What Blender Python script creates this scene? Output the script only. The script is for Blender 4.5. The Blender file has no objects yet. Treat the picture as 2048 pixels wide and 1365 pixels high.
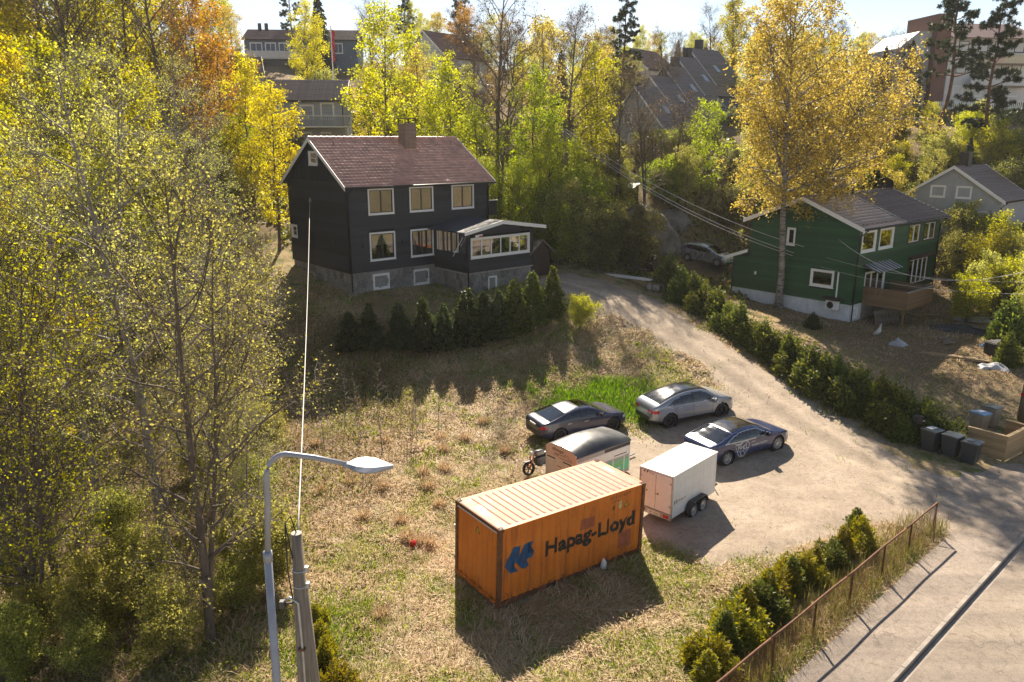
import bpy, bmesh, math, random
import numpy as np
from mathutils import Vector, Matrix, Euler

R = math.radians
SC = bpy.context.scene
COL = SC.collection

# ------------------------------------------------------------------ camera, sky, sun, exposure
CAM_H = 13.76
PITCH = R(14.7)
cam_d = bpy.data.cameras.new('camera')
cam_d.lens = 1550 / 2048 * 36
cam_d.sensor_width = 36
cam_d.clip_end = 3000
cam = bpy.data.objects.new('camera', cam_d)
COL.objects.link(cam)
cam.location = (0, 0, CAM_H)
cam.rotation_euler = (R(90) - PITCH, 0, 0)
SC.camera = cam

SUN_AZ, SUN_EL = R(-3.0), R(39.0)       # azimuth measured from +Y towards +X
world = bpy.data.worlds.new('World')
SC.world = world
world.use_nodes = True
wn = world.node_tree
for n in list(wn.nodes):
    wn.nodes.remove(n)
wo = wn.nodes.new('ShaderNodeOutputWorld')
wb = wn.nodes.new('ShaderNodeBackground')
sky = wn.nodes.new('ShaderNodeTexSky')
sky.sky_type = 'NISHITA'
sky.sun_disc = False
sky.sun_elevation = SUN_EL
sky.sun_rotation = SUN_AZ
sky.altitude = 100
sky.air_density = 1.0
sky.dust_density = 0.1
sky.ozone_density = 1.6
wb.inputs['Strength'].default_value = 0.062
tcw = wn.nodes.new('ShaderNodeTexCoord')
mpw = wn.nodes.new('ShaderNodeMapping'); mpw.inputs['Scale'].default_value = (1.2, 1.2, 5.0)
nzw = wn.nodes.new('ShaderNodeTexNoise'); nzw.inputs['Scale'].default_value = 2.2; nzw.inputs['Detail'].default_value = 6; nzw.inputs['Distortion'].default_value = 0.6
rpw = wn.nodes.new('ShaderNodeValToRGB'); rpw.color_ramp.elements[0].position = 0.42; rpw.color_ramp.elements[1].position = 0.75
rpw.color_ramp.elements[0].color = (0.3, 0.3, 0.3, 1); rpw.color_ramp.elements[1].color = (0.8, 0.8, 0.8, 1)
bww = wn.nodes.new('ShaderNodeRGBToBW'); cmw = wn.nodes.new('ShaderNodeMix'); cmw.data_type = 'RGBA'
mlw = wn.nodes.new('ShaderNodeMix'); mlw.data_type = 'RGBA'; mlw.blend_type = 'MULTIPLY'; mlw.inputs[0].default_value = 1; mlw.inputs[7].default_value = (0.94, 0.93, 0.95, 1)
wn.links.new(tcw.outputs['Generated'], mpw.inputs[0]); wn.links.new(mpw.outputs[0], nzw.inputs[0]); wn.links.new(nzw.outputs[0], rpw.inputs[0])
wn.links.new(sky.outputs[0], bww.inputs[0]); wn.links.new(bww.outputs[0], mlw.inputs[6]); wn.links.new(rpw.outputs[0], cmw.inputs[0]); wn.links.new(sky.outputs[0], cmw.inputs[6]); wn.links.new(mlw.outputs[2], cmw.inputs[7])
wn.links.new(cmw.outputs[2], wb.inputs[0])
wn.links.new(wb.outputs[0], wo.inputs[0])

sd = bpy.data.lights.new('sun', 'SUN')
sd.energy = 5.0
sd.angle = R(0.53)
sd.color = (1.0, 0.87, 0.70)
sun = bpy.data.objects.new('sun', sd)
COL.objects.link(sun)
to_sun = Vector((math.sin(SUN_AZ) * math.cos(SUN_EL), math.cos(SUN_AZ) * math.cos(SUN_EL), math.sin(SUN_EL)))
sun.rotation_euler = to_sun.to_track_quat('Z', 'Y').to_euler()
sun.location = (0, 60, 80)

SC.view_settings.view_transform = 'Standard'
SC.view_settings.look = 'None'
SC.view_settings.gamma = 1
SC.view_settings.use_curve_mapping = False
SC.view_settings.exposure = 1.32
SC.render.engine = 'CYCLES'
SC.cycles.use_denoising = True
SC.cycles.max_bounces = 8
SC.cycles.transparent_max_bounces = 12
SC.cycles.sample_clamp_indirect = 6

# ------------------------------------------------------------------ helpers
rng = np.random.default_rng(7)
random.seed(7)
cP, sP = math.cos(PITCH), math.sin(PITCH)

def ray(px, py):
    a = (px - 1024) / 1550.0
    b = (py - 682.5) / 1550.0
    return Vector((a, cP - b * sP, -(sP + b * cP)))

def at_z(px, py, z):
    r = ray(px, py)
    return Vector((0, 0, CAM_H)) + r * ((z - CAM_H) / r.z)

def at_y(px, py, y):
    r = ray(px, py)
    return Vector((0, 0, CAM_H)) + r * (y / r.y)

def smooth(a, b, x):
    t = np.clip((x - a) / (b - a), 0, 1)
    return t * t * (3 - 2 * t)

def tag(o, label=None, cat=None, group=None, kind=None):
    if label: o['label'] = label
    if cat: o['category'] = cat
    if group: o['group'] = group
    if kind: o['kind'] = kind
    return o

def empty(name, loc=(0, 0, 0), rz=0.0, label=None, cat=None, group=None, mat=None):
    o = bpy.data.objects.new(name, None)
    o.empty_display_size = 0.2
    COL.objects.link(o)
    if mat is not None:
        o.matrix_world = mat
    else:
        o.location = loc
        o.rotation_euler = (0, 0, rz)
    tag(o, label, cat, group)
    return o

def link(name, me, mat=None, parent=None, loc=None, rot=None, scale=None):
    o = bpy.data.objects.new(name, me)
    COL.objects.link(o)
    if mat is not None and len(me.materials) == 0:
        for m in (mat if isinstance(mat, (list, tuple)) else [mat]):
            me.materials.append(m)
    if parent is not None:
        o.parent = parent
    if loc is not None: o.location = loc
    if rot is not None: o.rotation_euler = rot
    if scale is not None: o.scale = scale
    return o

def np_mesh(name, verts, faces, smooth_shade=False):
    """verts (n,3) array; faces (m,k) array of equal size polygons."""
    me = bpy.data.meshes.new(name)
    verts = np.asarray(verts, dtype=np.float32)
    faces = np.asarray(faces, dtype=np.int32)
    m, k = faces.shape
    me.vertices.add(len(verts))
    me.vertices.foreach_set('co', verts.ravel())
    me.loops.add(m * k)
    me.loops.foreach_set('vertex_index', faces.ravel())
    me.polygons.add(m)
    me.polygons.foreach_set('loop_start', np.arange(0, m * k, k, dtype=np.int32))
    if smooth_shade:
        me.polygons.foreach_set('use_smooth', np.ones(m, dtype=bool))
    me.update(calc_edges=True)
    return me

class MB:
    """collects plain geometry; build() makes ONE mesh object."""
    def __init__(self):
        self.v = []; self.f = []
    def add(self, vs, fs):
        b = len(self.v)
        self.v += [tuple(p) for p in vs]
        self.f += [tuple(i + b for i in q) for q in fs]
        return self
    def box(self, a, b, M=None):
        x0, y0, z0 = a; x1, y1, z1 = b
        if x0 > x1: x0, x1 = x1, x0
        if y0 > y1: y0, y1 = y1, y0
        if z0 > z1: z0, z1 = z1, z0
        vs = [(x0,y0,z0),(x1,y0,z0),(x1,y1,z0),(x0,y1,z0),(x0,y0,z1),(x1,y0,z1),(x1,y1,z1),(x0,y1,z1)]
        if M is not None: vs = [M @ Vector(p) for p in vs]
        return self.add(vs, [(0,3,2,1),(4,5,6,7),(0,1,5,4),(1,2,6,5),(2,3,7,6),(3,0,4,7)])
    def cbox(self, a, b, ch=0.02):
        """box with chamfered edges"""
        bm = bmesh.new()
        bmesh.ops.create_cube(bm, size=1)
        for v in bm.verts:
            v.co = Vector([(a[i] + b[i]) / 2 + v.co[i] * (b[i] - a[i]) for i in range(3)])
        bmesh.ops.bevel(bm, geom=list(bm.edges), offset=ch, segments=2, affect='EDGES', profile=0.6)
        bm.verts.index_update()
        self.add([tuple(v.co) for v in bm.verts], [tuple(v.index for v in f.verts) for f in bm.faces])
        bm.free()
        return self
    def tube(self, pts, rad, n=8, cap=True):
        pts = [Vector(p) for p in pts]
        if not isinstance(rad, (list, tuple)): rad = [rad] * len(pts)
        rings = []
        up = Vector((0, 0, 1))
        for i, p in enumerate(pts):
            d = (pts[min(i + 1, len(pts) - 1)] - pts[max(i - 1, 0)])
            d.normalize()
            ref = up if abs(d.z) < 0.95 else Vector((1, 0, 0))
            a = d.cross(ref).normalized(); b = d.cross(a)
            rings.append([p + (a * math.cos(2*math.pi*k/n) + b * math.sin(2*math.pi*k/n)) * rad[i] for k in range(n)])
        vs = [q for r in rings for q in r]; fs = []
        for i in range(len(pts) - 1):
            for k in range(n):
                fs.append((i*n+k, i*n+(k+1) % n, (i+1)*n+(k+1) % n, (i+1)*n+k))
        if cap:
            fs.append(tuple(range(n))); fs.append(tuple((len(pts)-1)*n + k for k in reversed(range(n))))
        return self.add(vs, fs)
    def prism(self, poly, d0, d1, M=None):
        """poly in local xz, extruded along y from d0 to d1"""
        n = len(poly)
        vs = [(x, d0, z) for x, z in poly] + [(x, d1, z) for x, z in poly]
        if M is not None: vs = [M @ Vector(p) for p in vs]
        fs = [tuple(range(n)), tuple(reversed(range(n, 2*n)))]
        for k in range(n):
            fs.append((k, n+k, n+(k+1) % n, (k+1) % n))
        return self.add(vs, fs)
    def lathe(self, prof, n=24, M=None):
        """prof list of (r, h) revolved about local y axis"""
        vs = []; fs = []
        for r, h in prof:
            for k in range(n):
                t = 2*math.pi*k/n
                vs.append((r*math.cos(t), h, r*math.sin(t)))
        for i in range(len(prof)-1):
            for k in range(n):
                fs.append((i*n+k, i*n+(k+1) % n, (i+1)*n+(k+1) % n, (i+1)*n+k))
        if M is not None: vs = [M @ Vector(p) for p in vs]
        return self.add(vs, fs)
    def mesh(self, name, mat=None, smooth_shade=False, fix=True):
        me = bpy.data.meshes.new(name)
        me.from_pydata(self.v, [], self.f)
        if fix:
            bm = bmesh.new(); bm.from_mesh(me)
            bmesh.ops.recalc_face_normals(bm, faces=bm.faces)
            bm.to_mesh(me); bm.free()
        if smooth_shade:
            me.polygons.foreach_set('use_smooth', np.ones(len(me.polygons), dtype=bool))
        if mat is not None: me.materials.append(mat)
        me.update()
        return me
    def build(self, name, mat, parent=None, smooth_shade=False, loc=None, rot=None, scale=None):
        return link(name, self.mesh(name, mat, smooth_shade), None, parent, loc, rot, scale)

def B(name, a, b, mat, parent=None, **k):
    return MB().box(a, b).build(name, mat, parent, **k)

def copy_tree(o, parent=None):
    c = o.copy(); COL.objects.link(c); c.parent = parent
    for ch in list(o.children): copy_tree(ch, c)
    return c

# ------------------------------------------------------------------ materials
def new_mat(name):
    m = bpy.data.materials.new(name); m.use_nodes = True
    nt = m.node_tree
    for n in list(nt.nodes): nt.nodes.remove(n)
    out = nt.nodes.new('ShaderNodeOutputMaterial')
    return m, nt, out

def ramp(nt, stops):
    r = nt.nodes.new('ShaderNodeValToRGB')
    el = r.color_ramp.elements
    while len(el) < len(stops): el.new(0.5)
    for e, (p, c) in zip(el, stops):
        e.position = p; e.color = (*c[:3], 1)
    return r

def noise(nt, scale, detail=4, rough=0.55, vec=None, dist=0.0):
    n = nt.nodes.new('ShaderNodeTexNoise')
    n.inputs['Scale'].default_value = scale
    n.inputs['Detail'].default_value = detail
    n.inputs['Roughness'].default_value = rough
    n.inputs['Distortion'].default_value = dist
    if vec is not None: nt.links.new(vec, n.inputs['Vector'])
    return n

def mixc(nt, fac, a, b, mode='MIX'):
    m = nt.nodes.new('ShaderNodeMix'); m.data_type = 'RGBA'; m.blend_type = mode
    for s, v in ((m.inputs[0], fac), (m.inputs[6], a), (m.inputs[7], b)):
        if hasattr(v, 'links') or hasattr(v, 'is_output'): nt.links.new(v, s)
        elif isinstance(v, (int, float)): s.default_value = v
        else: s.default_value = (*v[:3], 1)
    return m.outputs[2]

def mth(nt, op, a, b=None, clamp=False):
    m = nt.nodes.new('ShaderNodeMath'); m.operation = op; m.use_clamp = clamp
    for s, v in zip(m.inputs, (a, b)):
        if v is None: continue
        if isinstance(v, (int, float)): s.default_value = v
        else: nt.links.new(v, s)
    return m.outputs[0]

def pos(nt, obj=False):
    if obj:
        t = nt.nodes.new('ShaderNodeTexCoord'); return t.outputs['Object']
    g = nt.nodes.new('ShaderNodeNewGeometry'); return g.outputs['Position']

def pmat(name, col, rough=0.6, var=0.2, scale=3.0, metal=0.0, bump=0.0, bscale=40.0, spec=0.5, coat=0.0, obj=True, stretch=None, streak=None, rnd=0.0):
    """plain surface: base colour with two noises of variation, optional bump, vertical dirt streaks, per-object randomness"""
    m, nt, out = new_mat(name)
    p = nt.nodes.new('ShaderNodeBsdfPrincipled')
    vec = pos(nt, obj)
    if stretch:
        mp = nt.nodes.new('ShaderNodeMapping'); mp.inputs['Scale'].default_value = stretch
        nt.links.new(vec, mp.inputs[0]); vec = mp.outputs[0]
    n1 = noise(nt, scale, 5, 0.6, vec)
    lo = [c * (1 - var) for c in col]; hi = [min(1, c * (1 + var)) for c in col]
    rp = ramp(nt, [(0.3, lo), (0.7, hi)])
    nt.links.new(n1.outputs[0], rp.inputs[0])
    c = rp.outputs[0]
    if streak:
        sc, amt, scol = streak
        mp2 = nt.nodes.new('ShaderNodeMapping'); mp2.inputs['Scale'].default_value = (sc, sc, sc * 0.07)
        nt.links.new(pos(nt, obj), mp2.inputs[0])
        n2 = noise(nt, 1.0, 5, 0.65, mp2.outputs[0])
        f = ramp(nt, [(0.52, (0, 0, 0)), (0.74, (1, 1, 1))]); nt.links.new(n2.outputs[0], f.inputs[0])
        c = mixc(nt, mth(nt, 'MULTIPLY', f.outputs[0], amt), c, scol)
    if rnd:
        oi = nt.nodes.new('ShaderNodeObjectInfo')
        v = mth(nt, 'ADD', mth(nt, 'MULTIPLY', oi.outputs['Random'], 2 * rnd), 1 - rnd)
        hs = nt.nodes.new('ShaderNodeHueSaturation')
        nt.links.new(v, hs.inputs['Value']); nt.links.new(c, hs.inputs['Color']); c = hs.outputs[0]
    nt.links.new(c, p.inputs['Base Color'])
    rr = nt.nodes.new('ShaderNodeMapRange')
    rr.inputs[3].default_value = max(0.02, rough - 0.12); rr.inputs[4].default_value = min(1, rough + 0.12)
    nt.links.new(n1.outputs[0], rr.inputs[0]); nt.links.new(rr.outputs[0], p.inputs['Roughness'])
    p.inputs['Metallic'].default_value = metal
    p.inputs['Specular IOR Level'].default_value = spec
    if coat:
        p.inputs['Coat Weight'].default_value = coat; p.inputs['Coat Roughness'].default_value = 0.05
    if bump:
        n3 = noise(nt, bscale, 4, 0.6, vec)
        b = nt.nodes.new('ShaderNodeBump'); b.inputs['Strength'].default_value = bump; b.inputs['Distance'].default_value = 0.02
        nt.links.new(n3.outputs[0], b.inputs['Height']); nt.links.new(b.outputs[0], p.inputs['Normal'])
    nt.links.new(p.outputs[0], out.inputs[0])
    return m

def leaf_mat(name, cols, trans=0.5, rnd=0.25, gloss=0.25, tcol=None):
    """leaf: per-leaf colour from a ramp, diffuse + translucent so that it glows against the light"""
    m, nt, out = new_mat(name)
    g = nt.nodes.new('ShaderNodeNewGeometry')
    oi = nt.nodes.new('ShaderNodeObjectInfo')
    n = noise(nt, 0.45, 3, 0.5, g.outputs['Position'])
    f = mth(nt, 'ADD', mth(nt, 'MULTIPLY', g.outputs['Random Per Island'], 0.65), mth(nt, 'MULTIPLY', n.outputs[0], 0.35))
    k = len(cols)
    rp = ramp(nt, [(0.08 + 0.84 * i / (k - 1), c) for i, c in enumerate(cols)])
    nt.links.new(f, rp.inputs[0])
    hs = nt.nodes.new('ShaderNodeHueSaturation')
    nt.links.new(mth(nt, 'ADD', mth(nt, 'MULTIPLY', oi.outputs['Random'], 2 * rnd), 1 - rnd), hs.inputs['Value'])
    nt.links.new(mth(nt, 'ADD', mth(nt, 'MULTIPLY', oi.outputs['Random'], 0.03), 0.485), hs.inputs['Hue'])
    nt.links.new(rp.outputs[0], hs.inputs['Color'])
    d = nt.nodes.new('ShaderNodeBsdfPrincipled')
    d.inputs['Roughness'].default_value = 0.5; d.inputs['Specular IOR Level'].default_value = gloss
    nt.links.new(hs.outputs[0], d.inputs['Base Color'])
    t = nt.nodes.new('ShaderNodeBsdfTranslucent')
    hs2 = nt.nodes.new('ShaderNodeHueSaturation')
    hs2.inputs['Saturation'].default_value = 1.12; hs2.inputs['Value'].default_value = 1.35
    nt.links.new(hs.outputs[0], hs2.inputs['Color'])
    nt.links.new(hs2.outputs[0], t.inputs[0])
    mx = nt.nodes.new('ShaderNodeMixShader'); mx.inputs[0].default_value = trans
    nt.links.new(d.outputs[0], mx.inputs[1]); nt.links.new(t.outputs[0], mx.inputs[2])
    nt.links.new(mx.outputs[0], out.inputs[0])
    return m

def glass_mat(name, tint=(0.6, 0.65, 0.65), refl=0.18, rough=0.02):
    m, nt, out = new_mat(name)
    tr = nt.nodes.new('ShaderNodeBsdfTransparent'); tr.inputs[0].default_value = (*tint, 1)
    gl = nt.nodes.new('ShaderNodeBsdfGlossy'); gl.inputs['Roughness'].default_value = rough
    lw = nt.nodes.new('ShaderNodeFresnel'); lw.inputs[0].default_value = 1.5
    f = mth(nt, 'ADD', mth(nt, 'MULTIPLY', lw.outputs[0], 1.0), refl, clamp=True)
    n = noise(nt, 1.3, 2, 0.5, pos(nt, True))
    b = nt.nodes.new('ShaderNodeBump'); b.inputs['Strength'].default_value = 0.03; b.inputs['Distance'].default_value = 0.05
    nt.links.new(n.outputs[0], b.inputs['Height']); nt.links.new(b.outputs[0], gl.inputs['Normal'])
    mx = nt.nodes.new('ShaderNodeMixShader')
    nt.links.new(f, mx.inputs[0]); nt.links.new(tr.outputs[0], mx.inputs[1]); nt.links.new(gl.outputs[0], mx.inputs[2])
    nt.links.new(mx.outputs[0], out.inputs[0])
    return m

M = {}
M['white_paint'] = pmat('white_paint', (0.72, 0.71, 0.68), 0.5, 0.08, 4, streak=(6, 0.25, (0.42, 0.38, 0.32)))
M['white_trim'] = pmat('white_trim', (0.78, 0.77, 0.74), 0.45, 0.06, 6)
M['black_board'] = pmat('black_board', (0.021, 0.023, 0.030), 0.45, 0.35, 2, rnd=0.3, bump=0.15, bscale=60, spec=0.35)
M['green_board'] = pmat('green_board', (0.018, 0.070, 0.024), 0.55, 0.3, 2, rnd=0.24, bump=0.15, bscale=60)
M['grey_board'] = pmat('grey_board', (0.28, 0.31, 0.36), 0.6, 0.12, 2, rnd=0.08)
M['dark_core'] = pmat('dark_core', (0.02, 0.02, 0.02), 0.9, 0.2)
M['glass'] = glass_mat('window_glass', (0.30, 0.33, 0.31), 0.16)
M['car_glass'] = glass_mat('car_glass', (0.10, 0.11, 0.12), 0.10)
M['clear_glass'] = glass_mat('clear_car_glass', (0.45, 0.5, 0.47), 0.10)
M['curtain'] = pmat('curtain', (0.24, 0.235, 0.19), 0.9, 0.25, 5, stretch=(6, 6, 0.5))
M['blind'] = pmat('blind', (0.5, 0.55, 0.45), 0.8, 0.1)
M['rubber'] = pmat('tyre_rubber', (0.02, 0.02, 0.02), 0.75, 0.2, 20)
M['black_plastic'] = pmat('black_plastic', (0.022, 0.022, 0.024), 0.45, 0.2, 8)
M['dark_metal'] = pmat('dark_metal', (0.05, 0.05, 0.055), 0.4, 0.2, 8, metal=0.6)
M['galv'] = pmat('galvanised_steel', (0.42, 0.44, 0.46), 0.45, 0.15, 6, metal=0.75)
M['alloy'] = pmat('alloy_wheel', (0.55, 0.55, 0.55), 0.3, 0.08, 6, metal=0.8)
M['black_wheel'] = pmat('black_wheel', (0.025, 0.022, 0.02), 0.35, 0.1, 6, metal=0.3)
M['red_lens'] = pmat('red_lens', (0.45, 0.015, 0.02), 0.15, 0.1, 6)
M['lamp_lens'] = pmat('lamp_lens', (0.6, 0.62, 0.64), 0.08, 0.05, 6)
M['plate'] = pmat('number_plate', (0.75, 0.75, 0.72), 0.4, 0.04)
M['blue_paint'] = pmat('blue_car_paint', (0.010, 0.024, 0.10), 0.3, 0.06, 2, metal=0.0, coat=1.0)
M['navy_paint'] = pmat('navy_car_paint', (0.012, 0.016, 0.05), 0.3, 0.06, 2, metal=0.0, coat=1.0)
M['silver_paint'] = pmat('silver_car_paint', (0.28, 0.30, 0.335), 0.34, 0.03, 0.5, metal=0.55, coat=1.0)
M['lightsilver_paint'] = pmat('lightsilver_car_paint', (0.42, 0.44, 0.47), 0.28, 0.05, 2, metal=0.7, coat=1.0)
M['black_gloss'] = pmat('black_gloss', (0.012, 0.012, 0.013), 0.12, 0.1, 3, coat=0.6)
M['seat'] = pmat('car_seat', (0.05, 0.05, 0.05), 0.8, 0.2)
M['black_print'] = pmat('black_print', (0.015, 0.015, 0.015), 0.6, 0.2, 12)
M['white_print'] = pmat('white_print', (0.7, 0.72, 0.74), 0.5, 0.08)
M['stone'] = pmat('foundation_stone', (0.20, 0.185, 0.17), 0.85, 0.35, 5, bump=0.6, bscale=14, rnd=0.3)
M['mortar'] = pmat('mortar', (0.26, 0.25, 0.23), 0.9, 0.25, 10, bump=0.5, bscale=50)
M['rock'] = pmat('rock', (0.16, 0.15, 0.145), 0.85, 0.45, 0.8, bump=0.9, bscale=3, obj=False)
M['concrete'] = pmat('white_concrete', (0.66, 0.68, 0.70), 0.75, 0.12, 2.5, bump=0.3, bscale=30, streak=(3, 0.35, (0.36, 0.35, 0.33)))
M['grey_concrete'] = pmat('grey_concrete', (0.30, 0.26, 0.22), 0.85, 0.25, 3, rnd=0.15, bump=0.4, bscale=25)
M['new_wood'] = pmat('new_wood', (0.36, 0.25, 0.13), 0.65, 0.2, 3, stretch=(1, 8, 8), rnd=0.15, bump=0.2)
M['deck_wood'] = pmat('deck_wood', (0.22, 0.135, 0.065), 0.65, 0.2, 3, stretch=(1, 8, 8), rnd=0.15, bump=0.2)
M['old_wood'] = pmat('old_wood', (0.20, 0.165, 0.125), 0.8, 0.3, 3, stretch=(8, 8, 1), rnd=0.2, bump=0.4)
M['brown_wood'] = pmat('brown_wood', (0.045, 0.025, 0.018), 0.7, 0.3, 3, rnd=0.2, bump=0.3)
M['pole_wood'] = pmat('pole_wood', (0.23, 0.19, 0.145), 0.85, 0.3, 2.5, stretch=(14, 14, 0.6), bump=0.6, bscale=6, streak=(10, 0.5, (0.07, 0.06, 0.05)))
M['bark'] = pmat('bark', (0.12, 0.095, 0.075), 0.9, 0.45, 4, bump=0.8, bscale=18, obj=False, stretch=(1, 1, 0.35))
M['grey_bark'] = pmat('grey_bark', (0.24, 0.215, 0.19), 0.85, 0.45, 3, bump=0.6, bscale=18, obj=False)
M['birch_bark'] = pmat('birch_bark', (0.25, 0.225, 0.20), 0.8, 0.35, 2.5, bump=0.6, bscale=14, obj=False, streak=None)
def _marks():
    m = M['birch_bark']; nt = m.node_tree; p = [n for n in nt.nodes if n.type == 'BSDF_PRINCIPLED'][0]
    src = p.inputs['Base Color'].links[0].from_socket
    mp = nt.nodes.new('ShaderNodeMapping'); mp.inputs['Scale'].default_value = (1.2, 1.2, 5.5); nt.links.new(pos(nt), mp.inputs[0])
    n2 = noise(nt, 1.6, 5, 0.7, mp.outputs[0], 0.5); r2 = ramp(nt, [(0.48, (0, 0, 0)), (0.60, (1, 1, 1))]); nt.links.new(n2.outputs[0], r2.inputs[0])
    nt.links.new(mixc(nt, r2.outputs[0], src, (0.05, 0.042, 0.036)), p.inputs['Base Color'])
_marks()
M['pine_bark'] = pmat('pine_bark', (0.17, 0.085, 0.052), 0.9, 0.4, 3, bump=0.8, bscale=12, obj=False)
M['roof_red'] = pmat('red_brown_tile', (0.47, 0.245, 0.18), 0.5, 0.4, 1.6, rnd=0.22, bump=0.35, bscale=50, spec=1.0)
M['roof_grey'] = pmat('grey_metal_tile', (0.32, 0.245, 0.205), 0.45, 0.15, 3, rnd=0.06, spec=1.0)
M['roof_dark'] = pmat('dark_tile', (0.12, 0.088, 0.075), 0.55, 0.35, 3, rnd=0.1, bump=0.3, spec=0.7)
M['roof_slate'] = pmat('slate_brown_tile', (0.13, 0.105, 0.10), 0.42, 0.3, 3, rnd=0.1, bump=0.3, spec=1.0)
M['roof_pale'] = pmat('pale_brown_tile', (0.30, 0.235, 0.20), 0.5, 0.25, 3, rnd=0.1, bump=0.3, spec=0.9)
M['roof_brown'] = pmat('brown_tile', (0.17, 0.095, 0.072), 0.5, 0.3, 3, rnd=0.1, bump=0.3, spec=0.9)
M['felt'] = pmat('roofing_felt', (0.035, 0.045, 0.06), 0.7, 0.25, 4, bump=0.4, bscale=80)
M['rust'] = pmat('rusty_steel', (0.15, 0.065, 0.03), 0.8, 0.5, 6, bump=0.5, bscale=40)
M['cable'] = pmat('pale_cable', (0.55, 0.53, 0.52), 0.6, 0.1)
M['black_cable'] = pmat('black_cable', (0.02, 0.02, 0.022), 0.5, 0.1)
M['bin'] = pmat('bin_plastic', (0.035, 0.038, 0.042), 0.5, 0.2, 6)
M['bin_beige'] = pmat('beige_bin_plastic', (0.30, 0.26, 0.20), 0.5, 0.15, 6)
M['bin_lid'] = pmat('bin_lid', (0.11, 0.13, 0.13), 0.4, 0.2, 8)
M['paper_white'] = pmat('white_sheet', (0.72, 0.71, 0.70), 0.6, 0.1, 3)
M['tarp_blue'] = pmat('blue_tarp', (0.06, 0.22, 0.42), 0.5, 0.25, 6)
M['tarp_black'] = pmat('black_tarp', (0.02, 0.022, 0.028), 0.5, 0.3, 5, bump=0.8, bscale=6)
M['tarp_grey'] = pmat('grey_tarp', (0.38, 0.39, 0.41), 0.6, 0.2, 4, bump=0.8, bscale=6)

# container paint: orange with rust runs and scuffs
def container_mat():
    m, nt, out = new_mat('container_paint')
    p = nt.nodes.new('ShaderNodeBsdfPrincipled')
    v = pos(nt, True)
    n1 = noise(nt, 1.4, 5, 0.6, v)
    r1 = ramp(nt, [(0.3, (0.56, 0.145, 0.010)), (0.55, (0.66, 0.185, 0.014)), (0.8, (0.70, 0.22, 0.035))]); nt.links.new(n1.outputs[0], r1.inputs[0])
    mp = nt.nodes.new('ShaderNodeMapping'); mp.inputs['Scale'].default_value = (7, 7, 0.55); nt.links.new(v, mp.inputs[0])
    n2 = noise(nt, 1.0, 6, 0.7, mp.outputs[0], 0.3)
    r2 = ramp(nt, [(0.53, (0, 0, 0)), (0.68, (1, 1, 1))]); nt.links.new(n2.outputs[0], r2.inputs[0])
    c = mixc(nt, mth(nt, 'MULTIPLY', r2.outputs[0], 0.8), r1.outputs[0], (0.20, 0.06, 0.018))
    n3 = noise(nt, 9, 6, 0.7, v, 0.6)
    sep = nt.nodes.new('ShaderNodeSeparateXYZ'); nt.links.new(v, sep.inputs[0])
    low = nt.nodes.new('ShaderNodeMapRange'); low.inputs[1].default_value = 0.55; low.inputs[2].default_value = 0.0
    low.inputs[3].default_value = 0.0; low.inputs[4].default_value = 0.16; nt.links.new(sep.outputs[2], low.inputs[0])
    r3 = ramp(nt, [(0.63, (0, 0, 0)), (0.70, (1, 1, 1))])
    nt.links.new(mth(nt, 'ADD', n3.outputs[0], low.outputs[0]), r3.inputs[0])
    c = mixc(nt, mth(nt, 'MULTIPLY', r3.outputs[0], 0.85), c, (0.09, 0.035, 0.018))
    nt.links.new(c, p.inputs['Base Color'])
    p.inputs['Roughness'].default_value = 0.55
    b = nt.nodes.new('ShaderNodeBump'); b.inputs['Strength'].default_value = 0.25; b.inputs['Distance'].default_value = 0.02
    nb = noise(nt, 4, 4, 0.5, v); nt.links.new(nb.outputs[0], b.inputs['Height']); nt.links.new(b.outputs[0], p.inputs['Normal'])
    nt.links.new(p.outputs[0], out.inputs[0])
    return m
M['container'] = container_mat()
M['container_top'] = pmat('container_roof_paint', (0.33, 0.115, 0.055), 0.6, 0.25, 2.5, bump=0.2, bscale=20, streak=(4, 0.3, (0.5, 0.4, 0.3)))
M['container_rust'] = pmat('container_rust', (0.16, 0.06, 0.022), 0.75, 0.6, 5, bump=0.4, bscale=30, streak=(9, 0.7, (0.03, 0.02, 0.015)))
M['faded_patch'] = pmat('faded_patch', (0.36, 0.10, 0.045), 0.7, 0.3, 4, streak=(9, 0.4, (0.36, 0.12, 0.03)))
M['logo_blue'] = pmat('logo_blue', (0.015, 0.075, 0.19), 0.55, 0.35, 5, streak=(9, 0.4, (0.05, 0.08, 0.11)))

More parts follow.
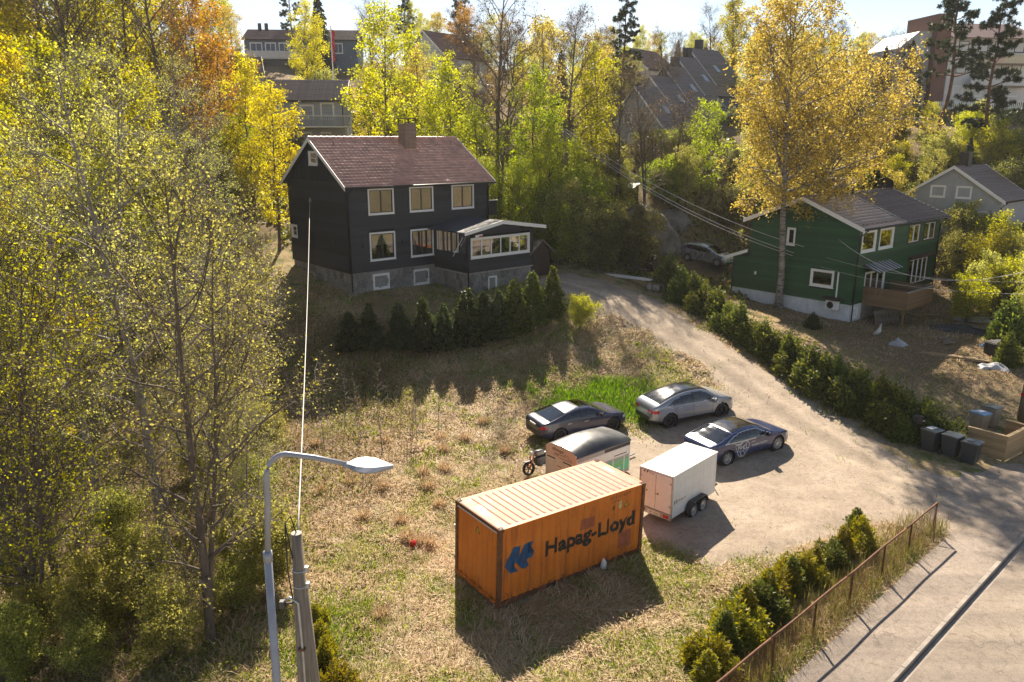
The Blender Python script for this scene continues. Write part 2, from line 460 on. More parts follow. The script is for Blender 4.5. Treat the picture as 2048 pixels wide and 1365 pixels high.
# ------------------------------------------------------------------ terrain
CP = np.array([
 (-.4,20.5,0),(-1.9,22.5,0),(4.5,24.1,-.14),(3.1,26.1,-.08),(6.6,26.4,-.06),(9,23,-.08),(0,16,0),(-5,18,0),(-8.8,19.3,-.3),(-13.2,26.4,-.3),
 (-20,22,-.6),(-16,34,.6),(-8,26,0),(-5,32.4,.2),(-3.1,36.9,.5),(.8,33.1,.35),(5.7,36.8,.7),(4.1,38.4,.8),(-5.6,40.3,1.05),(-9.6,42.9,2.0),
 (-13,41,1.9),(2.5,29,.1),(12,28,0),(7.55,34.65,.42),(10.2,35.7,.55),(9.2,30.7,.15),(11.7,32.1,.25),
 (-10.2,48.4,4.1),(-1.7,55.7,4.3),(-15.5,54.6,4.95),(-8,63,6.2),(-9.0,46.9,3.5),(-4.2,50.9,3.9),(3,46.6,2.9),(-3.3,45.0,2.4),(-.3,50.0,3.9),(-14,46.5,3.6),
 (3.2,50.8,4.2),(5,48.9,3.9),(8.4,45.9,2.9),(10.75,40.4,1.6),(12.8,35.6,.6),(14.7,31.2,.08),(14.9,41.2,1.45),(10.5,52.2,3.1),(7.7,52.2,3.7),(4.1,45.3,3.0),
 (7.9,42.9,2.0),(15.8,34,.3),(17.1,27.6,0),(19,32,0),(21,31,0),(25,36,.3),(22.7,50.7,1.76),(16.65,57,2.3),(25.9,47,1.5),(15.4,63.5,3.15),(17,61,2.95),(20,44,1.4),
 (32.5,59.2,2.2),(35,47,1.6),(30,40,.9),(10,66,6.5),(17,70,7.0),(24,73,7.0),(10,76,10.5),(20,81,12),(0,64,6),(0,76,9.5),(-10,68,8.5),(-19,74,12),(-19,82,13.5),
 (0,92,14),(24,96,16.5),(38,70,7),(45,62,5.5),(42,82,11.5),(58,105,18),(50,95,15.5),(80,100,17),(-30,62,8.5),(-40,50,8),(-30,42,3.5),(-25,30,.4),(-45,30,3),
 (-60,62,14),(-40,92,18),(-40,125,25),(0,125,22.5),(40,130,22),(80,140,22),(0,200,26),(100,200,24),(-100,200,28),(-100,90,20),(100,60,8),(60,40,2),
 (0,0,-.4),(20,10,-.3),(-20,5,-1),(-45,5,0),(40,20,-.2),(-200,60,25),(200,60,12),(0,420,26),(300,400,22),(-300,400,26),(0,-120,-1),(200,-100,-1),(-200,-100,2)], dtype=float)

def _tps(r2):
    return np.where(r2 > 1e-9, 0.5 * r2 * np.log(r2 + 1e-12), 0.0)
_n = len(CP)
_D = ((CP[:, None, :2] - CP[None, :, :2]) ** 2).sum(2)
_A = np.zeros((_n + 3, _n + 3)); _A[:_n, :_n] = _tps(_D) + np.eye(_n) * 6.0
_A[:_n, _n] = 1; _A[:_n, _n+1:] = CP[:, :2]; _A[_n, :_n] = 1; _A[_n+1:, :_n] = CP[:, :2].T
_W = np.linalg.solve(_A, np.concatenate([CP[:, 2], np.zeros(3)]))

K0 = np.array([9.74, 17.32]); KT = np.array([0.737, 0.676]); KN = np.array([0.676, -0.737])
ROAD_Z = -0.02                                   # level of the pavement

def vnoise(x, y, s, seed=0):
    """cheap smooth value noise on numpy arrays, range about -1..1"""
    x = np.asarray(x) / s; y = np.asarray(y) / s
    xi = np.floor(x).astype(np.int64); yi = np.floor(y).astype(np.int64)
    fx = x - xi; fy = y - yi
    fx = fx * fx * (3 - 2 * fx); fy = fy * fy * (3 - 2 * fy)
    def h(a, b):
        n = (a * 374761393 + b * 668265263 + seed * 974634777) & 0x7fffffff
        n = ((n ^ (n >> 13)) * 1274126177) & 0x7fffffff
        return ((n ^ (n >> 16)) & 0xffff) / 32767.5 - 1
    return (h(xi, yi) * (1 - fx) + h(xi + 1, yi) * fx) * (1 - fy) + (h(xi, yi + 1) * (1 - fx) + h(xi + 1, yi + 1) * fx) * fy

def hbase(x, y):
    x = np.atleast_1d(np.asarray(x, float)); y = np.atleast_1d(np.asarray(y, float))
    z = np.empty(x.shape); xf = x.ravel(); yf = y.ravel(); zf = z.ravel()
    for i in range(0, len(xf), 20000):
        a = xf[i:i+20000]; b = yf[i:i+20000]
        r2 = (a[:, None] - CP[None, :, 0]) ** 2 + (b[:, None] - CP[None, :, 1]) ** 2
        zf[i:i+20000] = _tps(r2) @ _W[:_n] + _W[_n] + _W[_n+1] * a + _W[_n+2] * b
    z = zf.reshape(x.shape)
    d = (x - K0[0]) * KN[0] + (y - K0[1]) * KN[1]
    w = smooth(-3.6, -2.3, d) * (1 - smooth(12, 20, d))
    return z * (1 - w) + (ROAD_Z - 0.05 - 0.25 * smooth(-0.9, 0.1, d)) * w

# gravel lot and drive: outline on the ground (from the photograph's plan)
_out_px = [((1838,1056),0),((1760,1035),0),((1660,1075),0),((1540,1120),-.05),((1440,1128),-.1),((1370,1105),-.1),((1290,1085),-.1),((1190,1000),0),((1110,965),.05),((1075,925),.2),
 ((1110,893),.35),((1250,868),.4),((1285,880),.35),((1300,850),.5),((1420,800),.75),((1442,778),1.0),((1390,722),1.7),((1300,668),2.5),((1215,628),3.2),((1150,600),3.7),((1112,588),3.9),((1090,560),4.15),
 ((1120,546),4.3),((1210,566),3.9),((1290,592),3.4),((1370,640),2.7),((1450,694),1.9),((1540,752),1.2),((1640,815),.65),((1740,880),.25),((1830,935),.05),((1900,952),0),((1990,945),0),((2120,905),0),((2200,1000),0),((2000,1080),-.05)]
LOT = np.array([tuple(at_z(p[0], p[1], z))[:2] for p, z in _out_px])

def poly_sd(px, py, P):
    """signed distance, positive inside"""
    px = np.asarray(px, float); py = np.asarray(py, float)
    d = np.full(px.shape, 1e9); ins = np.zeros(px.shape, bool)
    n = len(P)
    for i in range(n):
        ax, ay = P[i]; bx, by = P[(i+1) % n]
        ex, ey = bx - ax, by - ay
        t = np.clip(((px-ax)*ex + (py-ay)*ey) / (ex*ex + ey*ey), 0, 1)
        d = np.minimum(d, np.hypot(px - ax - t*ex, py - ay - t*ey))
        c = ((ay > py) != (by > py)) & (px < (bx-ax)*(py-ay)/(by-ay+1e-12) + ax)
        ins ^= c
    return np.where(ins, d, -d)

def lot_sd(x, y):
    return poly_sd(x, y, LOT) + 0.45 * vnoise(x, y, 1.1, 3) + 0.25 * vnoise(x, y, 0.4, 4)

def height(x, y):
    x = np.asarray(x, float); y = np.asarray(y, float)
    z = hbase(x, y).reshape(x.shape)
    d = (x - K0[0]) * KN[0] + (y - K0[1]) * KN[1]
    k = (1 - smooth(-3.5, -2.5, d)) * (1 - smooth(-0.3, 0.6, poly_sd(x, y, LOT)))
    far = smooth(45, 80, y)
    return z + k * (0.07 * vnoise(x, y, 1.3, 1) + 0.05 * vnoise(x, y, 0.55, 2) + far * 0.8 * vnoise(x, y, 7, 5))

def hz(x, y):
    return float(height(np.array([x]), np.array([y]))[0])

def graded(a, b, step, out, grow=1.16):
    core = list(np.arange(a, b + 1e-6, step))
    s = step; v = a; lo = []
    while v > out[0]:
        s *= grow; v -= s; lo.append(v)
    s = step; v = b; hi = []
    while v < out[1]:
        s *= grow; v += s; hi.append(v)
    return np.array(lo[::-1] + core + hi)

gx = graded(-26, 36, 0.4, (-420, 420)); gy = graded(12, 60, 0.4, (-160, 700))
GX, GY = np.meshgrid(gx, gy)
GZ = height(GX, GY)
nx, ny = len(gx), len(gy)
idx = np.arange(nx * ny).reshape(ny, nx)
gf = np.stack([idx[:-1, :-1], idx[:-1, 1:], idx[1:, 1:], idx[1:, :-1]], -1).reshape(-1, 4)
gme = np_mesh('ground', np.stack([GX.ravel(), GY.ravel(), GZ.ravel()], 1), gf, True)
fx, fy = GX.ravel(), GY.ravel()
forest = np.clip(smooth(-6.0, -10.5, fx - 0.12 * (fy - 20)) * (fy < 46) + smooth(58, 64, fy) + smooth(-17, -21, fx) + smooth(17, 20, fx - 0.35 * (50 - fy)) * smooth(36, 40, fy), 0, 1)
green = np.clip(smooth(3.2, 1.2, np.hypot((fx - 4.6) / 1.5, fy - 37.2)) + smooth(3, 1, np.hypot(fx + 5.5, fy - 19.5)) + 0.0 * fx, 0, 1)
for nm, arr in (('forest', forest), ('green', green)):
    at = gme.attributes.new(nm, 'FLOAT', 'POINT'); at.data.foreach_set('value', arr.astype(np.float32))

def ground_mat():
    m, nt, out = new_mat('ground_soil')
    p = nt.nodes.new('ShaderNodeBsdfPrincipled'); v = pos(nt)
    a1 = nt.nodes.new('ShaderNodeAttribute'); a1.attribute_name = 'forest'
    a2 = nt.nodes.new('ShaderNodeAttribute'); a2.attribute_name = 'green'
    n1 = noise(nt, 0.9, 6, 0.62, v); n2 = noise(nt, 6, 6, 0.7, v); n3 = noise(nt, 0.35, 4, 0.55, v)
    dry = ramp(nt, [(0.25, (0.16, 0.115, 0.06)), (0.5, (0.34, 0.26, 0.145)), (0.75, (0.46, 0.37, 0.23))]); nt.links.new(n2.outputs[0], dry.inputs[0])
    gr = ramp(nt, [(0.3, (0.055, 0.085, 0.018)), (0.7, (0.14, 0.19, 0.04))]); nt.links.new(n2.outputs[0], gr.inputs[0])
    fm = ramp(nt, [(0.50, (0, 0, 0)), (0.62, (1, 1, 1))]); nt.links.new(n1.outputs[0], fm.inputs[0])
    c = mixc(nt, mth(nt, 'MAXIMUM', mth(nt, 'MULTIPLY', fm.outputs[0], 0.75), a2.outputs['Fac']), dry.outputs[0], gr.outputs[0])
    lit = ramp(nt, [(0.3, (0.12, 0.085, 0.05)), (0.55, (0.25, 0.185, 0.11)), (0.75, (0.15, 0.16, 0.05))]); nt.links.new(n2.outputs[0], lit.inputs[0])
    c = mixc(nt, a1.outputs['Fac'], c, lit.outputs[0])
    nt.links.new(c, p.inputs['Base Color']); p.inputs['Roughness'].default_value = 0.95; p.inputs['Specular IOR Level'].default_value = 0.1
    b = nt.nodes.new('ShaderNodeBump'); b.inputs['Strength'].default_value = 0.9; b.inputs['Distance'].default_value = 0.08
    nt.links.new(n2.outputs[0], b.inputs['Height']); nt.links.new(b.outputs[0], p.inputs['Normal'])
    nt.links.new(p.outputs[0], out.inputs[0])
    return m
M['ground'] = ground_mat()
tag(link('ground', gme, M['ground']), 'dry grassy sloping ground of the plot and hillside', kind='structure')

def gravel_mat(name, cols, patch):
    m, nt, out = new_mat(name)
    p = nt.nodes.new('ShaderNodeBsdfPrincipled'); v = pos(nt)
    n1 = noise(nt, 0.55, 5, 0.6, v, 0.4); n2 = noise(nt, 22, 5, 0.75, v); n3 = noise(nt, 90, 2, 0.5, v)
    r1 = ramp(nt, [(0.3, cols[0]), (0.55, cols[1]), (0.75, cols[2])]); nt.links.new(n1.outputs[0], r1.inputs[0])
    r2 = ramp(nt, [(0.3, (0.55, 0.55, 0.55)), (0.5, (1, 1, 1)), (0.75, (1.25, 1.22, 1.18))]); nt.links.new(n2.outputs[0], r2.inputs[0])
    c = mixc(nt, 0.75, r1.outputs[0], r2.outputs[0], 'MULTIPLY')
    n4 = noise(nt, 1.6, 5, 0.65, v, 0.5)
    r4 = ramp(nt, [(0.60, (0, 0, 0)), (0.70, (1, 1, 1))]); nt.links.new(n4.outputs[0], r4.inputs[0])
    c = mixc(nt, mth(nt, 'MULTIPLY', r4.outputs[0], 0.5), c, patch)
    ra = nt.nodes.new('ShaderNodeAttribute'); ra.attribute_name = 'rut'
    rr_ = nt.nodes.new('ShaderNodeMapRange'); rr_.inputs[1].default_value = -1; rr_.inputs[2].default_value = 1; rr_.inputs[3].default_value = 0.76; rr_.inputs[4].default_value = 1.24
    nt.links.new(ra.outputs['Fac'], rr_.inputs[0])
    vm = nt.nodes.new('ShaderNodeVectorMath'); vm.operation = 'SCALE'; nt.links.new(c, vm.inputs[0]); nt.links.new(rr_.outputs[0], vm.inputs['Scale']); c = vm.outputs[0]
    n5 = noise(nt, 5, 6, 0.7, v, 0.8)
    r5 = ramp(nt, [(0.35, (0.72, 0.70, 0.68)), (0.5, (1, 1, 1)), (0.68, (1.12, 1.1, 1.08))]); nt.links.new(n5.outputs[0], r5.inputs[0])
    c = mixc(nt, 0.8, c, r5.outputs[0], 'MULTIPLY')
    nt.links.new(c, p.inputs['Base Color']); p.inputs['Roughness'].default_value = 0.92; p.inputs['Specular IOR Level'].default_value = 0.2
    b = nt.nodes.new('ShaderNodeBump'); b.inputs['Strength'].default_value = 0.7; b.inputs['Distance'].default_value = 0.03
    nt.links.new(mth(nt, 'ADD', n2.outputs[0], mth(nt, 'MULTIPLY', n3.outputs[0], 0.6)), b.inputs['Height']); nt.links.new(b.outputs[0], p.inputs['Normal'])
    nt.links.new(p.outputs[0], out.inputs[0])
    return m
def add_cracks(m, strength):
    nt = m.node_tree; p = [n for n in nt.nodes if n.type == 'BSDF_PRINCIPLED'][0]; src = p.inputs['Base Color'].links[0].from_socket
    v = pos(nt); nd = noise(nt, 1.5, 4, 0.6, v)
    mv = nt.nodes.new('ShaderNodeVectorMath'); mv.operation = 'MULTIPLY_ADD'; mv.inputs[1].default_value = (0.9, 0.9, 0.9); nt.links.new(nd.outputs['Color'], mv.inputs[0]); nt.links.new(v, mv.inputs[2])
    vo = nt.nodes.new('ShaderNodeTexVoronoi'); vo.feature = 'DISTANCE_TO_EDGE'; vo.inputs['Scale'].default_value = 0.33; nt.links.new(mv.outputs[0], vo.inputs['Vector'])
    r = ramp(nt, [(0.0, (1, 1, 1)), (0.008, (0, 0, 0))]); nt.links.new(vo.outputs['Distance'], r.inputs[0])
    g = noise(nt, 0.5, 3, 0.5, v); rg_ = ramp(nt, [(0.45, (0, 0, 0)), (0.6, (1, 1, 1))]); nt.links.new(g.outputs[0], rg_.inputs[0])
    c = mixc(nt, mth(nt, 'MULTIPLY', mth(nt, 'MULTIPLY', r.outputs[0], rg_.outputs[0]), strength), src, (0.06, 0.05, 0.045))
    mp = nt.nodes.new('ShaderNodeMapping'); mp.inputs['Rotation'].default_value = (0, 0, -math.atan2(0.676, 0.737)); mp.inputs['Scale'].default_value = (0.05, 1.1, 1); nt.links.new(v, mp.inputs[0])
    nb = noise(nt, 1.0, 4, 0.55, mp.outputs[0]); rb = ramp(nt, [(0.35, (0.80, 0.80, 0.81)), (0.65, (1.1, 1.09, 1.07))]); nt.links.new(nb.outputs[0], rb.inputs[0])
    nt.links.new(mixc(nt, 1.0, c, rb.outputs[0], 'MULTIPLY'), p.inputs['Base Color'])
M['gravel'] = gravel_mat('gravel', ((0.29, 0.235, 0.18), (0.39, 0.32, 0.25), (0.46, 0.385, 0.305)), (0.20, 0.17, 0.14))
M['asphalt'] = gravel_mat('worn_asphalt', ((0.28, 0.235, 0.19), (0.33, 0.28, 0.23), (0.37, 0.31, 0.26)), (0.24, 0.215, 0.19))
M['pavement'] = gravel_mat('pavement_asphalt', ((0.28, 0.235, 0.20), (0.33, 0.28, 0.235), (0.36, 0.305, 0.26)), (0.24, 0.22, 0.19))

add_cracks(M['asphalt'], 0.5); add_cracks(M['pavement'], 0.7)

def sheet(name, x0, x1, y0, y1, st, sdf, zfun, mat, label, edge=0.6):
    xs = np.arange(x0, x1, st); ys = np.arange(y0, y1, st)
    X, Y = np.meshgrid(xs, ys); S = sdf(X, Y)
    Z = zfun(X, Y, S)
    id_ = np.arange(X.size).reshape(X.shape)
    keep = np.maximum.reduce([S[:-1, :-1], S[1:, :-1], S[:-1, 1:], S[1:, 1:]]) > -edge
    f = np.stack([id_[:-1, :-1], id_[:-1, 1:], id_[1:, 1:], id_[1:, :-1]], -1)[keep]
    used = np.unique(f); mp = np.full(X.size, -1); mp[used] = np.arange(len(used))
    me = np_mesh(name, np.stack([X.ravel(), Y.ravel(), Z.ravel()], 1)[used], mp[f], True)
    return tag(link(name, me, mat), label, kind='structure')

def lot_z(X, Y, S):
    return hbase(X, Y).reshape(X.shape) + np.clip(S / 0.5, -1.6, 1) * 0.05 + (0.022 * vnoise(X, Y, 0.9, 8) + 0.012 * vnoise(X, Y, 0.45, 9)) * (S > 0) + 0.02
drv = sheet('gravel_drive', -2, 27, 20, 58, 0.22, lot_sd, lot_z, M['gravel'], 'sandy gravel yard and drive climbing to the black house')
_cl = np.array([(3.0, 51.3), (5.3, 49.2), (8.9, 45.6), (11.4, 40.5), (13.3, 36), (15.2, 31.8), (17.6, 28.6), (20.5, 26.0)])
_vc = np.empty(len(drv.data.vertices)*3, np.float32); drv.data.vertices.foreach_get('co', _vc); _vc = _vc.reshape(-1, 3)
_dm = np.full(len(_vc), 1e9)
for (ax, ay), (bx, by) in zip(_cl[:-1], _cl[1:]):
    ex, ey = bx-ax, by-ay; t = np.clip(((_vc[:, 0]-ax)*ex + (_vc[:, 1]-ay)*ey)/(ex*ex+ey*ey), 0, 1); _dm = np.minimum(_dm, np.hypot(_vc[:, 0]-ax-t*ex, _vc[:, 1]-ay-t*ey))
_wob = _dm + 0.18*vnoise(_vc[:, 0], _vc[:, 1], 2.5, 91)
_rut = np.exp(-((_wob - 0.78)/0.24)**2) - 0.7*np.exp(-(_wob/0.38)**2) + 0.5*np.exp(-((_wob - 1.7)/0.2)**2)
_at = drv.data.attributes.new('rut', 'FLOAT', 'POINT'); _at.data.foreach_set('value', _rut.astype(np.float32))

def strip(name, n0, n1, s0, s1, z, mat, label, thick=0.0, parent=None):
    """flat band along the road between distances n0..n1 from the kerb line"""
    mb = MB(); k = 40
    for i in range(k):
        a = s0 + (s1 - s0) * i / k; b = s0 + (s1 - s0) * (i + 1) / k
        q = [K0 + KT * a + KN * n0, K0 + KT * b + KN * n0, K0 + KT * b + KN * n1, K0 + KT * a + KN * n1]
        mb.add([(p[0], p[1], z) for p in q], [(0, 3, 2, 1)])
    return tag(mb.build(name, mat), label, kind='structure')
strip('pavement', -1.75, 0.0, -60, 90, ROAD_Z, M['pavement'], 'worn pale pavement beside the road')
strip('road', 0.3, 9.0, -60, 90, ROAD_Z - 0.12, M['asphalt'], 'sunlit pale asphalt road')
strip('gutter', 0.16, 0.3, -60, 90, ROAD_Z - 0.124, M['grey_concrete'], 'worn gutter strip along the kerb')
strip('far_pavement', 9.0, 13.0, -60, 90, ROAD_Z - 0.02, M['pavement'], 'pavement across the road')
# kerb stones: a row along the pavement edge
kerb = tag(empty('kerb', (K0[0], K0[1], ROAD_Z)), 'granite kerb between pavement and road', kind='structure')
kst = MB().cbox((0.006, 0.02, -0.2), (0.994, 0.15, 0.012), 0.018).mesh('kerb_stone', M['grey_concrete'])
ang = math.atan2(KT[1], KT[0])
for i in range(-8, 34):
    a = K0 + KT * i
    o = link('kerb_stone', kst, None, kerb)
    o.location = (a[0] - K0[0] + KN[0]*0.155, a[1] - K0[1] + KN[1]*0.155, random.uniform(-.004, .004)); o.rotation_euler = (0, 0, ang)
# ------------------------------------------------------------------ lettering
def text_mesh(body, size, bold=0.0, shear=0.0, spacing=1.0):
    c = bpy.data.curves.new('lettering_curve', 'FONT')
    c.body = body; c.size = size; c.offset = bold; c.shear = shear; c.space_character = spacing
    c.resolution_u = 4
    o = bpy.data.objects.new('lettering_tmp', c)
    COL.objects.link(o)
    dg = bpy.context.evaluated_depsgraph_get()
    dg.update()
    me = bpy.data.meshes.new_from_object(o.evaluated_get(dg))
    bpy.data.objects.remove(o)
    bpy.data.curves.remove(c)
    me.materials.clear()
    return me

def fit_text(body, x0, x1, z0, cap, bold=0.0, spacing=1.0):
    """flat lettering in the local xz plane, facing -y, from x0 to x1 with cap height cap"""
    me = text_mesh(body, 1.0, bold, 0, spacing)
    co = np.array([v.co[:] for v in me.vertices])
    capn = 0.72
    sx = (x1 - x0) / (co[:, 0].max() - co[:, 0].min())
    for v in me.vertices:
        v.co = ((v.co.x - co[:, 0].min()) * sx + x0, 0, v.co.y * cap / capn + z0)
    return me

def poly_mesh(name, polys):
    me = bpy.data.meshes.new(name)
    bm = bmesh.new()
    for P in polys:
        f = bm.faces.new([bm.verts.new((x, 0, z)) for x, z in P])
    bmesh.ops.triangulate(bm, faces=bm.faces)
    bm.to_mesh(me); bm.free()
    return me

def drape(me, cuts, yfun, lift):
    """cut a flat xz mesh at the given x positions and lay it on the surface y = yfun(x, z) (outside is -y)"""
    bm = bmesh.new(); bm.from_mesh(me)
    for x in cuts:
        bmesh.ops.bisect_plane(bm, geom=list(bm.verts) + list(bm.edges) + list(bm.faces), plane_co=(x, 0, 0), plane_no=(1, 0, 0))
    for v in bm.verts: v.co.y = yfun(v.co.x, v.co.z) - lift
    bmesh.ops.recalc_face_normals(bm, faces=bm.faces)
    bm.normal_update()
    fl = [f for f in bm.faces if f.normal.y > 0]
    bmesh.ops.reverse_faces(bm, faces=fl)
    bm.to_mesh(me); bm.free()
    return me

# ------------------------------------------------------------------ shipping container
CL, CW, CH = 6.058, 2.438, 2.591
cu = Vector((math.cos(.631), math.sin(.631), -.025)).normalized()
cv = Vector((-math.sin(.631), math.cos(.631), .008)); cv = (cv - cu * cv.dot(cu)).normalized()
cw = cu.cross(cv)
cm = Matrix.Identity(4)
for i in range(3):
    cm[i][0], cm[i][1], cm[i][2] = cu[i], cv[i], cw[i]
cm[0][3], cm[1][3], cm[2][3] = -.424, 20.53, 0.03
ct = empty('shipping_container', mat=cm, label='orange corrugated steel shipping container standing on the dry grass', cat='container')
PER, DEP = 0.278, 0.036
def corr(x):
    t = (x / PER) % 1.0
    if t < 0.26: return 0.0
    if t < 0.5: return (t - 0.26) / 0.24 * DEP
    if t < 0.76: return DEP
    return (1 - t) / 0.24 * DEP
def corr_cuts(a, b):
    r = []
    for k in range(int(a / PER) - 1, int(b / PER) + 2):
        for t in (0, .26, .5, .76): r.append((k + t) * PER)
    return [x for x in r if a < x < b]
def corr_wall(name, length, z0, z1, M_, mat=None):
    xs = [0.0] + corr_cuts(0, length) + [length]
    mb = MB(); n = len(xs)
    vs = [(x, corr(x), z0) for x in xs] + [(x, corr(x), z1) for x in xs]
    mb.add([M_ @ Vector(p) for p in vs], [(i, i+1, n+i+1, n+i) for i in range(n-1)])
    return mb.build(name, mat or M['container'], ct)
post = 0.13
corr_wall('side_wall', CL - 2*post, 0.16, CH - 0.07, Matrix.Translation((post, 0.03, 0)))
corr_wall('side_wall', CL - 2*post, 0.16, CH - 0.07, Matrix.Translation((CL - post, CW - 0.03, 0)) @ Matrix.Rotation(math.pi, 4, 'Z'))
corr_wall('end_wall', CW - 2*post, 0.16, CH - 0.12, Matrix.Translation((0.04, CW - post, 0)) @ Matrix.Rotation(-math.pi/2, 4, 'Z'))
# door end (far side)
for k in range(2):
    mb = MB().cbox((CL - 0.06, post + k * (CW/2 - post) + 0.01, 0.16), (CL - 0.02, post + (k+1) * (CW/2 - post) - 0.01, CH - 0.12), 0.008)
    d = mb.build('door', M['container'], ct)
    for q in (0.3, 0.75):
        MB().tube([(CL + 0.005, post + k*(CW/2 - post) + q, 0.1), (CL + 0.005, post + k*(CW/2 - post) + q, CH - 0.08)], 0.017, 8).build('lock_rod', M['galv'], d)
for x in (0, CL - post):
    for y in (0, CW - post):
        mb = MB().cbox((x, y, 0.11), (x + post, y + post, CH - 0.11), 0.012)
        mb.build('corner_post', M['container_rust'], ct)
for x in (-0.006, CL - 0.172):
    for y in (-0.006, CW - 0.156):
        for z in (-0.004, CH - 0.114):
            c = MB().cbox((x, y, z), (x + 0.178, y + 0.162, z + 0.118), 0.01).build('corner_casting', M['container_rust'], ct)
            if z > 1:
                MB().cbox((x + 0.03, y + 0.045, z + 0.112), (x + 0.148, y + 0.115, z + 0.1195), 0.02).build('lifting_slot', M['black_plastic'], c)
B('top_rail', (post, 0.012, CH - 0.075), (CL - post, 0.075, CH - 0.012), M['container'], ct)
B('top_rail', (post, CW - 0.075, CH - 0.075), (CL - post, CW - 0.012, CH - 0.012), M['container'], ct)
B('bottom_rail', (post, 0.012, 0.02), (CL - post, 0.06, 0.17), M['container_rust'], ct)
B('bottom_rail', (post, CW - 0.06, 0.02), (CL - post, CW - 0.012, 0.17), M['container_rust'], ct)
B('end_rail', (0.012, post, CH - 0.12), (0.07, CW - post, CH - 0.012), M['container_rust'], ct)
B('end_rail', (0.012, post, 0.02), (0.06, CW - post, 0.17), M['container'], ct)
B('end_rail', (CL - 0.05, post, CH - 0.12), (CL - 0.0, CW - post, CH - 0.012), M['container'], ct)
B('rain_lip', (-0.012, post + 0.02, CH - 0.15), (0.05, CW - post - 0.02, CH - 0.125), M['white_paint'], ct)
B('floor', (0.03, 0.05, 0.12), (CL - 0.06, CW - 0.05, 0.155), M['dark_core'], ct)
for x in (1.9, 3.85):
    B('fork_pocket', (x, 0.004, 0.035), (x + 0.36, 0.05, 0.15), M['black_plastic'], ct)
rf = B('roof_panel', (0.06, 0.04, CH - 0.035), (CL - 0.04, CW - 0.04, CH - 0.018), M['container_top'], ct)
nr = 20
rib = MB()
ribv = [(-0.05, 0), (-0.018, 0.018), (0.018, 0.018), (0.05, 0)]
y0, y1 = 0.17, CW - 0.17
rib.add([(x, y0 + (0.0 if z == 0 else 0.05), z) for x, z in ribv] + [(x, y1 - (0.0 if z == 0 else 0.05), z) for x, z in ribv],
        [(0, 1, 5, 4), (1, 2, 6, 5), (2, 3, 7, 6), (0, 3, 2, 1), (4, 5, 6, 7)])
ribm = rib.mesh('roof_rib', M['container_top'])
for k in range(nr):
    link('roof_rib', ribm, None, ct, loc=(0.52 + k * (CL - 1.0) / (nr - 1), 0, CH - 0.0175))
for x, y, sx, sy in ((0.22, 1.0, 0.16, 0.7), (0.42, 1.35, 0.1, 0.4), (5.72, 1.3, 0.12, 0.5)):
    B('roof_marking', (x, y, CH - 0.018), (x + sx, y + sy, CH - 0.0155), M['paper_white'], ct)

def on_side(me, mat, name, lift=0.003):
    me = drape(me, [post + c for c in corr_cuts(0, CL - 2*post)], lambda x, z: 0.03 + corr(x - post), lift)
    me.materials.append(mat)
    return link(name, me, None, ct)
on_side(fit_text('Hapag-Lloyd', 1.79, 5.67, 1.185, 0.5, bold=0.042, spacing=1.04), M['black_print'], 'lettering', 0.004)
LOGO = [(0.26,1.29),(0.34,1.51),(0.45,1.71),(0.56,1.84),(0.65,1.86),(0.84,1.83),(0.76,1.63),(0.64,1.50),(0.76,1.44),(0.87,1.60),(0.95,1.83),(1.02,1.85),(1.13,1.84),(1.30,1.88),(1.21,1.67),(1.13,1.48),(1.36,1.47),(1.26,1.33),(1.15,1.29),(1.02,1.28),(1.15,1.14),(1.18,1.06),(1.11,1.02),(0.90,1.03),(0.77,1.19),(0.63,1.33),(0.55,1.27),(0.62,1.19),(0.75,1.01),(0.59,1.00),(0.46,1.02)]
on_side(poly_mesh('emblem', [LOGO]), M['logo_blue'], 'emblem', 0.004)
on_side(fit_text('HLXU 221689 7', 4.5, 5.4, 2.36, 0.09, 0.004), M['container_rust'], 'lettering')
on_side(fit_text('22G1', 4.55, 4.85, 2.22, 0.075, 0.004), M['container_rust'], 'lettering')
on_side(poly_mesh('stencil', [[(4.59,1.97),(4.71,1.97),(4.71,2.11),(4.59,2.11)]]), M['container_rust'], 'stencil_mark')
M['sticker'] = pmat('pale_sticker', (0.55, 0.55, 0.30), 0.5, 0.15, 20)
M['sticker_yellow'] = pmat('yellow_sticker', (0.55, 0.40, 0.03), 0.5, 0.15, 20)
on_side(poly_mesh('sticker', [[(4.87,1.95),(5.03,1.95),(5.03,2.2),(4.87,2.2)]]), M['sticker'], 'sticker')
on_side(fit_text('CSC', 4.89, 5.01, 2.09, 0.06, 0.003), M['black_print'], 'sticker_print', 0.006)
on_side(poly_mesh('warning', [[(5.11,1.93),(5.37,1.93),(5.24,2.19)]]), M['black_print'], 'warning_sign')
on_side(poly_mesh('warning', [[(5.15,1.955),(5.33,1.955),(5.24,2.14)]]), M['sticker_yellow'], 'warning_sign', 0.006)
on_side(poly_mesh('patch', [[(3.2,1.62),(3.82,1.62),(3.82,2.0),(3.2,2.0)]]), M['faded_patch'], 'faded_patch', 0.002)
on_side(poly_mesh('patch', [[(4.92,0.45),(5.56,0.45),(5.56,1.06),(4.92,1.06)]]), M['faded_patch'], 'faded_patch', 0.002)
# warning triangle on the short end
w = poly_mesh('warning', [[(1.10, 1.98), (1.36, 1.98), (1.23, 2.22)]]); w.materials.append(M['black_print'])
link('warning_sign', w, None, ct, loc=(0.036, CW, 0), rot=(0, 0, -math.pi/2))
w = poly_mesh('warning', [[(1.15, 2.0), (1.31, 2.0), (1.23, 2.16)]]); w.materials.append(M['sticker_yellow'])
link('warning_sign', w, None, ct, loc=(0.034, CW, 0), rot=(0, 0, -math.pi/2))

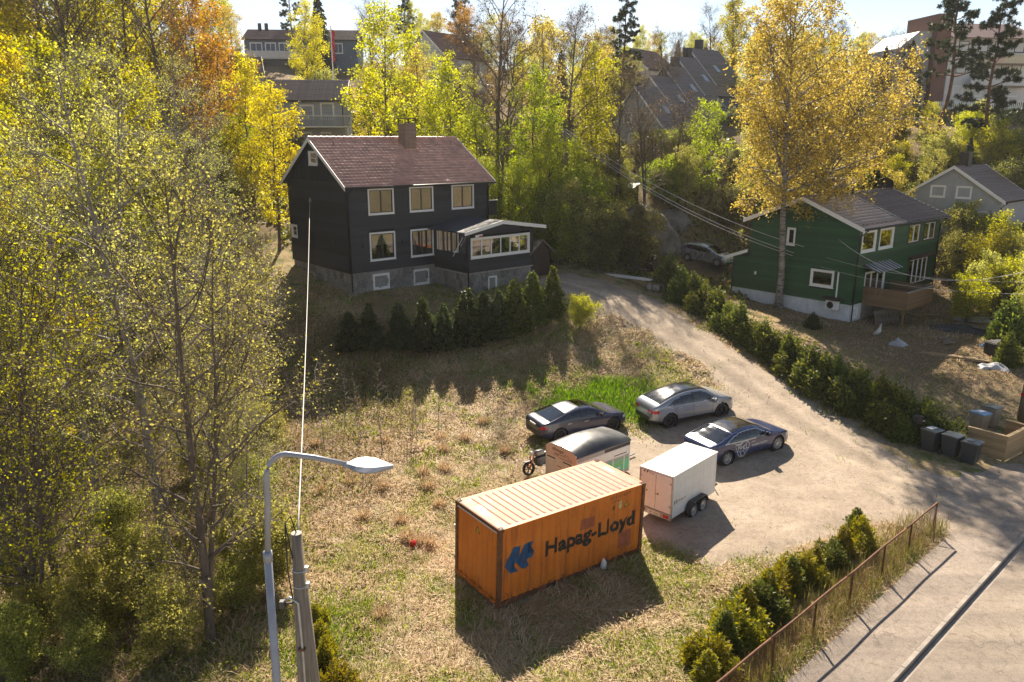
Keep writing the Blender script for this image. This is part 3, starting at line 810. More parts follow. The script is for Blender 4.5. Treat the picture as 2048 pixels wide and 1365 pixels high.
# ------------------------------------------------------------------ wheels
def wheel(parent, x, y, z, r, wid, rimmat, spokes=5, side=-1, steel=False):
    """wheel with its axis along local y; side -1 = outer face towards -y"""
    w = empty('wheel', (x, y, z)); w.parent = parent
    o = side
    prof = [(r*0.66, -wid/2*0.9), (r*0.9, -wid/2), (r*0.985, -wid/2*0.75), (r, 0), (r*0.985, wid/2*0.75), (r*0.9, wid/2), (r*0.66, wid/2*0.9)]
    MB().lathe(prof, 28).build('tyre', M['rubber'], w, True)
    rim = MB().lathe([(r*0.68, o*wid*0.43), (r*0.63, o*wid*0.46), (r*0.6, o*wid*0.34), (r*0.58, -o*wid*0.4)], 28)
    if steel:
        rim.lathe([(r*0.6, o*wid*0.30), (r*0.42, o*wid*0.22), (r*0.25, o*wid*0.36), (0.001, o*wid*0.38)], 20)
    else:
        for k in range(spokes):
            a = 2*math.pi*k/spokes
            Mx = Matrix.Rotation(a, 4, 'Y')
            hw = r*0.055 if spokes > 7 else r*0.08
            rim.box((r*0.08, o*wid*0.40, -hw), (r*0.62, o*wid*0.32, hw), Mx)
        rim.lathe([(r*0.14, o*wid*0.42), (0.001, o*wid*0.43)], 14)
        rim.lathe([(r*0.14, o*wid*0.42), (r*0.14, o*wid*0.3)], 14)
    rim.build('rim', rimmat, w, True)
    MB().lathe([(r*0.57, -o*wid*0.1), (0.001, -o*wid*0.1)], 20).build('brake_disc', M['black_plastic'], w)
    return w

# ------------------------------------------------------------------ white box trailer
def ground_pose(x, y, yaw, z=None):
    return hz(x, y) if z is None else z
tw = empty('box_trailer', (5.79, 25.642, 0.0), R(46.5), 'white twin-axle box trailer standing beside the orange container', 'trailer')
TL, TW, TH, TB = 3.17, 1.42, 1.70, 0.30
M['pinkish'] = M['white_paint']
B('body', (0.02, 0.02, TB), (TL, TW - 0.0, TB + TH - 0.03), M['white_paint'], tw)
MB().cbox((-0.01, -0.012, TB + TH - 0.045), (TL + 0.012, TW + 0.012, TB + TH), 0.012).build('roof', M['white_trim'], tw)
for y in (0.0, TW - 0.03):
    B('corner_trim', (-0.012, y - 0.008, TB), (0.035, y + 0.038, TB + TH - 0.05), M['galv'], tw)
for k in range(2):
    ya = 0.045 + k * (TW/2 - 0.035)
    d = MB().cbox((-0.016, ya, TB + 0.2), (0.018, ya + TW/2 - 0.055, TB + TH - 0.09), 0.008).build('door', M['white_trim'], tw)
    yh = 0.03 if k == 0 else TW - 0.11
    for zz in (TB + 0.45, TB + 1.35):
        B('hinge', (-0.03, yh, zz), (-0.017, yh + 0.09, zz + 0.05), M['galv'], d)
    MB().lathe([(0.03, -0.028), (0.001, -0.03)], 12, Matrix.Translation((0, ya + TW/4 + (0.2 if k == 0 else -0.0), TB + 0.85)) @ Matrix.Rotation(-math.pi/2, 4, 'Z')).build('lock', M['black_plastic'], d)
B('door_handle', (-0.045, TW/2 - 0.14, TB + 0.8), (-0.02, TW/2 - 0.0, TB + 0.83), M['galv'], tw)
rb = B('rear_bar', (-0.05, 0.0, TB - 0.04), (0.02, TW, TB + 0.17), M['galv'], tw)
for y, nm in ((0.1, 'tail_light'), (TW - 0.32, 'tail_light')):
    MB().cbox((-0.075, y, TB + 0.01), (-0.045, y + 0.22, TB + 0.13), 0.01).build(nm, M['red_lens'], tw)
pl = B('number_plate', (-0.062, 0.46, TB), (-0.048, 0.98, TB + 0.12), M['plate'], tw)
t = fit_text('VK 2364', -0.94, -0.50, TB + 0.03, 0.065, 0.004); t.materials.append(M['black_print'])
link('lettering', t, None, tw, loc=(-0.066, 0, 0), rot=(0, 0, -math.pi/2))
for dx, s in ((0, 1),):
    # mudguard over both wheels (near side), then the far side
    for y0_, y1_ in ((-0.20, -0.005), (TW + 0.005, TW + 0.20)):
        prof = [(0.92, TB + 0.02), (1.05, TB + 0.26), (1.16, TB + 0.34), (2.12, TB + 0.34), (2.24, TB + 0.26), (2.37, TB + 0.02)]
        inn = [(x + (0.03 if x < 1.6 else -0.03), z - 0.03) for x, z in prof]
        mb = MB(); n = len(prof)
        for i in range(n - 1):
            mb.add([(prof[i][0], y0_, prof[i][1]), (prof[i+1][0], y0_, prof[i+1][1]), (prof[i+1][0], y1_, prof[i+1][1]), (prof[i][0], y1_, prof[i][1]),
                    (inn[i][0], y0_, inn[i][1]), (inn[i+1][0], y0_, inn[i+1][1]), (inn[i+1][0], y1_, inn[i+1][1]), (inn[i][0], y1_, inn[i][1])],
                   [(0, 1, 2, 3), (7, 6, 5, 4), (0, 4, 5, 1), (2, 6, 7, 3)])
        mb.build('mudguard', M['black_plastic'], tw)
for x in (1.30, 1.98):
    wheel(tw, x, -0.10, 0.24, 0.29, 0.17, M['galv'], side=-1, steel=True)
    wheel(tw, x, TW + 0.10, 0.24, 0.29, 0.17, M['galv'], side=1, steel=True)
    MB().tube([(x, -0.1, 0.24), (x, TW + 0.1, 0.24)], 0.03).build('axle', M['galv'], tw)
MB().tube([(2.6, TW/2 - 0.3, TB - 0.03), (3.75, TW/2, TB + 0.02), (4.25, TW/2, TB + 0.04)], 0.035).build('drawbar', M['galv'], tw)
MB().tube([(2.6, TW/2 + 0.3, TB - 0.03), (3.75, TW/2, TB + 0.02)], 0.035).build('drawbar', M['galv'], tw)
MB().cbox((4.2, TW/2 - 0.05, TB), (4.42, TW/2 + 0.05, TB + 0.1), 0.02).build('coupling', M['black_plastic'], tw)
MB().tube([(4.0, TW/2 - 0.12, -0.02), (4.0, TW/2 - 0.12, 0.75)], 0.025).build('jockey_post', M['galv'], tw)
MB().lathe([(0.10, -0.03), (0.11, 0), (0.10, 0.03), (0.001, 0.031)], 16, Matrix.Translation((4.0, TW/2 - 0.12, 0.08))).build('jockey_wheel', M['rubber'], tw)
B('chassis', (0.3, 0.2, 0.2), (2.9, TW - 0.2, TB + 0.01), M['dark_metal'], tw)
M['lt_red'] = pmat('faded_red_print', (0.45, 0.12, 0.09), 0.6, 0.2)
for k, x in enumerate((0.16, 0.30)):
    m_ = poly_mesh('side_mark', [[(x, TB + 0.53), (x + 0.06, TB + 0.53), (x + 0.10, TB + 0.66), (x + 0.04, TB + 0.66)]]); m_.materials.append(M['black_print'])
    link('side_logo', m_, None, tw, loc=(0, 0.017, 0))
t = fit_text('Tilhenger.no', 0.44, 0.98, TB + 0.55, 0.09, 0.004); t.materials.append(M['lt_red'])
link('lettering', t, None, tw, loc=(0, 0.016, 0))
for x in (0.14, 0.26):
    m_ = poly_mesh('door_mark', [[(x, 1.84), (x + 0.05, 1.84), (x + 0.08, 1.92), (x + 0.03, 1.92)]]); m_.materials.append(M['black_print'])
    link('door_logo', m_, None, tw, loc=(-0.0195, TW - 0.03, 0), rot=(0, 0, -math.pi/2))
t = fit_text('Tilhenger', 0.36, 0.62, 1.84, 0.055, 0.003); t.materials.append(M['lt_red'])
link('lettering', t, None, tw, loc=(-0.0195, TW - 0.03, 0), rot=(0, 0, -math.pi/2))
# ------------------------------------------------------------------ rental trailer with rounded black roof
tr = empty('rental_trailer', (2.544, 28.091, 0.05), R(39.6), 'cream rental trailer with a rounded black lid roof and green panel', 'trailer')
QL, QW, QH, QB = 3.08, 1.82, 1.58, 0.22
M['cream'] = pmat('cream_panel', (0.62, 0.56, 0.47), 0.5, 0.08, 3)
M['panel_grey'] = pmat('grey_panel', (0.34, 0.33, 0.32), 0.5, 0.1, 3)
M['panel_light'] = pmat('light_panel', (0.66, 0.65, 0.64), 0.45, 0.05, 3)
M['mint'] = pmat('mint_green_print', (0.10, 0.50, 0.27), 0.5, 0.08, 4)
M['lid_black'] = pmat('black_lid', (0.030, 0.034, 0.040), 0.38, 0.3, 2.5, spec=0.6)
M['peach'] = pmat('peach_panel', (0.62, 0.44, 0.35), 0.5, 0.06, 3)
B('body', (0.0, 0.0, QB), (QL, QW, QB + QH - 0.22), M['panel_light'], tr)
# tailgate: cream lower half and pink upper half
B('tailgate', (-0.025, 0.02, QB), (-0.002, QW - 0.02, QB + QH - 0.52), M['cream'], tr)
mb = MB(); ug = []
for k in range(13):
    t_ = k / 12; y = 0.02 + t_ * (QW - 0.04)
    ug.append((y, QB + QH - 0.06 + 0.05 * math.sin(math.pi * t_) - 0.10 * (abs(2*t_ - 1) ** 6)))
n = len(ug)
mb.add([(-0.03, y, QB + QH - 0.52) for y, z in ug] + [(-0.03, y, z) for y, z in ug] + [(0.0, y, QB + QH - 0.52) for y, z in ug] + [(0.0, y, z) for y, z in ug],
       [(i, i+1, n+i+1, n+i) for i in range(n-1)] + [(n+i, n+i+1, 3*n+i+1, 3*n+i) for i in range(n-1)] + [(2*n+i, 3*n+i, 3*n+i+1, 2*n+i+1) for i in range(n-1)] + [(0, n, 3*n, 2*n), (n-1, 2*n-1+0, 4*n-1, 3*n-1)])
mb.build('rear_hatch', M['peach'], tr)
t = fit_text('tilhenger', 0.42, 1.10, QB + QH - 0.25, 0.14, 0.006); t.materials.append(M['black_print'])
link('lettering', t, None, tr, loc=(-0.034, QW, 0), rot=(0, 0, -math.pi/2))
t = fit_text('nor', 0.55, 0.84, QB + QH - 0.43, 0.14, 0.006); t.materials.append(M['black_print'])
link('lettering', t, None, tr, loc=(-0.034, QW, 0), rot=(0, 0, -math.pi/2))
mb = MB()
for a, b in (((1.10, -0.27), (1.34, -0.27)), ((1.34, -0.27), (1.34, -0.40)), ((1.34, -0.40), (1.56, -0.40)), ((1.56, -0.40), (1.56, -0.48)), ((1.56, -0.48), (0.84, -0.48)), ((0.86, -0.35), (1.2, -0.35)), ((1.2, -0.35), (1.2, -0.3))):
    ya, za = QW - a[0], QB + QH + a[1]; yb, zb = QW - b[0], QB + QH + b[1]
    mb.box((-0.035, min(ya, yb) - 0.007, min(za, zb) - 0.007), (-0.0335, max(ya, yb) + 0.007, max(za, zb) + 0.007))
mb.build('logo_outline', M['black_print'], tr)
for ya in (QW - 0.12, QW - 1.05):
    B('handle_strip', (-0.04, ya - 0.48, QB + QH - 0.62), (-0.024, ya, QB + QH - 0.58), M['black_print'], tr)
B('red_mark', (-0.028, QW - 0.95, QB + QH - 0.88), (-0.0255, QW - 0.72, QB + QH - 0.85), M['red_lens'], tr)
# domed lid: arched across, lower at the front right
mb = MB(); nu, nv = 15, 17; grid = []
for i in range(nu):
    s_ = i / (nu - 1); x = -0.02 + s_ * (QL + 0.05)
    for j in range(nv):
        t_ = j / (nv - 1); y = -0.02 + t_ * (QW + 0.04)
        edge = abs(2*t_ - 1)
        zr = QB + QH - 0.20 + 0.16 * (1 - edge ** 5) + 0.06 * math.cos((t_ - .5) * math.pi)
        zr += 0.14 * math.sin(min(1, s_ * 1.15) * math.pi) * (1 - edge ** 3) - 0.22 * max(0, s_ - 0.75) ** 1.2 * 2 * (1 - edge ** 4)
        grid.append((x, y, zr))
fs = [(i*nv+j, (i+1)*nv+j, (i+1)*nv+j+1, i*nv+j+1) for i in range(nu-1) for j in range(nv-1)]
mb.add(grid, fs)
sk = []
for i in range(nu): sk.append(i*nv)
base = len(mb.v)
for side in (0, nv-1):
    ring = [grid[i*nv+side] for i in range(nu)]
    m0 = len(mb.v)
    mb.add(ring + [(x, y, QB + QH - 0.235) for x, y, z in ring], [(i, i+1, nu+i+1, nu+i) for i in range(nu-1)])
for i in (0, nu-1):
    ring = [grid[i*nv+j] for j in range(nv)]
    mb.add(ring + [(x, y, QB + QH - 0.235) for x, y, z in ring], [(j, j+1, nv+j+1, nv+j) for j in range(nv-1)])
mb.build('lid', M['lid_black'], tr, True)
MB().cbox((-0.05, QW/2 - 0.05, QB + QH + 0.0), (0.02, QW/2 + 0.05, QB + QH + 0.04), 0.01).build('lid_latch', M['black_plastic'], tr)
# side cladding (near side, y<0): panels
def sp(name, x0, x1, z0, z1, mat, lift=0.006):
    return B(name, (x0, -lift, QB + z0), (x1, -0.001, QB + z1), mat, tr)
sp('upper_panel', 0.02, QL - 0.02, QH - 0.42, QH - 0.25, M['panel_grey'])
sp('dark_panel', 1.55, QL - 0.03, QH - 0.40, QH - 0.26, M['dark_metal'], 0.012)
sp('light_band', 0.02, QL - 0.02, QH - 0.78, QH - 0.43, M['panel_light'])
sp('slot', 2.1, 2.85, QH - 0.70, QH - 0.67, M['black_print'], 0.014)
sp('lower_panel', 0.02, QL - 0.02, 0.02, QH - 0.79, M['panel_grey'])
for x in (2.02, 2.68, 3.0):
    sp('panel_rail', x, x + 0.05, 0.02, QH - 0.79, M['panel_light'], 0.02)
sp('green_panel', 1.55, 2.02, 0.22, 0.60, M['mint'], 0.012)
sp('green_panel', 2.07, 2.68, 0.18, 0.58, M['mint'], 0.012)
sp('green_panel', 2.73, 3.0, 0.16, 0.56, M['mint'], 0.012)
for z in (0.63, 0.68):
    sp('mint_stripe', 1.5, 3.0, z, z + 0.025, M['mint'], 0.013)
for z in (0.25, 0.31):
    sp('white_stripe', 2.18, 2.5, z, z + 0.03, M['panel_light'], 0.016)
t = fit_text('TILHENGER', 2.12, 2.62, QB + 0.44, 0.075, 0.004); t.materials.append(M['sticker_yellow'])
link('lettering', t, None, tr, loc=(0, -0.018, 0))
# printed bicycle picture: a plain yellow and black motif of frame and wheel
m_ = poly_mesh('print', [[(1.1, QB + 0.42), (1.35, QB + 0.55), (1.62, QB + 0.42), (1.5, QB + 0.2), (1.3, QB + 0.12)]]); m_.materials.append(M['sticker_yellow'])
link('picture_print', m_, None, tr, loc=(0, -0.0135, 0))
MB().lathe([(0.17, -0.001), (0.12, -0.001), (0.12, 0.001)], 20, Matrix.Translation((1.5, -0.015, QB + 0.22))).build('picture_print', M['black_print'], tr)
MB().lathe([(0.05, -0.001), (0.001, -0.001)], 12, Matrix.Translation((2.36, -0.008, QB + 0.06))).build('sticker', M['red_lens'], tr)
M['teal'] = pmat('teal_cover', (0.05, 0.16, 0.19), 0.5, 0.3, 6)
MB().tube([(QL, QW/2 - .5, QB + 0.02), (QL + 1.0, QW/2, QB + 0.08), (QL + 1.35, QW/2, QB + 0.1)], 0.035).build('drawbar', M['galv'], tr)
MB().cbox((QL + 0.02, 0.25, QB + 0.5), (QL + 0.3, 0.62, QB + 0.72), 0.06).build('winch_cover', M['teal'], tr)
MB().tube([(QL + 0.12, 0.42, QB + 0.3), (QL + 0.12, 0.42, QB + 0.62)], 0.03).build('winch_post', M['galv'], tr)
wheel(tr, 1.6, 0.04, 0.26, 0.30, 0.18, M['galv'], side=-1, steel=True)
wheel(tr, 1.6, QW - 0.04, 0.26, 0.30, 0.18, M['galv'], side=1, steel=True)
# ------------------------------------------------------------------ cars
def cat_interp(xs, ys, x):
    """monotone-ish cubic interpolation on numpy arrays"""
    xs = np.asarray(xs, float); ys = np.asarray(ys, float); x = np.asarray(x, float)
    d = np.diff(ys) / np.diff(xs)
    m = np.empty_like(ys); m[1:-1] = np.where(d[:-1]*d[1:] > 0, 2*d[:-1]*d[1:]/(d[:-1]+d[1:]+1e-12), 0); m[0] = d[0]; m[-1] = d[-1]
    i = np.clip(np.searchsorted(xs, x) - 1, 0, len(xs)-2)
    h = xs[i+1] - xs[i]; t = np.clip((x - xs[i]) / h, 0, 1)
    return (2*t**3-3*t**2+1)*ys[i] + (t**3-2*t**2+t)*h*m[i] + (-2*t**3+3*t**2)*ys[i+1] + (t**3-t**2)*h*m[i+1]

class Car:
    """body lofted from plan and side profiles; x runs from tail (0) to nose (L), y to the left, z up"""
    def __init__(s, L, top, belt, half, bot, roofin, wheels, wr, NX=150, NV=46):
        s.L = L; s.top = top; s.belt = belt; s.half = half; s.bot = bot; s.roofin = roofin
        s.wheels = wheels; s.wr = wr; s.NX = NX; s.NV = NV
        e = np.linspace(0, 1, NX); s.X = (e*0.86 + 0.14*(0.5 - 0.5*np.cos(math.pi*e))) * L
        I = lambda t, x: cat_interp([p[0] for p in t], [p[1] for p in t], x)
        s.I = I
        zt = I(top, s.X); zb = np.minimum(I(belt, s.X), zt - 0.02); hw = I(half, s.X); z0 = I(bot, s.X)
        green = np.clip((zt - zb) / 0.55, 0, 1)
        zmid = z0 + (zb - z0) * 0.55
        yr = hw * (1 - roofin * green) - 0.03*(1-green)
        ze = zb + (zt - zb) * (0.80 + 0.05 * green)
        C = np.zeros((NX, 9, 2))
        rows = [(np.zeros(NX), z0), (hw*0.82, z0), (hw*0.955, z0 + (zb-z0)*0.10), (hw*0.995, zmid*0.6 + z0*0.4), (hw, zmid), (hw*0.975, zb),
                (yr, ze), (yr*0.62, ze + (zt-ze)*0.86), (np.zeros(NX), zt)]
        for k, (y, z) in enumerate(rows): C[:, k, 0] = y; C[:, k, 1] = z
        ctrl = np.arange(9.0)
        s.V = np.concatenate([np.linspace(0, 2, 8)[:-1], np.linspace(2, 5, 16)[:-1], np.linspace(5, 6, 12)[:-1], np.linspace(6, 8, 12)])
        nv = len(s.V); P = np.zeros((NX, nv, 3)); P[:, :, 0] = s.X[:, None]
        for i in range(NX):
            P[i, :, 1] = cat_interp(ctrl, C[i, :, 0], s.V); P[i, :, 2] = cat_interp(ctrl, C[i, :, 1], s.V)
        s.P = P; s.nv = nv
    def side_y(s, x, z):
        """half width of the body side at x, z (below the shoulder of the roof)"""
        i = int(np.clip(np.searchsorted(s.X, x), 1, s.NX-1)); t = (x - s.X[i-1]) / (s.X[i] - s.X[i-1])
        row = s.P[i-1]*(1-t) + s.P[i]*t
        k = (s.V >= 2) & (s.V <= 6)
        return float(np.interp(z, row[k, 2], row[k, 1]))
    def build(s, root, paint, regions, roofmat=None, clear=False):
        """regions: function(x, v, y, z) -> part name or None"""
        P = s.P.copy(); NX, nv = s.NX, s.nv
        # wheel arches: snap nearby side points on to the arch circle
        ar = s.wr * 1.15
        for wx in s.wheels:
            d = np.hypot(P[:, :, 0] - wx, P[:, :, 2] - s.wr)
            m = (np.abs(d - ar) < 0.028) & (s.V[None, :] > 0.9) & (s.V[None, :] < 5)
            P[:, :, 0] = np.where(m, wx + (P[:, :, 0]-wx)*ar/np.maximum(d, 1e-6), P[:, :, 0])
            P[:, :, 2] = np.where(m, s.wr + (P[:, :, 2]-s.wr)*ar/np.maximum(d, 1e-6), P[:, :, 2])
        mid = (P[:-1, :-1] + P[1:, :-1] + P[:-1, 1:] + P[1:, 1:]) / 4
        vm = (s.V[:-1] + s.V[1:]) / 2
        parts = {}
        for i in range(NX-1):
            for j in range(nv-1):
                x, y, z = mid[i, j]; v = vm[j]
                hole = False
                if v < 5 and y > 0.45:
                    for wx in s.wheels:
                        if math.hypot(x-wx, z-s.wr) < ar: hole = True
                if hole: continue
                nm = regions(x, v, y, z)
                for sd in (-1, 1):
                    key = nm if nm in ('body', 'windscreen', 'rear_window', 'roof', 'bonnet', 'boot_lid', 'sunroof') else (nm, sd)
                    parts.setdefault(key, []).append((i, j, sd))
        mats = {'body': paint, 'windscreen': M['clear_glass'], 'rear_window': M['car_glass'], 'side_window': M['car_glass'], 'front_window': M['clear_glass'] if clear else M['car_glass'], 'rear_side_window': M['car_glass'], 'roof': roofmat or paint,
                'bonnet': paint, 'boot_lid': paint, 'front_door': paint, 'rear_door': paint, 'headlight': M['lamp_lens'], 'tail_light': M['red_lens'], 'sill': M['black_plastic'],
                'pillar': M['black_gloss'], 'chrome': M['alloy'], 'sunroof': M['car_glass'], 'grille': M['black_plastic']}
        for key, fl in parts.items():
            nm = key if isinstance(key, str) else key[0]
            vid = {}; vs = []; fs = []
            def V_(i, j, sd):
                k = (i, j, sd if j < nv-1 and j > 0 else 1)
                if k not in vid:
                    vid[k] = len(vs); p = P[i, j]; vs.append((p[0], p[1]*sd, p[2]))
                return vid[k]
            for i, j, sd in fl:
                q = [V_(i, j, sd), V_(i+1, j, sd), V_(i+1, j+1, sd), V_(i, j+1, sd)]
                fs.append(tuple(q if sd < 0 else q[::-1]))
            me = bpy.data.meshes.new(nm); me.from_pydata(vs, [], fs)
            me.polygons.foreach_set('use_smooth', np.ones(len(fs), bool)); me.materials.append(mats[nm]); me.update()
            link(nm, me, None, root)
        # nose and tail caps
        for i in (0, NX-1):
            ring = [tuple(p) for p in P[i]] + [(p[0], -p[1], p[2]) for p in P[i][-2:0:-1]]
            MB().add(ring, [tuple(range(len(ring)))]).build('bumper', M['black_plastic'], root)
        # wheel housings and underbody
        for wx in s.wheels:
            for sd in (-1, 1):
                MB().lathe([(ar*1.01, sd*(s.hwm-0.03)), (ar*1.01, sd*0.42), (0.001, sd*0.42)], 28, Matrix.Translation((wx, 0, s.wr))).build('wheel_housing', M['black_plastic'], root)
        return root
    @property
    def hwm(s): return max(p[1] for p in s.half)

def in_poly(x, z, P):
    c = False; n = len(P)
    for i in range(n):
        ax, az = P[i]; bx, bz = P[(i+1) % n]
        if (az > z) != (bz > z) and x < (bx-ax)*(z-az)/(bz-az)+ax: c = not c
    return c

def finish_car(c, root, paint, rimmat, spokes, mirror_x, plate_z, handles, plate_front=None, wid=0.24):
    for wx in c.wheels:
        for sd in (-1, 1):
            wheel(root, wx, sd*(c.hwm - 0.03 - wid/2), c.wr, c.wr, wid, rimmat, spokes, side=sd)
    for sd in (-1, 1):
        y = c.side_y(mirror_x, 1.0) if True else 0
        m = MB().cbox((mirror_x - 0.10, sd*(y + 0.04) - 0.0, 0.98), (mirror_x + 0.07, sd*(y + 0.22), 1.11), 0.035)
        m.tube([(mirror_x, sd*(y - 0.06), 0.98), (mirror_x, sd*(y + 0.08), 1.02)], 0.025, 6)
        m.build('wing_mirror', paint, root, True)
        for hx, hzz in handles:
            yy = c.side_y(hx, hzz)
            MB().cbox((hx - 0.11, sd*(yy + 0.012) - 0.012, hzz - 0.015), (hx + 0.11, sd*(yy + 0.012) + 0.012, hzz + 0.015), 0.006).build('door_handle', M['alloy'], root)
    B('number_plate', (c.plate_x - 0.02, -0.26, plate_z), (c.plate_x, 0.26, plate_z + 0.11), M['plate'], root)
    if plate_front:
        B('number_plate', (plate_front[0], -0.26, plate_front[1]), (plate_front[0] + 0.02, 0.26, plate_front[1] + 0.11), M['plate'], root)
    # seats and dash seen through the glass
    xs = (c.wheels[0] + 0.75, c.wheels[0] + 1.65)
    for x in xs:
        for y in (-0.4, 0.4):
            st = MB().cbox((x - 0.02, y - 0.25, 0.42), (x + 0.5, y + 0.25, 0.58), 0.05)
            st.cbox((x - 0.16, y - 0.24, 0.5), (x + 0.02, y + 0.24, 1.02), 0.06); st.cbox((x - 0.14, y - 0.12, 1.0), (x - 0.03, y + 0.12, 1.2), 0.04)
            st.build('seat', M['seat'], root, True)
    MB().cbox((c.wheels[0] + 2.2, -0.66, 0.45), (c.wheels[1] - 0.1, 0.66, 0.86), 0.08).build('dashboard', M['seat'], root)
    MB().lathe([(0.19, -0.012), (0.205, 0), (0.19, 0.012), (0.175, 0), (0.19, -0.012)], 20, Matrix.Translation((c.wheels[0] + 2.13, 0.38, 0.9)) @ Matrix.Rotation(math.pi/2.6, 4, 'Y') @ Matrix.Rotation(math.pi/2, 4, 'Z')).build('steering_wheel', M['black_plastic'], root)
    B('underbody', (0.35, -0.6, 0.2), (c.L - 0.4, 0.6, 0.34), M['black_plastic'], root)

def seam(c, root, pts, mat=None, w=0.008):
    """thin dark shut line on the near side following x,z points"""
    for sd in (-1, 1):
        mb = MB()
        for (x0, z0), (x1, z1) in zip(pts[:-1], pts[1:]):
            k = 4
            for q in range(k):
                a = q/k; b = (q+1)/k
                xa, za, xb, zb = x0+(x1-x0)*a, z0+(z1-z0)*a, x0+(x1-x0)*b, z0+(z1-z0)*b
                dx, dz = (z1-z0), -(x1-x0); l = math.hypot(dx, dz); dx, dz = dx/l*w, dz/l*w
                vs = []
                for X_, Z_ in ((xa-dx, za-dz), (xb-dx, zb-dz), (xb+dx, zb+dz), (xa+dx, za+dz)):
                    vs.append((X_, sd*(c.side_y(X_, Z_)+0.003), Z_))
                mb.add(vs, [(0, 1, 2, 3)])
        mb.build('shut_line', mat or M['black_plastic'], root)

def place_car(name, rear, yaw, wx, hwm, label, pitch=0.0, scale=1.0):
    """rear = world position of the rear right wheel's ground contact"""
    Mx = Matrix.Rotation(yaw, 4, 'Z') @ Matrix.Rotation(-pitch, 4, 'Y') @ Matrix.Scale(scale, 4)
    off = Mx @ Vector((wx, -(hwm - 0.03), 0))
    return empty(name, mat=Matrix.Translation(Vector(rear) - off) @ Mx, label=label, cat='car', group='cars parked on the plot')

# --- silver crossover
SUV = Car(4.75, [(0,.62),(.05,.92),(.18,1.10),(.5,1.25),(1.0,1.43),(1.6,1.57),(2.2,1.63),(2.7,1.61),(3.1,1.47),(3.45,1.26),(3.72,1.10),(4.1,1.02),(4.45,.90),(4.66,.75),(4.75,.58)],
          [(0,.58),(.06,.88),(.3,1.00),(1.0,1.03),(2.4,.99),(3.5,.94),(4.1,.90),(4.5,.78),(4.75,.54)],
          [(0,.60),(.08,.76),(.35,.90),(1.0,.955),(2.4,.96),(3.7,.955),(4.25,.90),(4.55,.78),(4.75,.52)],
          [(0,.40),(.3,.26),(1,.22),(4,.22),(4.5,.24),(4.75,.36)], 0.30, (0.93, 3.82), 0.36)
SUV.plate_x = 0.06
dlo = [(0.78,1.10),(1.15,1.29),(1.7,1.42),(2.3,1.475),(2.75,1.44),(3.15,1.27),(3.42,1.06),(2.5,1.035),(1.2,1.07)]
def suv_reg(x, v, y, z):
    if v > 5:
        if in_poly(x, z, dlo) and v < 6.0: return 'pillar' if abs(x-2.16) < 0.045 else ('front_window' if x > 2.16 else 'rear_side_window')
        if v > 6.15 and 3.05-0.03*(8-v) < x < 3.72: return 'windscreen'
        if v > 6.15 and 0.42 < x <= 3.05: return 'roof'
        if v > 5.6 and x > 3.74: return 'bonnet'
    if x > 4.38 and 0.60 < z < 0.74 and y > 0.42: return 'headlight'
    if x < 0.34 and 0.80 < z < 0.93 and y > 0.38: return 'tail_light'
    if v < 2.6: return 'sill'
    if x > 4.62 and z < 0.5: return 'grille'
    if 2 < v < 5 and 2.2 < x < 3.22: return 'front_door'
    if 2 < v < 5 and 1.25 < x <= 2.2: return 'rear_door'
    return 'body'
car = place_car('parked_car', (7.50, 34.42, 0.46), R(23.0), 0.93, 0.96, 'silver crossover car with black wheels beside the bright green grass', R(2.2), 1.02)
SUV.build(car, M['silver_paint'], suv_reg, M['black_gloss'])
finish_car(SUV, car, M['silver_paint'], M['black_wheel'], 10, 3.28, 0.72, [(1.45, .93), (2.4, .91)])
seam(SUV, car, [(3.22, .35), (3.30, .92)]); seam(SUV, car, [(2.2, .34), (2.18, .98)]); seam(SUV, car, [(1.36, .55), (1.22, .8), (1.2, .98)])
# --- blue saloon with printed artwork
SED = Car(4.97, [(0,.66),(.05,.88),(.16,1.0),(.45,1.06),(.9,1.19),(1.5,1.36),(2.1,1.44),(2.6,1.43),(3.0,1.33),(3.4,1.14),(3.75,.97),(4.2,.90),(4.6,.80),(4.87,.66),(4.97,.52)],
          [(0,.62),(.06,.86),(.3,.93),(1.0,.95),(2.4,.92),(3.6,.88),(4.2,.82),(4.6,.72),(4.97,.48)],
          [(0,.60),(.08,.78),(.35,.90),(1.0,.965),(2.4,.97),(3.8,.965),(4.4,.90),(4.75,.78),(4.97,.5)],
          [(0,.40),(.3,.26),(1,.20),(4.2,.20),(4.7,.22),(4.97,.34)], 0.31, (1.0, 3.96), 0.35)
SED.plate_x = 0.05
dls = [(0.92,1.00),(1.3,1.155),(1.8,1.27),(2.3,1.30),(2.75,1.255),(3.1,1.10),(3.3,.965),(2.4,.955),(1.3,.985)]
dls2 = [(0.84,.985),(1.28,1.18),(1.8,1.30),(2.3,1.332),(2.8,1.28),(3.17,1.11),(3.4,.945),(2.4,.93),(1.3,.955)]
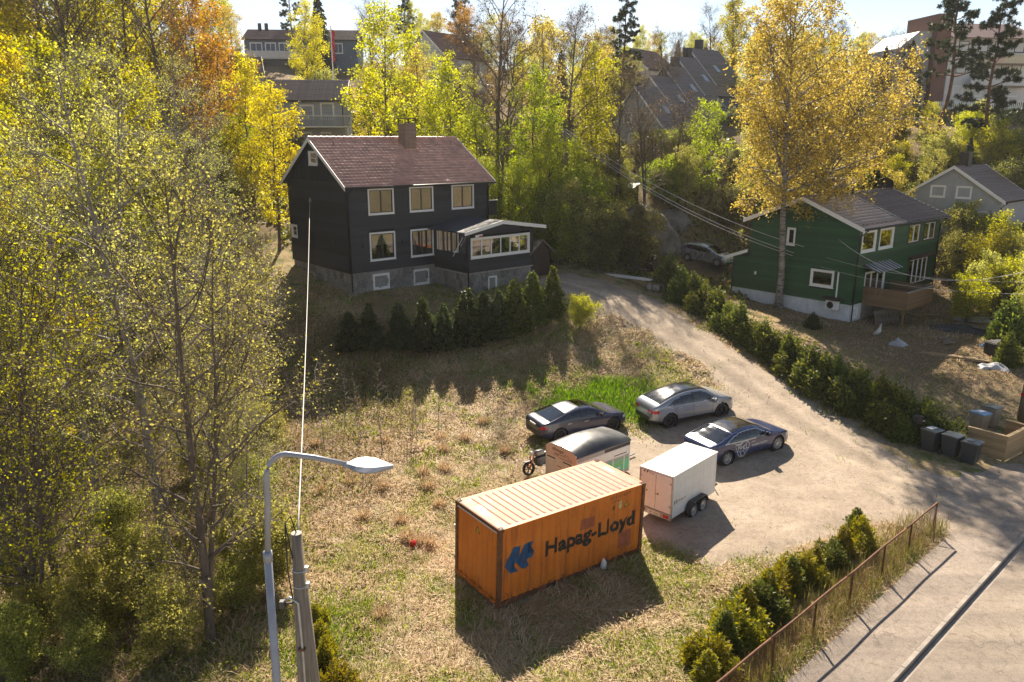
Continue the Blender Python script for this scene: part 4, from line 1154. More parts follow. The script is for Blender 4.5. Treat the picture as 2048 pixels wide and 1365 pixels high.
def sed_reg(x, v, y, z):
    if v > 5:
        if v < 6.0 and in_poly(x, z, dls): return 'pillar' if abs(x-2.1) < 0.04 else ('front_window' if x > 2.1 else 'rear_side_window')
        if v < 6.1 and in_poly(x, z, dls2): return 'chrome'
        if v > 6.2 and 2.92 < x < 3.68: return 'windscreen'
        if v > 6.2 and 1.42 < x <= 2.92: return 'roof'
        if v > 6.25 and 0.52 < x < 1.38: return 'rear_window'
        if v > 5.5 and x > 3.72: return 'bonnet'
        if v > 5.5 and x < 0.5: return 'boot_lid'
    if x > 4.55 and 0.56 < z < 0.70 and y > 0.42: return 'headlight'
    if x < 0.30 and 0.74 < z < 0.88 and y > 0.38: return 'tail_light'
    if v < 2.4: return 'sill'
    if x > 4.85 and z < 0.5: return 'grille'
    if 2 < v < 5 and 2.12 < x < 3.2: return 'front_door'
    if 2 < v < 5 and 1.3 < x <= 2.12: return 'rear_door'
    return 'body'
car = place_car('parked_car', (9.20, 30.68, 0.17), R(29.5), 1.0, 0.97, 'dark blue saloon car with white line artwork and lettering on its side', R(1.6), 1.02)
SED.build(car, M['blue_paint'], sed_reg, M['black_gloss'], True)
finish_car(SED, car, M['blue_paint'], M['alloy'], 10, 3.22, 0.74, [(1.5, .84), (2.42, .82)])
seam(SED, car, [(3.2, .32), (3.26, .86)]); seam(SED, car, [(2.12, .30), (2.1, .92)]); seam(SED, car, [(1.42, .5), (1.26, .76), (1.24, .92)])
t = fit_text('TIGERSTADEN', 2.32, 3.25, 0.615, 0.085, 0.006); t = drape(t, [2.4 + .1*k for k in range(8)], lambda x, z: -SED.side_y(x, z), 0.004); t.materials.append(M['white_print'])
link('lettering', t, None, car)
# faceted line drawing on the rear door: an abstract web of lines
art = [[(1.36,.90),(1.58,.87),(1.60,.72),(1.50,.55),(1.56,.40)],[(1.60,.87),(1.86,.92),(2.10,.93),(2.20,.78),(2.16,.60),(2.06,.46)],[(1.58,.72),(1.72,.66),(1.86,.72),(2.0,.78),(2.10,.93)],
       [(1.50,.55),(1.66,.52),(1.72,.66),(1.68,.82),(1.86,.92)],[(1.66,.52),(1.70,.36),(1.84,.30),(1.98,.34),(2.06,.46)],[(1.86,.72),(1.84,.55),(1.90,.44),(1.98,.34)],[(1.84,.55),(1.72,.50),(1.70,.36)],
       [(2.0,.78),(2.02,.62),(1.92,.56),(1.86,.72)],[(2.02,.62),(2.16,.60)],[(1.90,.44),(2.02,.50),(2.02,.62)],[(1.60,.87),(1.68,.82)],[(1.56,.40),(1.66,.30),(1.84,.30)],[(1.66,.30),(1.74,.24),(1.92,.24),(1.98,.34)],[(1.58,.72),(1.60,.87)],[(1.45,.72),(1.42,.55)],[(2.10,.93),(2.02,.80)],[(1.74,.92),(1.72,.80)]]
mb = MB()
for pl_ in art:
    for (x0, z0), (x1, z1) in zip(pl_[:-1], pl_[1:]):
        for q in range(3):
            a, b = q/3, (q+1)/3
            xa, za, xb, zb = x0+(x1-x0)*a, z0+(z1-z0)*a, x0+(x1-x0)*b, z0+(z1-z0)*b
            dx, dz = (zb-za), -(xb-xa); l = math.hypot(dx, dz)+1e-9; w_ = 0.010; dx, dz = dx/l*w_, dz/l*w_
            mb.add([(X_, -(SED.side_y(X_, Z_)+0.005), Z_) for X_, Z_ in ((xa-dx, za-dz), (xb-dx, zb-dz), (xb+dx, zb+dz), (xa+dx, za+dz))], [(0, 1, 2, 3)])
mb.build('line_artwork', M['white_print'], car)
# --- navy coupe-like saloon behind the rental trailer
def navy_reg(x, v, y, z):
    if v > 6.5 and 2.2 < x < 2.85: return 'sunroof'
    r = sed_reg(x, v, y, z)
    if r in ('chrome',): return 'body'
    return r
car = place_car('parked_car', (2.2, 32.8, 0.40), R(27.0), 1.0, 0.97, 'navy saloon car with a sunroof half hidden behind the rental trailer', R(1.0), 0.97)
SED.build(car, M['navy_paint'], navy_reg, None)
finish_car(SED, car, M['navy_paint'], M['black_wheel'], 10, 3.22, 0.78, [(1.5, .84), (2.42, .82)])
# --- light silver hatchback estate on the neighbour's yard
HAT = Car(4.6, [(0,.62),(.04,.95),(.12,1.25),(.3,1.47),(.8,1.57),(1.6,1.6),(2.2,1.56),(2.7,1.42),(3.2,1.2),(3.65,1.0),(4.1,.92),(4.4,.8),(4.55,.66),(4.6,.5)],
          [(0,.58),(.05,.9),(.2,1.05),(1.0,1.04),(2.4,.97),(3.5,.90),(4.1,.82),(4.4,.7),(4.6,.46)],
          [(0,.62),(.08,.78),(.35,.87),(1.0,.885),(2.4,.89),(3.6,.88),(4.1,.84),(4.4,.74),(4.6,.5)],
          [(0,.38),(.3,.25),(1,.2),(4,.2),(4.6,.32)], 0.24, (0.86, 3.64), 0.33)
HAT.plate_x = 0.03
dlh = [(0.45,1.14),(0.6,1.37),(1.2,1.44),(1.9,1.44),(2.5,1.36),(3.0,1.17),(3.3,1.0),(2.0,1.04),(1.0,1.09)]
def hat_reg(x, v, y, z):
    if v > 5:
        if v < 6.0 and in_poly(x, z, dlh): return 'pillar' if abs(x-1.9) < 0.04 else ('front_window' if x > 1.9 else 'rear_side_window')
        if v > 6.15 and 2.5 < x < 3.62: return 'windscreen'
        if v > 6.15 and 0.05 < x < 0.3: return 'rear_window'
        if v > 5.5 and x > 3.65: return 'bonnet'
    if x > 4.05 and 0.62 < z < 0.78 and y > 0.5: return 'headlight'
    if x < 0.2 and 0.85 < z < 1.1 and y > 0.5: return 'tail_light'
    if x > 4.42 and z < 0.42: return 'grille'
    if 2 < v < 5 and 1.95 < x < 3.05: return 'front_door'
    if 2 < v < 5 and 0.95 < x <= 1.95: return 'rear_door'
    return 'body'
car = place_car('parked_car', (14.62, 64.35, hz(14.62, 64.35) + 0.02), R(-45), 0.86, 0.89, 'light silver hatchback car parked behind the hedge by the green house', R(-3), 1.0)
HAT.build(car, M['lightsilver_paint'], hat_reg, None)
finish_car(HAT, car, M['lightsilver_paint'], M['alloy'], 7, 3.12, 0.7, [(1.2, .95), (2.2, .9)], (4.585, 0.44), 0.2)

# ------------------------------------------------------------------ motorcycles
M['tank_grey'] = pmat('tank_grey', (0.10, 0.10, 0.10), 0.3, 0.1, coat=0.5)
M['orange_fork'] = pmat('orange_fork', (0.42, 0.13, 0.04), 0.35, 0.1, metal=0.4)
def motorcycle(loc, yaw, label, tank, fork, lean=R(8), plate=False):
    m = empty('motorcycle', mat=Matrix.Translation(loc) @ Matrix.Rotation(yaw, 4, 'Z') @ Matrix.Rotation(lean, 4, 'X'), label=label, cat='motorcycle', group='motorcycles by the trailers')
    for x in (0.0, 1.42):
        w = empty('wheel', (x, 0, 0.31)); w.parent = m
        MB().lathe([(0.22, -0.05), (0.28, -0.065), (0.31, 0), (0.28, 0.065), (0.22, 0.05), (0.22, -0.05)], 26).build('tyre', M['rubber'], w, True)
        rm = MB()
        for k in range(5): rm.box((0.03, -0.015, -0.02), (0.23, 0.015, 0.02), Matrix.Rotation(2*math.pi*k/5, 4, 'Y'))
        rm.lathe([(0.05, -0.05), (0.001, -0.05)], 12); rm.lathe([(0.225, -0.03), (0.2, -0.03), (0.2, 0.03), (0.225, 0.03)], 24)
        rm.build('rim', M['black_wheel'], w)
    for s in (-0.09, 0.09):
        MB().tube([(1.42, s, 0.31), (1.12, s, 0.92)], 0.026).build('fork', fork, m)
    MB().tube([(1.08, -0.36, 1.06), (1.1, -0.2, 1.02), (1.1, 0.2, 1.02), (1.08, 0.36, 1.06)], 0.014).build('handlebar', M['black_plastic'], m)
    for s in (-1, 1):
        k = MB().tube([(1.12, s*0.25, 1.03), (1.16, s*0.36, 1.24)], 0.007, 6); k.cbox((1.15, s*0.36 - 0.05, 1.23), (1.17, s*0.36 + 0.05, 1.29), 0.008)
        k.build('mirror', M['black_plastic'], m)
    MB().cbox((0.62, -0.15, 0.74), (1.1, 0.15, 0.98), 0.09).build('fuel_tank', tank, m, True)
    MB().cbox((-0.05, -0.12, 0.74), (0.66, 0.12, 0.84), 0.045).build('seat', M['black_plastic'], m, True)
    e = MB().cbox((0.45, -0.17, 0.3), (0.98, 0.17, 0.7), 0.06); e.cbox((0.8, -0.14, 0.42), (1.06, 0.14, 0.68), 0.04)
    e.lathe([(0.12, -0.2), (0.1, -0.22), (0.001, -0.22)], 16, Matrix.Translation((0.62, 0, 0.42)))
    e.build('engine', M['dark_metal'], m)
    MB().tube([(0.95, 0.12, 0.4), (0.5, 0.2, 0.25), (-0.1, 0.22, 0.42)], [0.025, 0.03, 0.05]).build('exhaust', M['galv'], m)
    MB().tube([(0, -0.08, 0.31), (0.5, -0.08, 0.4)], 0.03).build('swing_arm', M['dark_metal'], m)
    MB().tube([(1.08, 0, 0.95), (0.7, 0, 0.75), (0.1, 0, 0.74), (-0.3, 0, 0.85)], 0.03).build('frame', M['dark_metal'], m)
    MB().lathe([(0.001, 0.06), (0.09, 0.05), (0.1, 0), (0.05, -0.08)], 16, Matrix.Translation((1.2, 0, 0.9)) @ Matrix.Rotation(-math.pi/2, 4, 'Z')).build('headlamp', M['lamp_lens'], m)
    MB().cbox((1.2, -0.07, 0.60), (1.62, 0.07, 0.635), 0.014).build('front_mudguard', M['black_plastic'], m)
    MB().tube([(0.55, 0.1, 0.3), (0.5, 0.34, 0.03)], 0.013).build('side_stand', M['galv'], m)
    if plate:
        B('number_plate', (-0.36, -0.1, 0.62), (-0.345, 0.1, 0.8), M['plate'], m)
        MB().cbox((-0.35, -0.06, 0.8), (-0.2, 0.06, 0.88), 0.02).build('tail_unit', M['white_trim'], m)
    return m
p = at_z(1068, 955, 0.1)
motorcycle((p.x + 0.95, p.y + 0.75, hz(p.x + .95, p.y + .75) + 0.03), R(216), 'black motorcycle with orange forks leaning beside the rental trailer', M['tank_grey'], M['orange_fork'])
p = at_z(905, 1085, 0.05)
motorcycle((p.x + 0.38, p.y + 0.1, hz(p.x + .38, p.y + .1) + 0.02), R(36), 'motorcycle mostly hidden behind the short end of the container', M['black_gloss'], M['dark_metal'], R(6), True)
# ------------------------------------------------------------------ house building
def wm(o, sdir, ndir):
    """wall frame: x along the wall, y = outward, z up"""
    s = Vector(sdir).normalized(); n = Vector(ndir).normalized(); z = Vector((0, 0, 1))
    m = Matrix.Identity(4)
    for i in range(3): m[i][0], m[i][1], m[i][2], m[i][3] = s[i], n[i], z[i], o[i]
    return m
def put(o, m):
    o.matrix_basis = m; return o

_board_cache = {}
def board_mesh(mat, e, vertical=False):
    k = (mat.name, e, vertical)
    if k not in _board_cache:
        mb = MB()
        if vertical:
            mb.box((0, 0, 0), (e * 0.82, 0.022, 1))
        else:
            mb.add([(0,0,0),(1,0,0),(1,0.030,0),(0,0.030,0),(0,0,e+.012),(1,0,e+.012),(1,0.010,e+.012),(0,0.010,e+.012)],
                   [(0,3,2,1),(4,5,6,7),(0,1,5,4),(1,2,6,5),(2,3,7,6),(3,0,4,7)])
        _board_cache[k] = mb.mesh('board', mat)
    return _board_cache[k]

def boards(root, Wm, s_of_z, z0, z1, openings, mat, e=0.2):
    """horizontal lap boards; s_of_z(z) -> (s0, s1); openings = [(s0,s1,z0,z1)]"""
    me = board_mesh(mat, e)
    n = int(math.ceil((z1 - z0) / e - 1e-6))
    for r in range(n):
        za = z0 + r * e; zb = min(za + e, z1)
        s0, s1 = s_of_z((za + zb) / 2)
        if s1 - s0 < 0.1: continue
        segs = [(s0, s1)]
        for a, b, c, d in openings:
            if c < zb - 0.03 and d > za + 0.03:
                ns = []
                for p, q in segs:
                    if b <= p or a >= q: ns.append((p, q)); continue
                    if a > p: ns.append((p, a))
                    if b < q: ns.append((b, q))
                segs = ns
        for p, q in segs:
            if q - p < 0.04: continue
            o = link('board', me, None, root)
            put(o, Wm @ Matrix.Translation((p, random.uniform(-.002, .002), za)) @ Matrix.Diagonal((q - p, 1, (zb - za + (0.012 if zb == za + e else 0)) / (e + 0.012) if zb < za + e else 1, 1)))

def vboards(root, Wm, s0, s1, zlo, ztop, openings, mat, e=0.16):
    me = board_mesh(mat, e, True); n = int((s1 - s0) / e)
    for k in range(n):
        s = s0 + k * e; zt = ztop(s + e/2)
        if zt - zlo < 0.05: continue
        segs = [(zlo, zt)]
        for a, b, c, d in openings:
            if a < s + e*0.8 and b > s:
                ns = []
                for p, q in segs:
                    if d <= p or c >= q: ns.append((p, q)); continue
                    if c > p: ns.append((p, c))
                    if d < q: ns.append((d, q))
                segs = ns
        for p, q in segs:
            if q - p > 0.03:
                put(link('board', me, None, root), Wm @ Matrix.Translation((s, 0, p)) @ Matrix.Diagonal((1, 1, q - p, 1)))

def window(root, Wm, s0, s1, z0, z1, mull=1, bars=0, frame=None, sash=None, curtain=None, glass=None, casing=0.10, name='window', depth=0.07):
    """casing + sash frame (the window), with pane, curtain and sill as sub-parts"""
    frame = frame or M['white_trim']; sash = sash or frame
    fr = MB(); c = casing
    for a in ((s0, s0 + c, z0, z1), (s1 - c, s1, z0, z1), (s0 + c, s1 - c, z1 - c, z1), (s0 + c, s1 - c, z0, z0 + c)):
        fr.box((a[0], -depth, a[2]), (a[1], 0.05, a[3]))
    w = put(fr.build(name, frame, root), Wm)
    sh = MB(); t = 0.05
    x0, x1, y0, y1 = s0 + c, s1 - c, z0 + c, z1 - c
    for a in ((x0, x0 + t, y0, y1), (x1 - t, x1, y0, y1), (x0 + t, x1 - t, y1 - t, y1), (x0 + t, x1 - t, y0, y0 + t)):
        sh.box((a[0], -0.045, a[2]), (a[1], 0.015, a[3]))
    sh.build('sash', sash, w)
    for k in range(mull):
        xm = x0 + (x1 - x0) * (k + 1) / (mull + 1)
        B('mullion', (xm - 0.035, -0.046, y0 + t), (xm + 0.035, 0.014, y1 - t), sash, w)
    for k in range(bars):
        zm = y0 + (y1 - y0) * (k + 1) / (bars + 1)
        B('glazing_bar', (x0 + t, -0.04, zm - 0.012), (x1 - t, 0.01, zm + 0.012), sash, w)
    for k in range(mull + 1):
        a = x0 + (x1 - x0) * k / (mull + 1); b = x0 + (x1 - x0) * (k + 1) / (mull + 1)
        pm = MB(); pm.add([(a + 0.03, -0.02, y0 + 0.04), (b - 0.03, -0.02, y0 + 0.04), (b - 0.03, -0.02, y1 - 0.04), (a + 0.03, -0.02, y1 - 0.04)], [(0, 1, 2, 3)])
        pm.build('pane', glass or M['glass'], w)
    if curtain:
        kind, mat = curtain
        if kind == 'blind':
            B('blind', (x0 + t, -0.062, y0 + (y1 - y0) * 0.55), (x1 - t, -0.055, y1 - t), mat, w)
        else:
            for sd in ((x0 + 0.03, x0 + (x1-x0)*0.24), (x1 - (x1-x0)*0.24, x1 - 0.03)) if kind == 'sides' else ((x0 + 0.03, x1 - 0.03),):
                n = 26; mb = MB(); vs = []
                for z in (y0 + 0.03, y1 - 0.03):
                    for i in range(n):
                        vs.append((sd[0] + (sd[1]-sd[0])*i/(n-1), -0.065 + 0.014*math.sin(i*1.7 + s0), z))
                mb.add(vs, [(i, i+1, n+i+1, n+i) for i in range(n-1)]); mb.build('curtain', mat, w)
    B('sill', (s0 - 0.03, 0.0, z0 - 0.035), (s1 + 0.03, 0.075, z0 - 0.002), frame, w)
    return w

def core(root, x0, x1, y0, y1, z0, z1, inset=0.13, name='wall_core', mat=None):
    return B(name, (x0 + inset, y0 + inset, z0), (x1 - inset, y1 - inset, z1), mat or M['dark_core'], root)

def gable_core(root, L, W, h, r, inset=0.13, z0=0.0, mat=None):
    mb = MB(); i = inset; W2 = W/2
    sl = r / W2
    poly = [(i, z0), (W - i, z0), (W - i, h + sl*i - 0.05), (W2, h + r - 0.08), (i, h + sl*i - 0.05)]
    n = len(poly)
    mb.add([(i, y, z) for y, z in poly] + [(L - i, y, z) for y, z in poly], [tuple(range(n)), tuple(reversed(range(n, 2*n)))] + [(k, n+k, n+(k+1) % n, (k+1) % n) for k in range(n)])
    return mb.build('wall_core', mat or M['dark_core'], root)

def slope_m(L, W, h, r, oh, ov, up, back=False, W2=None):
    """frame on a roof slope: x along the ridge, y up the slope, z outward normal; origin at the eave's left end"""
    W2 = W2 or W/2; sl = r / W2
    if not back:
        o = Vector((-ov, -oh, h - oh*sl + up)); x = Vector((1, 0, 0)); y = Vector((0, 1, sl)).normalized()
    else:
        o = Vector((L + ov, W + oh, h - oh*sl + up)); x = Vector((-1, 0, 0)); y = Vector((0, -1, sl)).normalized()
    z = x.cross(y)
    m = Matrix.Identity(4)
    for i in range(3): m[i][0], m[i][1], m[i][2], m[i][3] = x[i], y[i], z[i], o[i]
    return m, math.hypot(W2 + oh, (W2 + oh)*sl), L + 2*ov

def wave_row(width, period, amp, depth, lip, per=6, x0=0.0):
    """one course of tiles: wavy strip of given width, depth up the slope, with a lip at its lower edge"""
    n = int(round((width) / period * per)) + 1
    xs = np.linspace(0, width, n)
    ph = (xs / period) % 1.0
    z = amp * np.where(ph < 0.6, np.sin(ph / 0.6 * math.pi), -0.25*np.sin((ph - 0.6) / 0.4 * math.pi))
    vs = np.concatenate([np.stack([xs, np.zeros(n), z - 0.01], 1), np.stack([xs, np.zeros(n), z + lip], 1), np.stack([xs, np.full(n, depth), z], 1)])
    f = []
    i = np.arange(n - 1)
    f = np.concatenate([np.stack([i, i+1, n+i+1, n+i], 1), np.stack([n+i, n+i+1, 2*n+i+1, 2*n+i], 1)])
    return vs, f

def roof_slab(root, L, W, h, r, oh, ov, up, th=0.16, mat=None, name='roof', parent=None):
    W2 = W/2; sl = r/W2
    mb = MB()
    prof = [(-oh, h - oh*sl + up - 0.03), (W2, h + r + up - 0.03), (W + oh, h - oh*sl + up - 0.03), (W + oh, h - oh*sl + up - th), (W2, h + r + up - th - 0.02), (-oh, h - oh*sl + up - th)]
    n = len(prof)
    x0, x1 = -ov, L + ov
    mb.add([(x0, y, z) for y, z in prof] + [(x1, y, z) for y, z in prof],
           [(0, 1, n+1, n), (1, 2, n+2, n+1), (2, 3, n+3, n+2), (3, 4, n+4, n+3), (4, 5, n+5, n+4), (5, 0, n, n+5), (0, 5, 4, 1), (1, 4, 3, 2), (n, n+1, n+4, n+5), (n+1, n+2, n+3, n+4)])
    return mb.build(name, mat or M['dark_core'], root)

def barge(root, L, W, h, r, oh, ov, up, mat, ht=0.24, ends=(0, 1), th=0.035):
    W2 = W/2; sl = r/W2
    for e in ends:
        x0, x1 = (-ov - th, -ov + 0.002) if e == 0 else (L + ov - 0.002, L + ov + th)
        for a, b in ((-oh - 0.02, W2), (W2, W + oh + 0.02)):
            za = h + r - abs(W2 - a)*sl + up; zb = h + r - abs(W2 - b)*sl + up
            mb = MB()
            mb.add([(x0, a, za + 0.02), (x0, b, zb + 0.02), (x0, b, zb - ht), (x0, a, za - ht), (x1, a, za + 0.02), (x1, b, zb + 0.02), (x1, b, zb - ht), (x1, a, za - ht)],
                   [(0, 1, 2, 3), (7, 6, 5, 4), (0, 4, 5, 1), (1, 5, 6, 2), (2, 6, 7, 3), (3, 7, 4, 0)])
            mb.build('barge_board', mat, root)

def courses(root, roof, frame, slope_len, width, period, amp, e, lip, mat, name='tile_row', x0=0.0, skip=()):
    n = int(round(slope_len / e)); e = slope_len / n
    vs, f = wave_row(width, period, amp, e + 0.03, lip)
    me = np_mesh(name, vs, f, False); me.materials.append(mat)
    for k in range(n):
        put(link(name, me, None, roof), frame @ Matrix.Translation((x0, k*e, 0.0)) @ Matrix.Rotation(-lip/(e+.03)*0.9, 4, 'X'))
    return n

def ridge(root, L, W2, z, ov, mat, r=0.10):
    mb = MB(); n = int((L + 2*ov) / 0.42); st = (L + 2*ov)/n
    for k in range(n):
        x0 = -ov + k*st
        mb.tube([(x0, W2, z - 0.02), (x0 + st*1.02, W2, z - 0.035)], [r, r*0.88], 8)
    return mb.build('ridge_cap', mat, root)

def voronoi_cells(w, h, n, seed, asp=1.0):
    rg = np.random.default_rng(seed)
    k = int(math.sqrt(n * w / h) + 0.5); m = max(1, int(n / k + 0.5)); pts = []
    for i in range(k):
        for j in range(m):
            pts.append(((i + 0.5 + rg.uniform(-.38, .38)) * w/k, (j + 0.5 + rg.uniform(-.38, .38)) * h/m))
    cells = []
    for i, p in enumerate(pts):
        poly = [(0, 0), (w, 0), (w, h), (0, h)]
        for j, q in enumerate(pts):
            if i == j or math.hypot(q[0]-p[0], q[1]-p[1]) > 3*max(w/k, h/m): continue
            mx, my = (p[0]+q[0])/2, (p[1]+q[1])/2; nx_, ny_ = q[0]-p[0], q[1]-p[1]
            out = []
            for a in range(len(poly)):
                A, B_ = poly[a], poly[(a+1) % len(poly)]
                da = (A[0]-mx)*nx_ + (A[1]-my)*ny_; db = (B_[0]-mx)*nx_ + (B_[1]-my)*ny_
                if da <= 0: out.append(A)
                if da*db < 0:
                    t = da/(da-db); out.append((A[0]+(B_[0]-A[0])*t, A[1]+(B_[1]-A[1])*t))
            poly = out
            if len(poly) < 3: break
        if len(poly) >= 3: cells.append((p, poly))
    return cells

def stone_wall(root, Wm, s0, s1, z0, z1, size, seed, openings=()):
    for p, poly in voronoi_cells(s1 - s0, z1 - z0, (s1-s0)*(z1-z0)/(size*size), seed):
        cx, cz = sum(q[0] for q in poly)/len(poly), sum(q[1] for q in poly)/len(poly)
        if any(a < s0 + cx < b and c < z0 + cz < d for a, b, c, d in openings): continue
        n = len(poly); d = random.uniform(0.02, 0.05)
        lo = [(s0 + cx + (x-cx)*0.95, z0 + cz + (z-cz)*0.95) for x, z in poly]
        hi = [(s0 + cx + (x-cx)*0.80, z0 + cz + (z-cz)*0.80) for x, z in poly]
        mb = MB()
        mb.add([(x, 0, z) for x, z in lo] + [(x, d*0.6, z) for x, z in lo] + [(x, d, z) for x, z in hi],
               [(i, (i+1) % n, n+(i+1) % n, n+i) for i in range(n)] + [(n+i, n+(i+1) % n, 2*n+(i+1) % n, 2*n+i) for i in range(n)] + [tuple(range(2*n, 3*n))])
        put(mb.build('stone', M['stone'], root), Wm)

def pipe(root, pts, r=0.045, mat=None, name='downpipe'):
    return MB().tube(pts, r, 8).build(name, mat or M['black_plastic'], root, True)

# ------------------------------------------------------------------ the black house
BX, BY, BZ, BYAW = -10.2, 48.4, 5.43, R(40.5)
bh = empty('black_house', (BX, BY, BZ), BYAW, 'black timber house with red tiled roof and white framed windows', 'house')
L_, W_, h_, r_ = 11.2, 8.2, 5.3, 2.65
FR = wm((0, 0, 0), (1, 0, 0), (0, -1, 0)); SDL = wm((0, W_, 0), (0, -1, 0), (-1, 0, 0)); SDR = wm((L_, 0, 0), (0, 1, 0), (1, 0, 0)); BK = wm((L_, W_, 0), (-1, 0, 0), (0, 1, 0))
gable_core(bh, L_, W_, h_, r_)
wf = [(1.48, 3.38, 3.6, 5.22), (4.57, 6.46, 3.6, 5.22), (7.97, 9.88, 3.6, 5.22), (1.47, 3.37, 0.67, 2.47), (4.56, 6.40, 0.63, 2.45)]
boards(bh, FR, lambda z: (0.0, L_), 0, h_, wf + [(6.45, 11.2, -1, 2.6)], M['black_board'], 0.22)
dk = M['black_gloss']
curt = [('sides', M['curtain']), None, ('sides', M['curtain']), ('blind', M['blind']), ('sides', M['curtain'])]
for i, (a, b, c, d) in enumerate(wf):
    window(bh, FR, a, b, c, d, 1, 0, M['white_trim'], M['dark_metal'], curt[i])
gap = [(W_ - 4.72, W_ - 3.55, 6.6, 7.5), (W_ - 8.05, W_ - 7.12, 1.62, 2.5)]
boards(bh, SDL, lambda z: (0.0, W_), 0, h_ + 0.3, [gap[1]], M['black_board'], 0.22)
vboards(bh, SDL, 0.0, W_, h_ + 0.28, lambda s: h_ + r_ * (1 - abs(s - W_/2)/(W_/2)) + 0.12, [gap[0]], M['black_board'], 0.17)
for a, b, c, d in gap: window(bh, SDL, a, b, c, d, 0, 1, M['white_trim'], M['white_trim'])
B('wall_panel', (L_ - 0.03, 0.0, 0), (L_ + 0.0, W_, h_), M['black_board'], bh)
B('wall_panel', (0.0, W_ - 0.03, 0), (L_, W_, h_), M['black_board'], bh)
B('band_board', (-0.045, 0.02, h_ + 0.24), (-0.002, W_ - 0.02, h_ + 0.32), M['black_board'], bh)
for x, y in ((-0.035, -0.035), (L_ - 0.09, -0.035)):
    B('corner_board', (x, y, 0), (x + 0.125, y + 0.125, h_ - 0.05), M['black_board'], bh)
for x, z in ((0.95, 1.55), (3.9, 1.6)):
    MB().cbox((x, -0.12, z), (x + 0.09, -0.02, z + 0.28), 0.01).build('wall_lamp', M['black_plastic'], bh)
B('vent', (-0.06, 1.85, 1.72), (-0.02, 2.05, 1.9), M['black_plastic'], bh)
OH, OV, UP = 0.42, 0.3, 0.38
roof = roof_slab(bh, L_, W_, h_, r_, OH, OV, UP)
barge(bh, L_, W_, h_, r_, OH, OV, UP, M['white_trim'])
fm, sl_len, rw = slope_m(L_, W_, h_, r_, OH, OV, UP)
# roof tiles: separate tiles on the lower courses, one joined field above
tw_, te = rw / 39, sl_len / 17
def tile_np():
    n = 7; xs = np.linspace(0, tw_ * 1.0, n); ph = np.linspace(0, 1, n)
    z = 0.007 * np.where(ph < 0.62, np.sin(ph/0.62*math.pi), -0.2*np.sin((ph-0.62)/0.38*math.pi))
    vs = np.concatenate([np.stack([xs, np.zeros(n), z - 0.012], 1), np.stack([xs, np.zeros(n), z + 0.004], 1), np.stack([xs, np.full(n, te + 0.035), z + 0.0], 1)])
    i = np.arange(n-1)
    return vs, np.concatenate([np.stack([i, i+1, n+i+1, n+i], 1), np.stack([n+i, n+i+1, 2*n+i+1, 2*n+i], 1)])
tv, tf = tile_np()
tme = np_mesh('roof_tile', tv, tf, False); tme.materials.append(M['roof_red'])
restv, restf, cnt = [], [], 0
for rrow in range(17):
    for cc in range(39):
        mt = fm @ Matrix.Translation((cc*tw_, rrow*te, random.uniform(0, .003))) @ Matrix.Rotation(random.uniform(-.008, .008), 4, 'Z') @ Matrix.Rotation(random.uniform(-.015, .015), 4, 'Y') @ Matrix.Rotation(-0.034, 4, 'X')
        if rrow < 7:
            put(link('roof_tile', tme, None, roof), mt)
        else:
            m3 = np.array(mt); restv.append(tv @ m3[:3, :3].T + m3[:3, 3]); restf.append(tf + cnt*len(tv)); cnt += 1
rme = np_mesh('roof_tiles', np.concatenate(restv), np.concatenate(restf)); rme.materials.append(M['roof_red'])
tag(link('roof_tiles', rme, None, roof), kind='stuff')
fmb, _, _ = slope_m(L_, W_, h_, r_, OH, OV, UP, True)
courses(bh, roof, fmb, sl_len, rw, tw_, 0.05, te, 0.03, M['roof_red'])
ridge(bh, L_, W_/2, h_ + r_ + UP + 0.03, OV, M['roof_red'])
pipe(bh, [(-OV, -OH - 0.05, h_ - OH*r_/(W_/2) + UP - 0.06), (L_ + OV, -OH - 0.05, h_ - OH*r_/(W_/2) + UP - 0.10)], 0.06, name='gutter')
pipe(bh, [(0.2, -OH - 0.05, h_ + 0.0), (0.05, -0.1, h_ - 0.5), (0.05, -0.1, -1.2)])
pipe(bh, [(L_ - 0.1, -OH - 0.05, h_ + 0.0), (L_ - 0.1, -0.1, h_ - 0.5), (L_ - 0.1, -0.1, 2.4)])
for k, x in enumerate((1.0, L_ - 0.9)):
    MB().tube([(x, W_/2 - 0.9, h_ + r_ + UP - 0.5), (x, W_/2 - 0.9, h_ + r_ + UP - 0.25)], 0.025).build('roof_bracket', M['dark_metal'], bh)
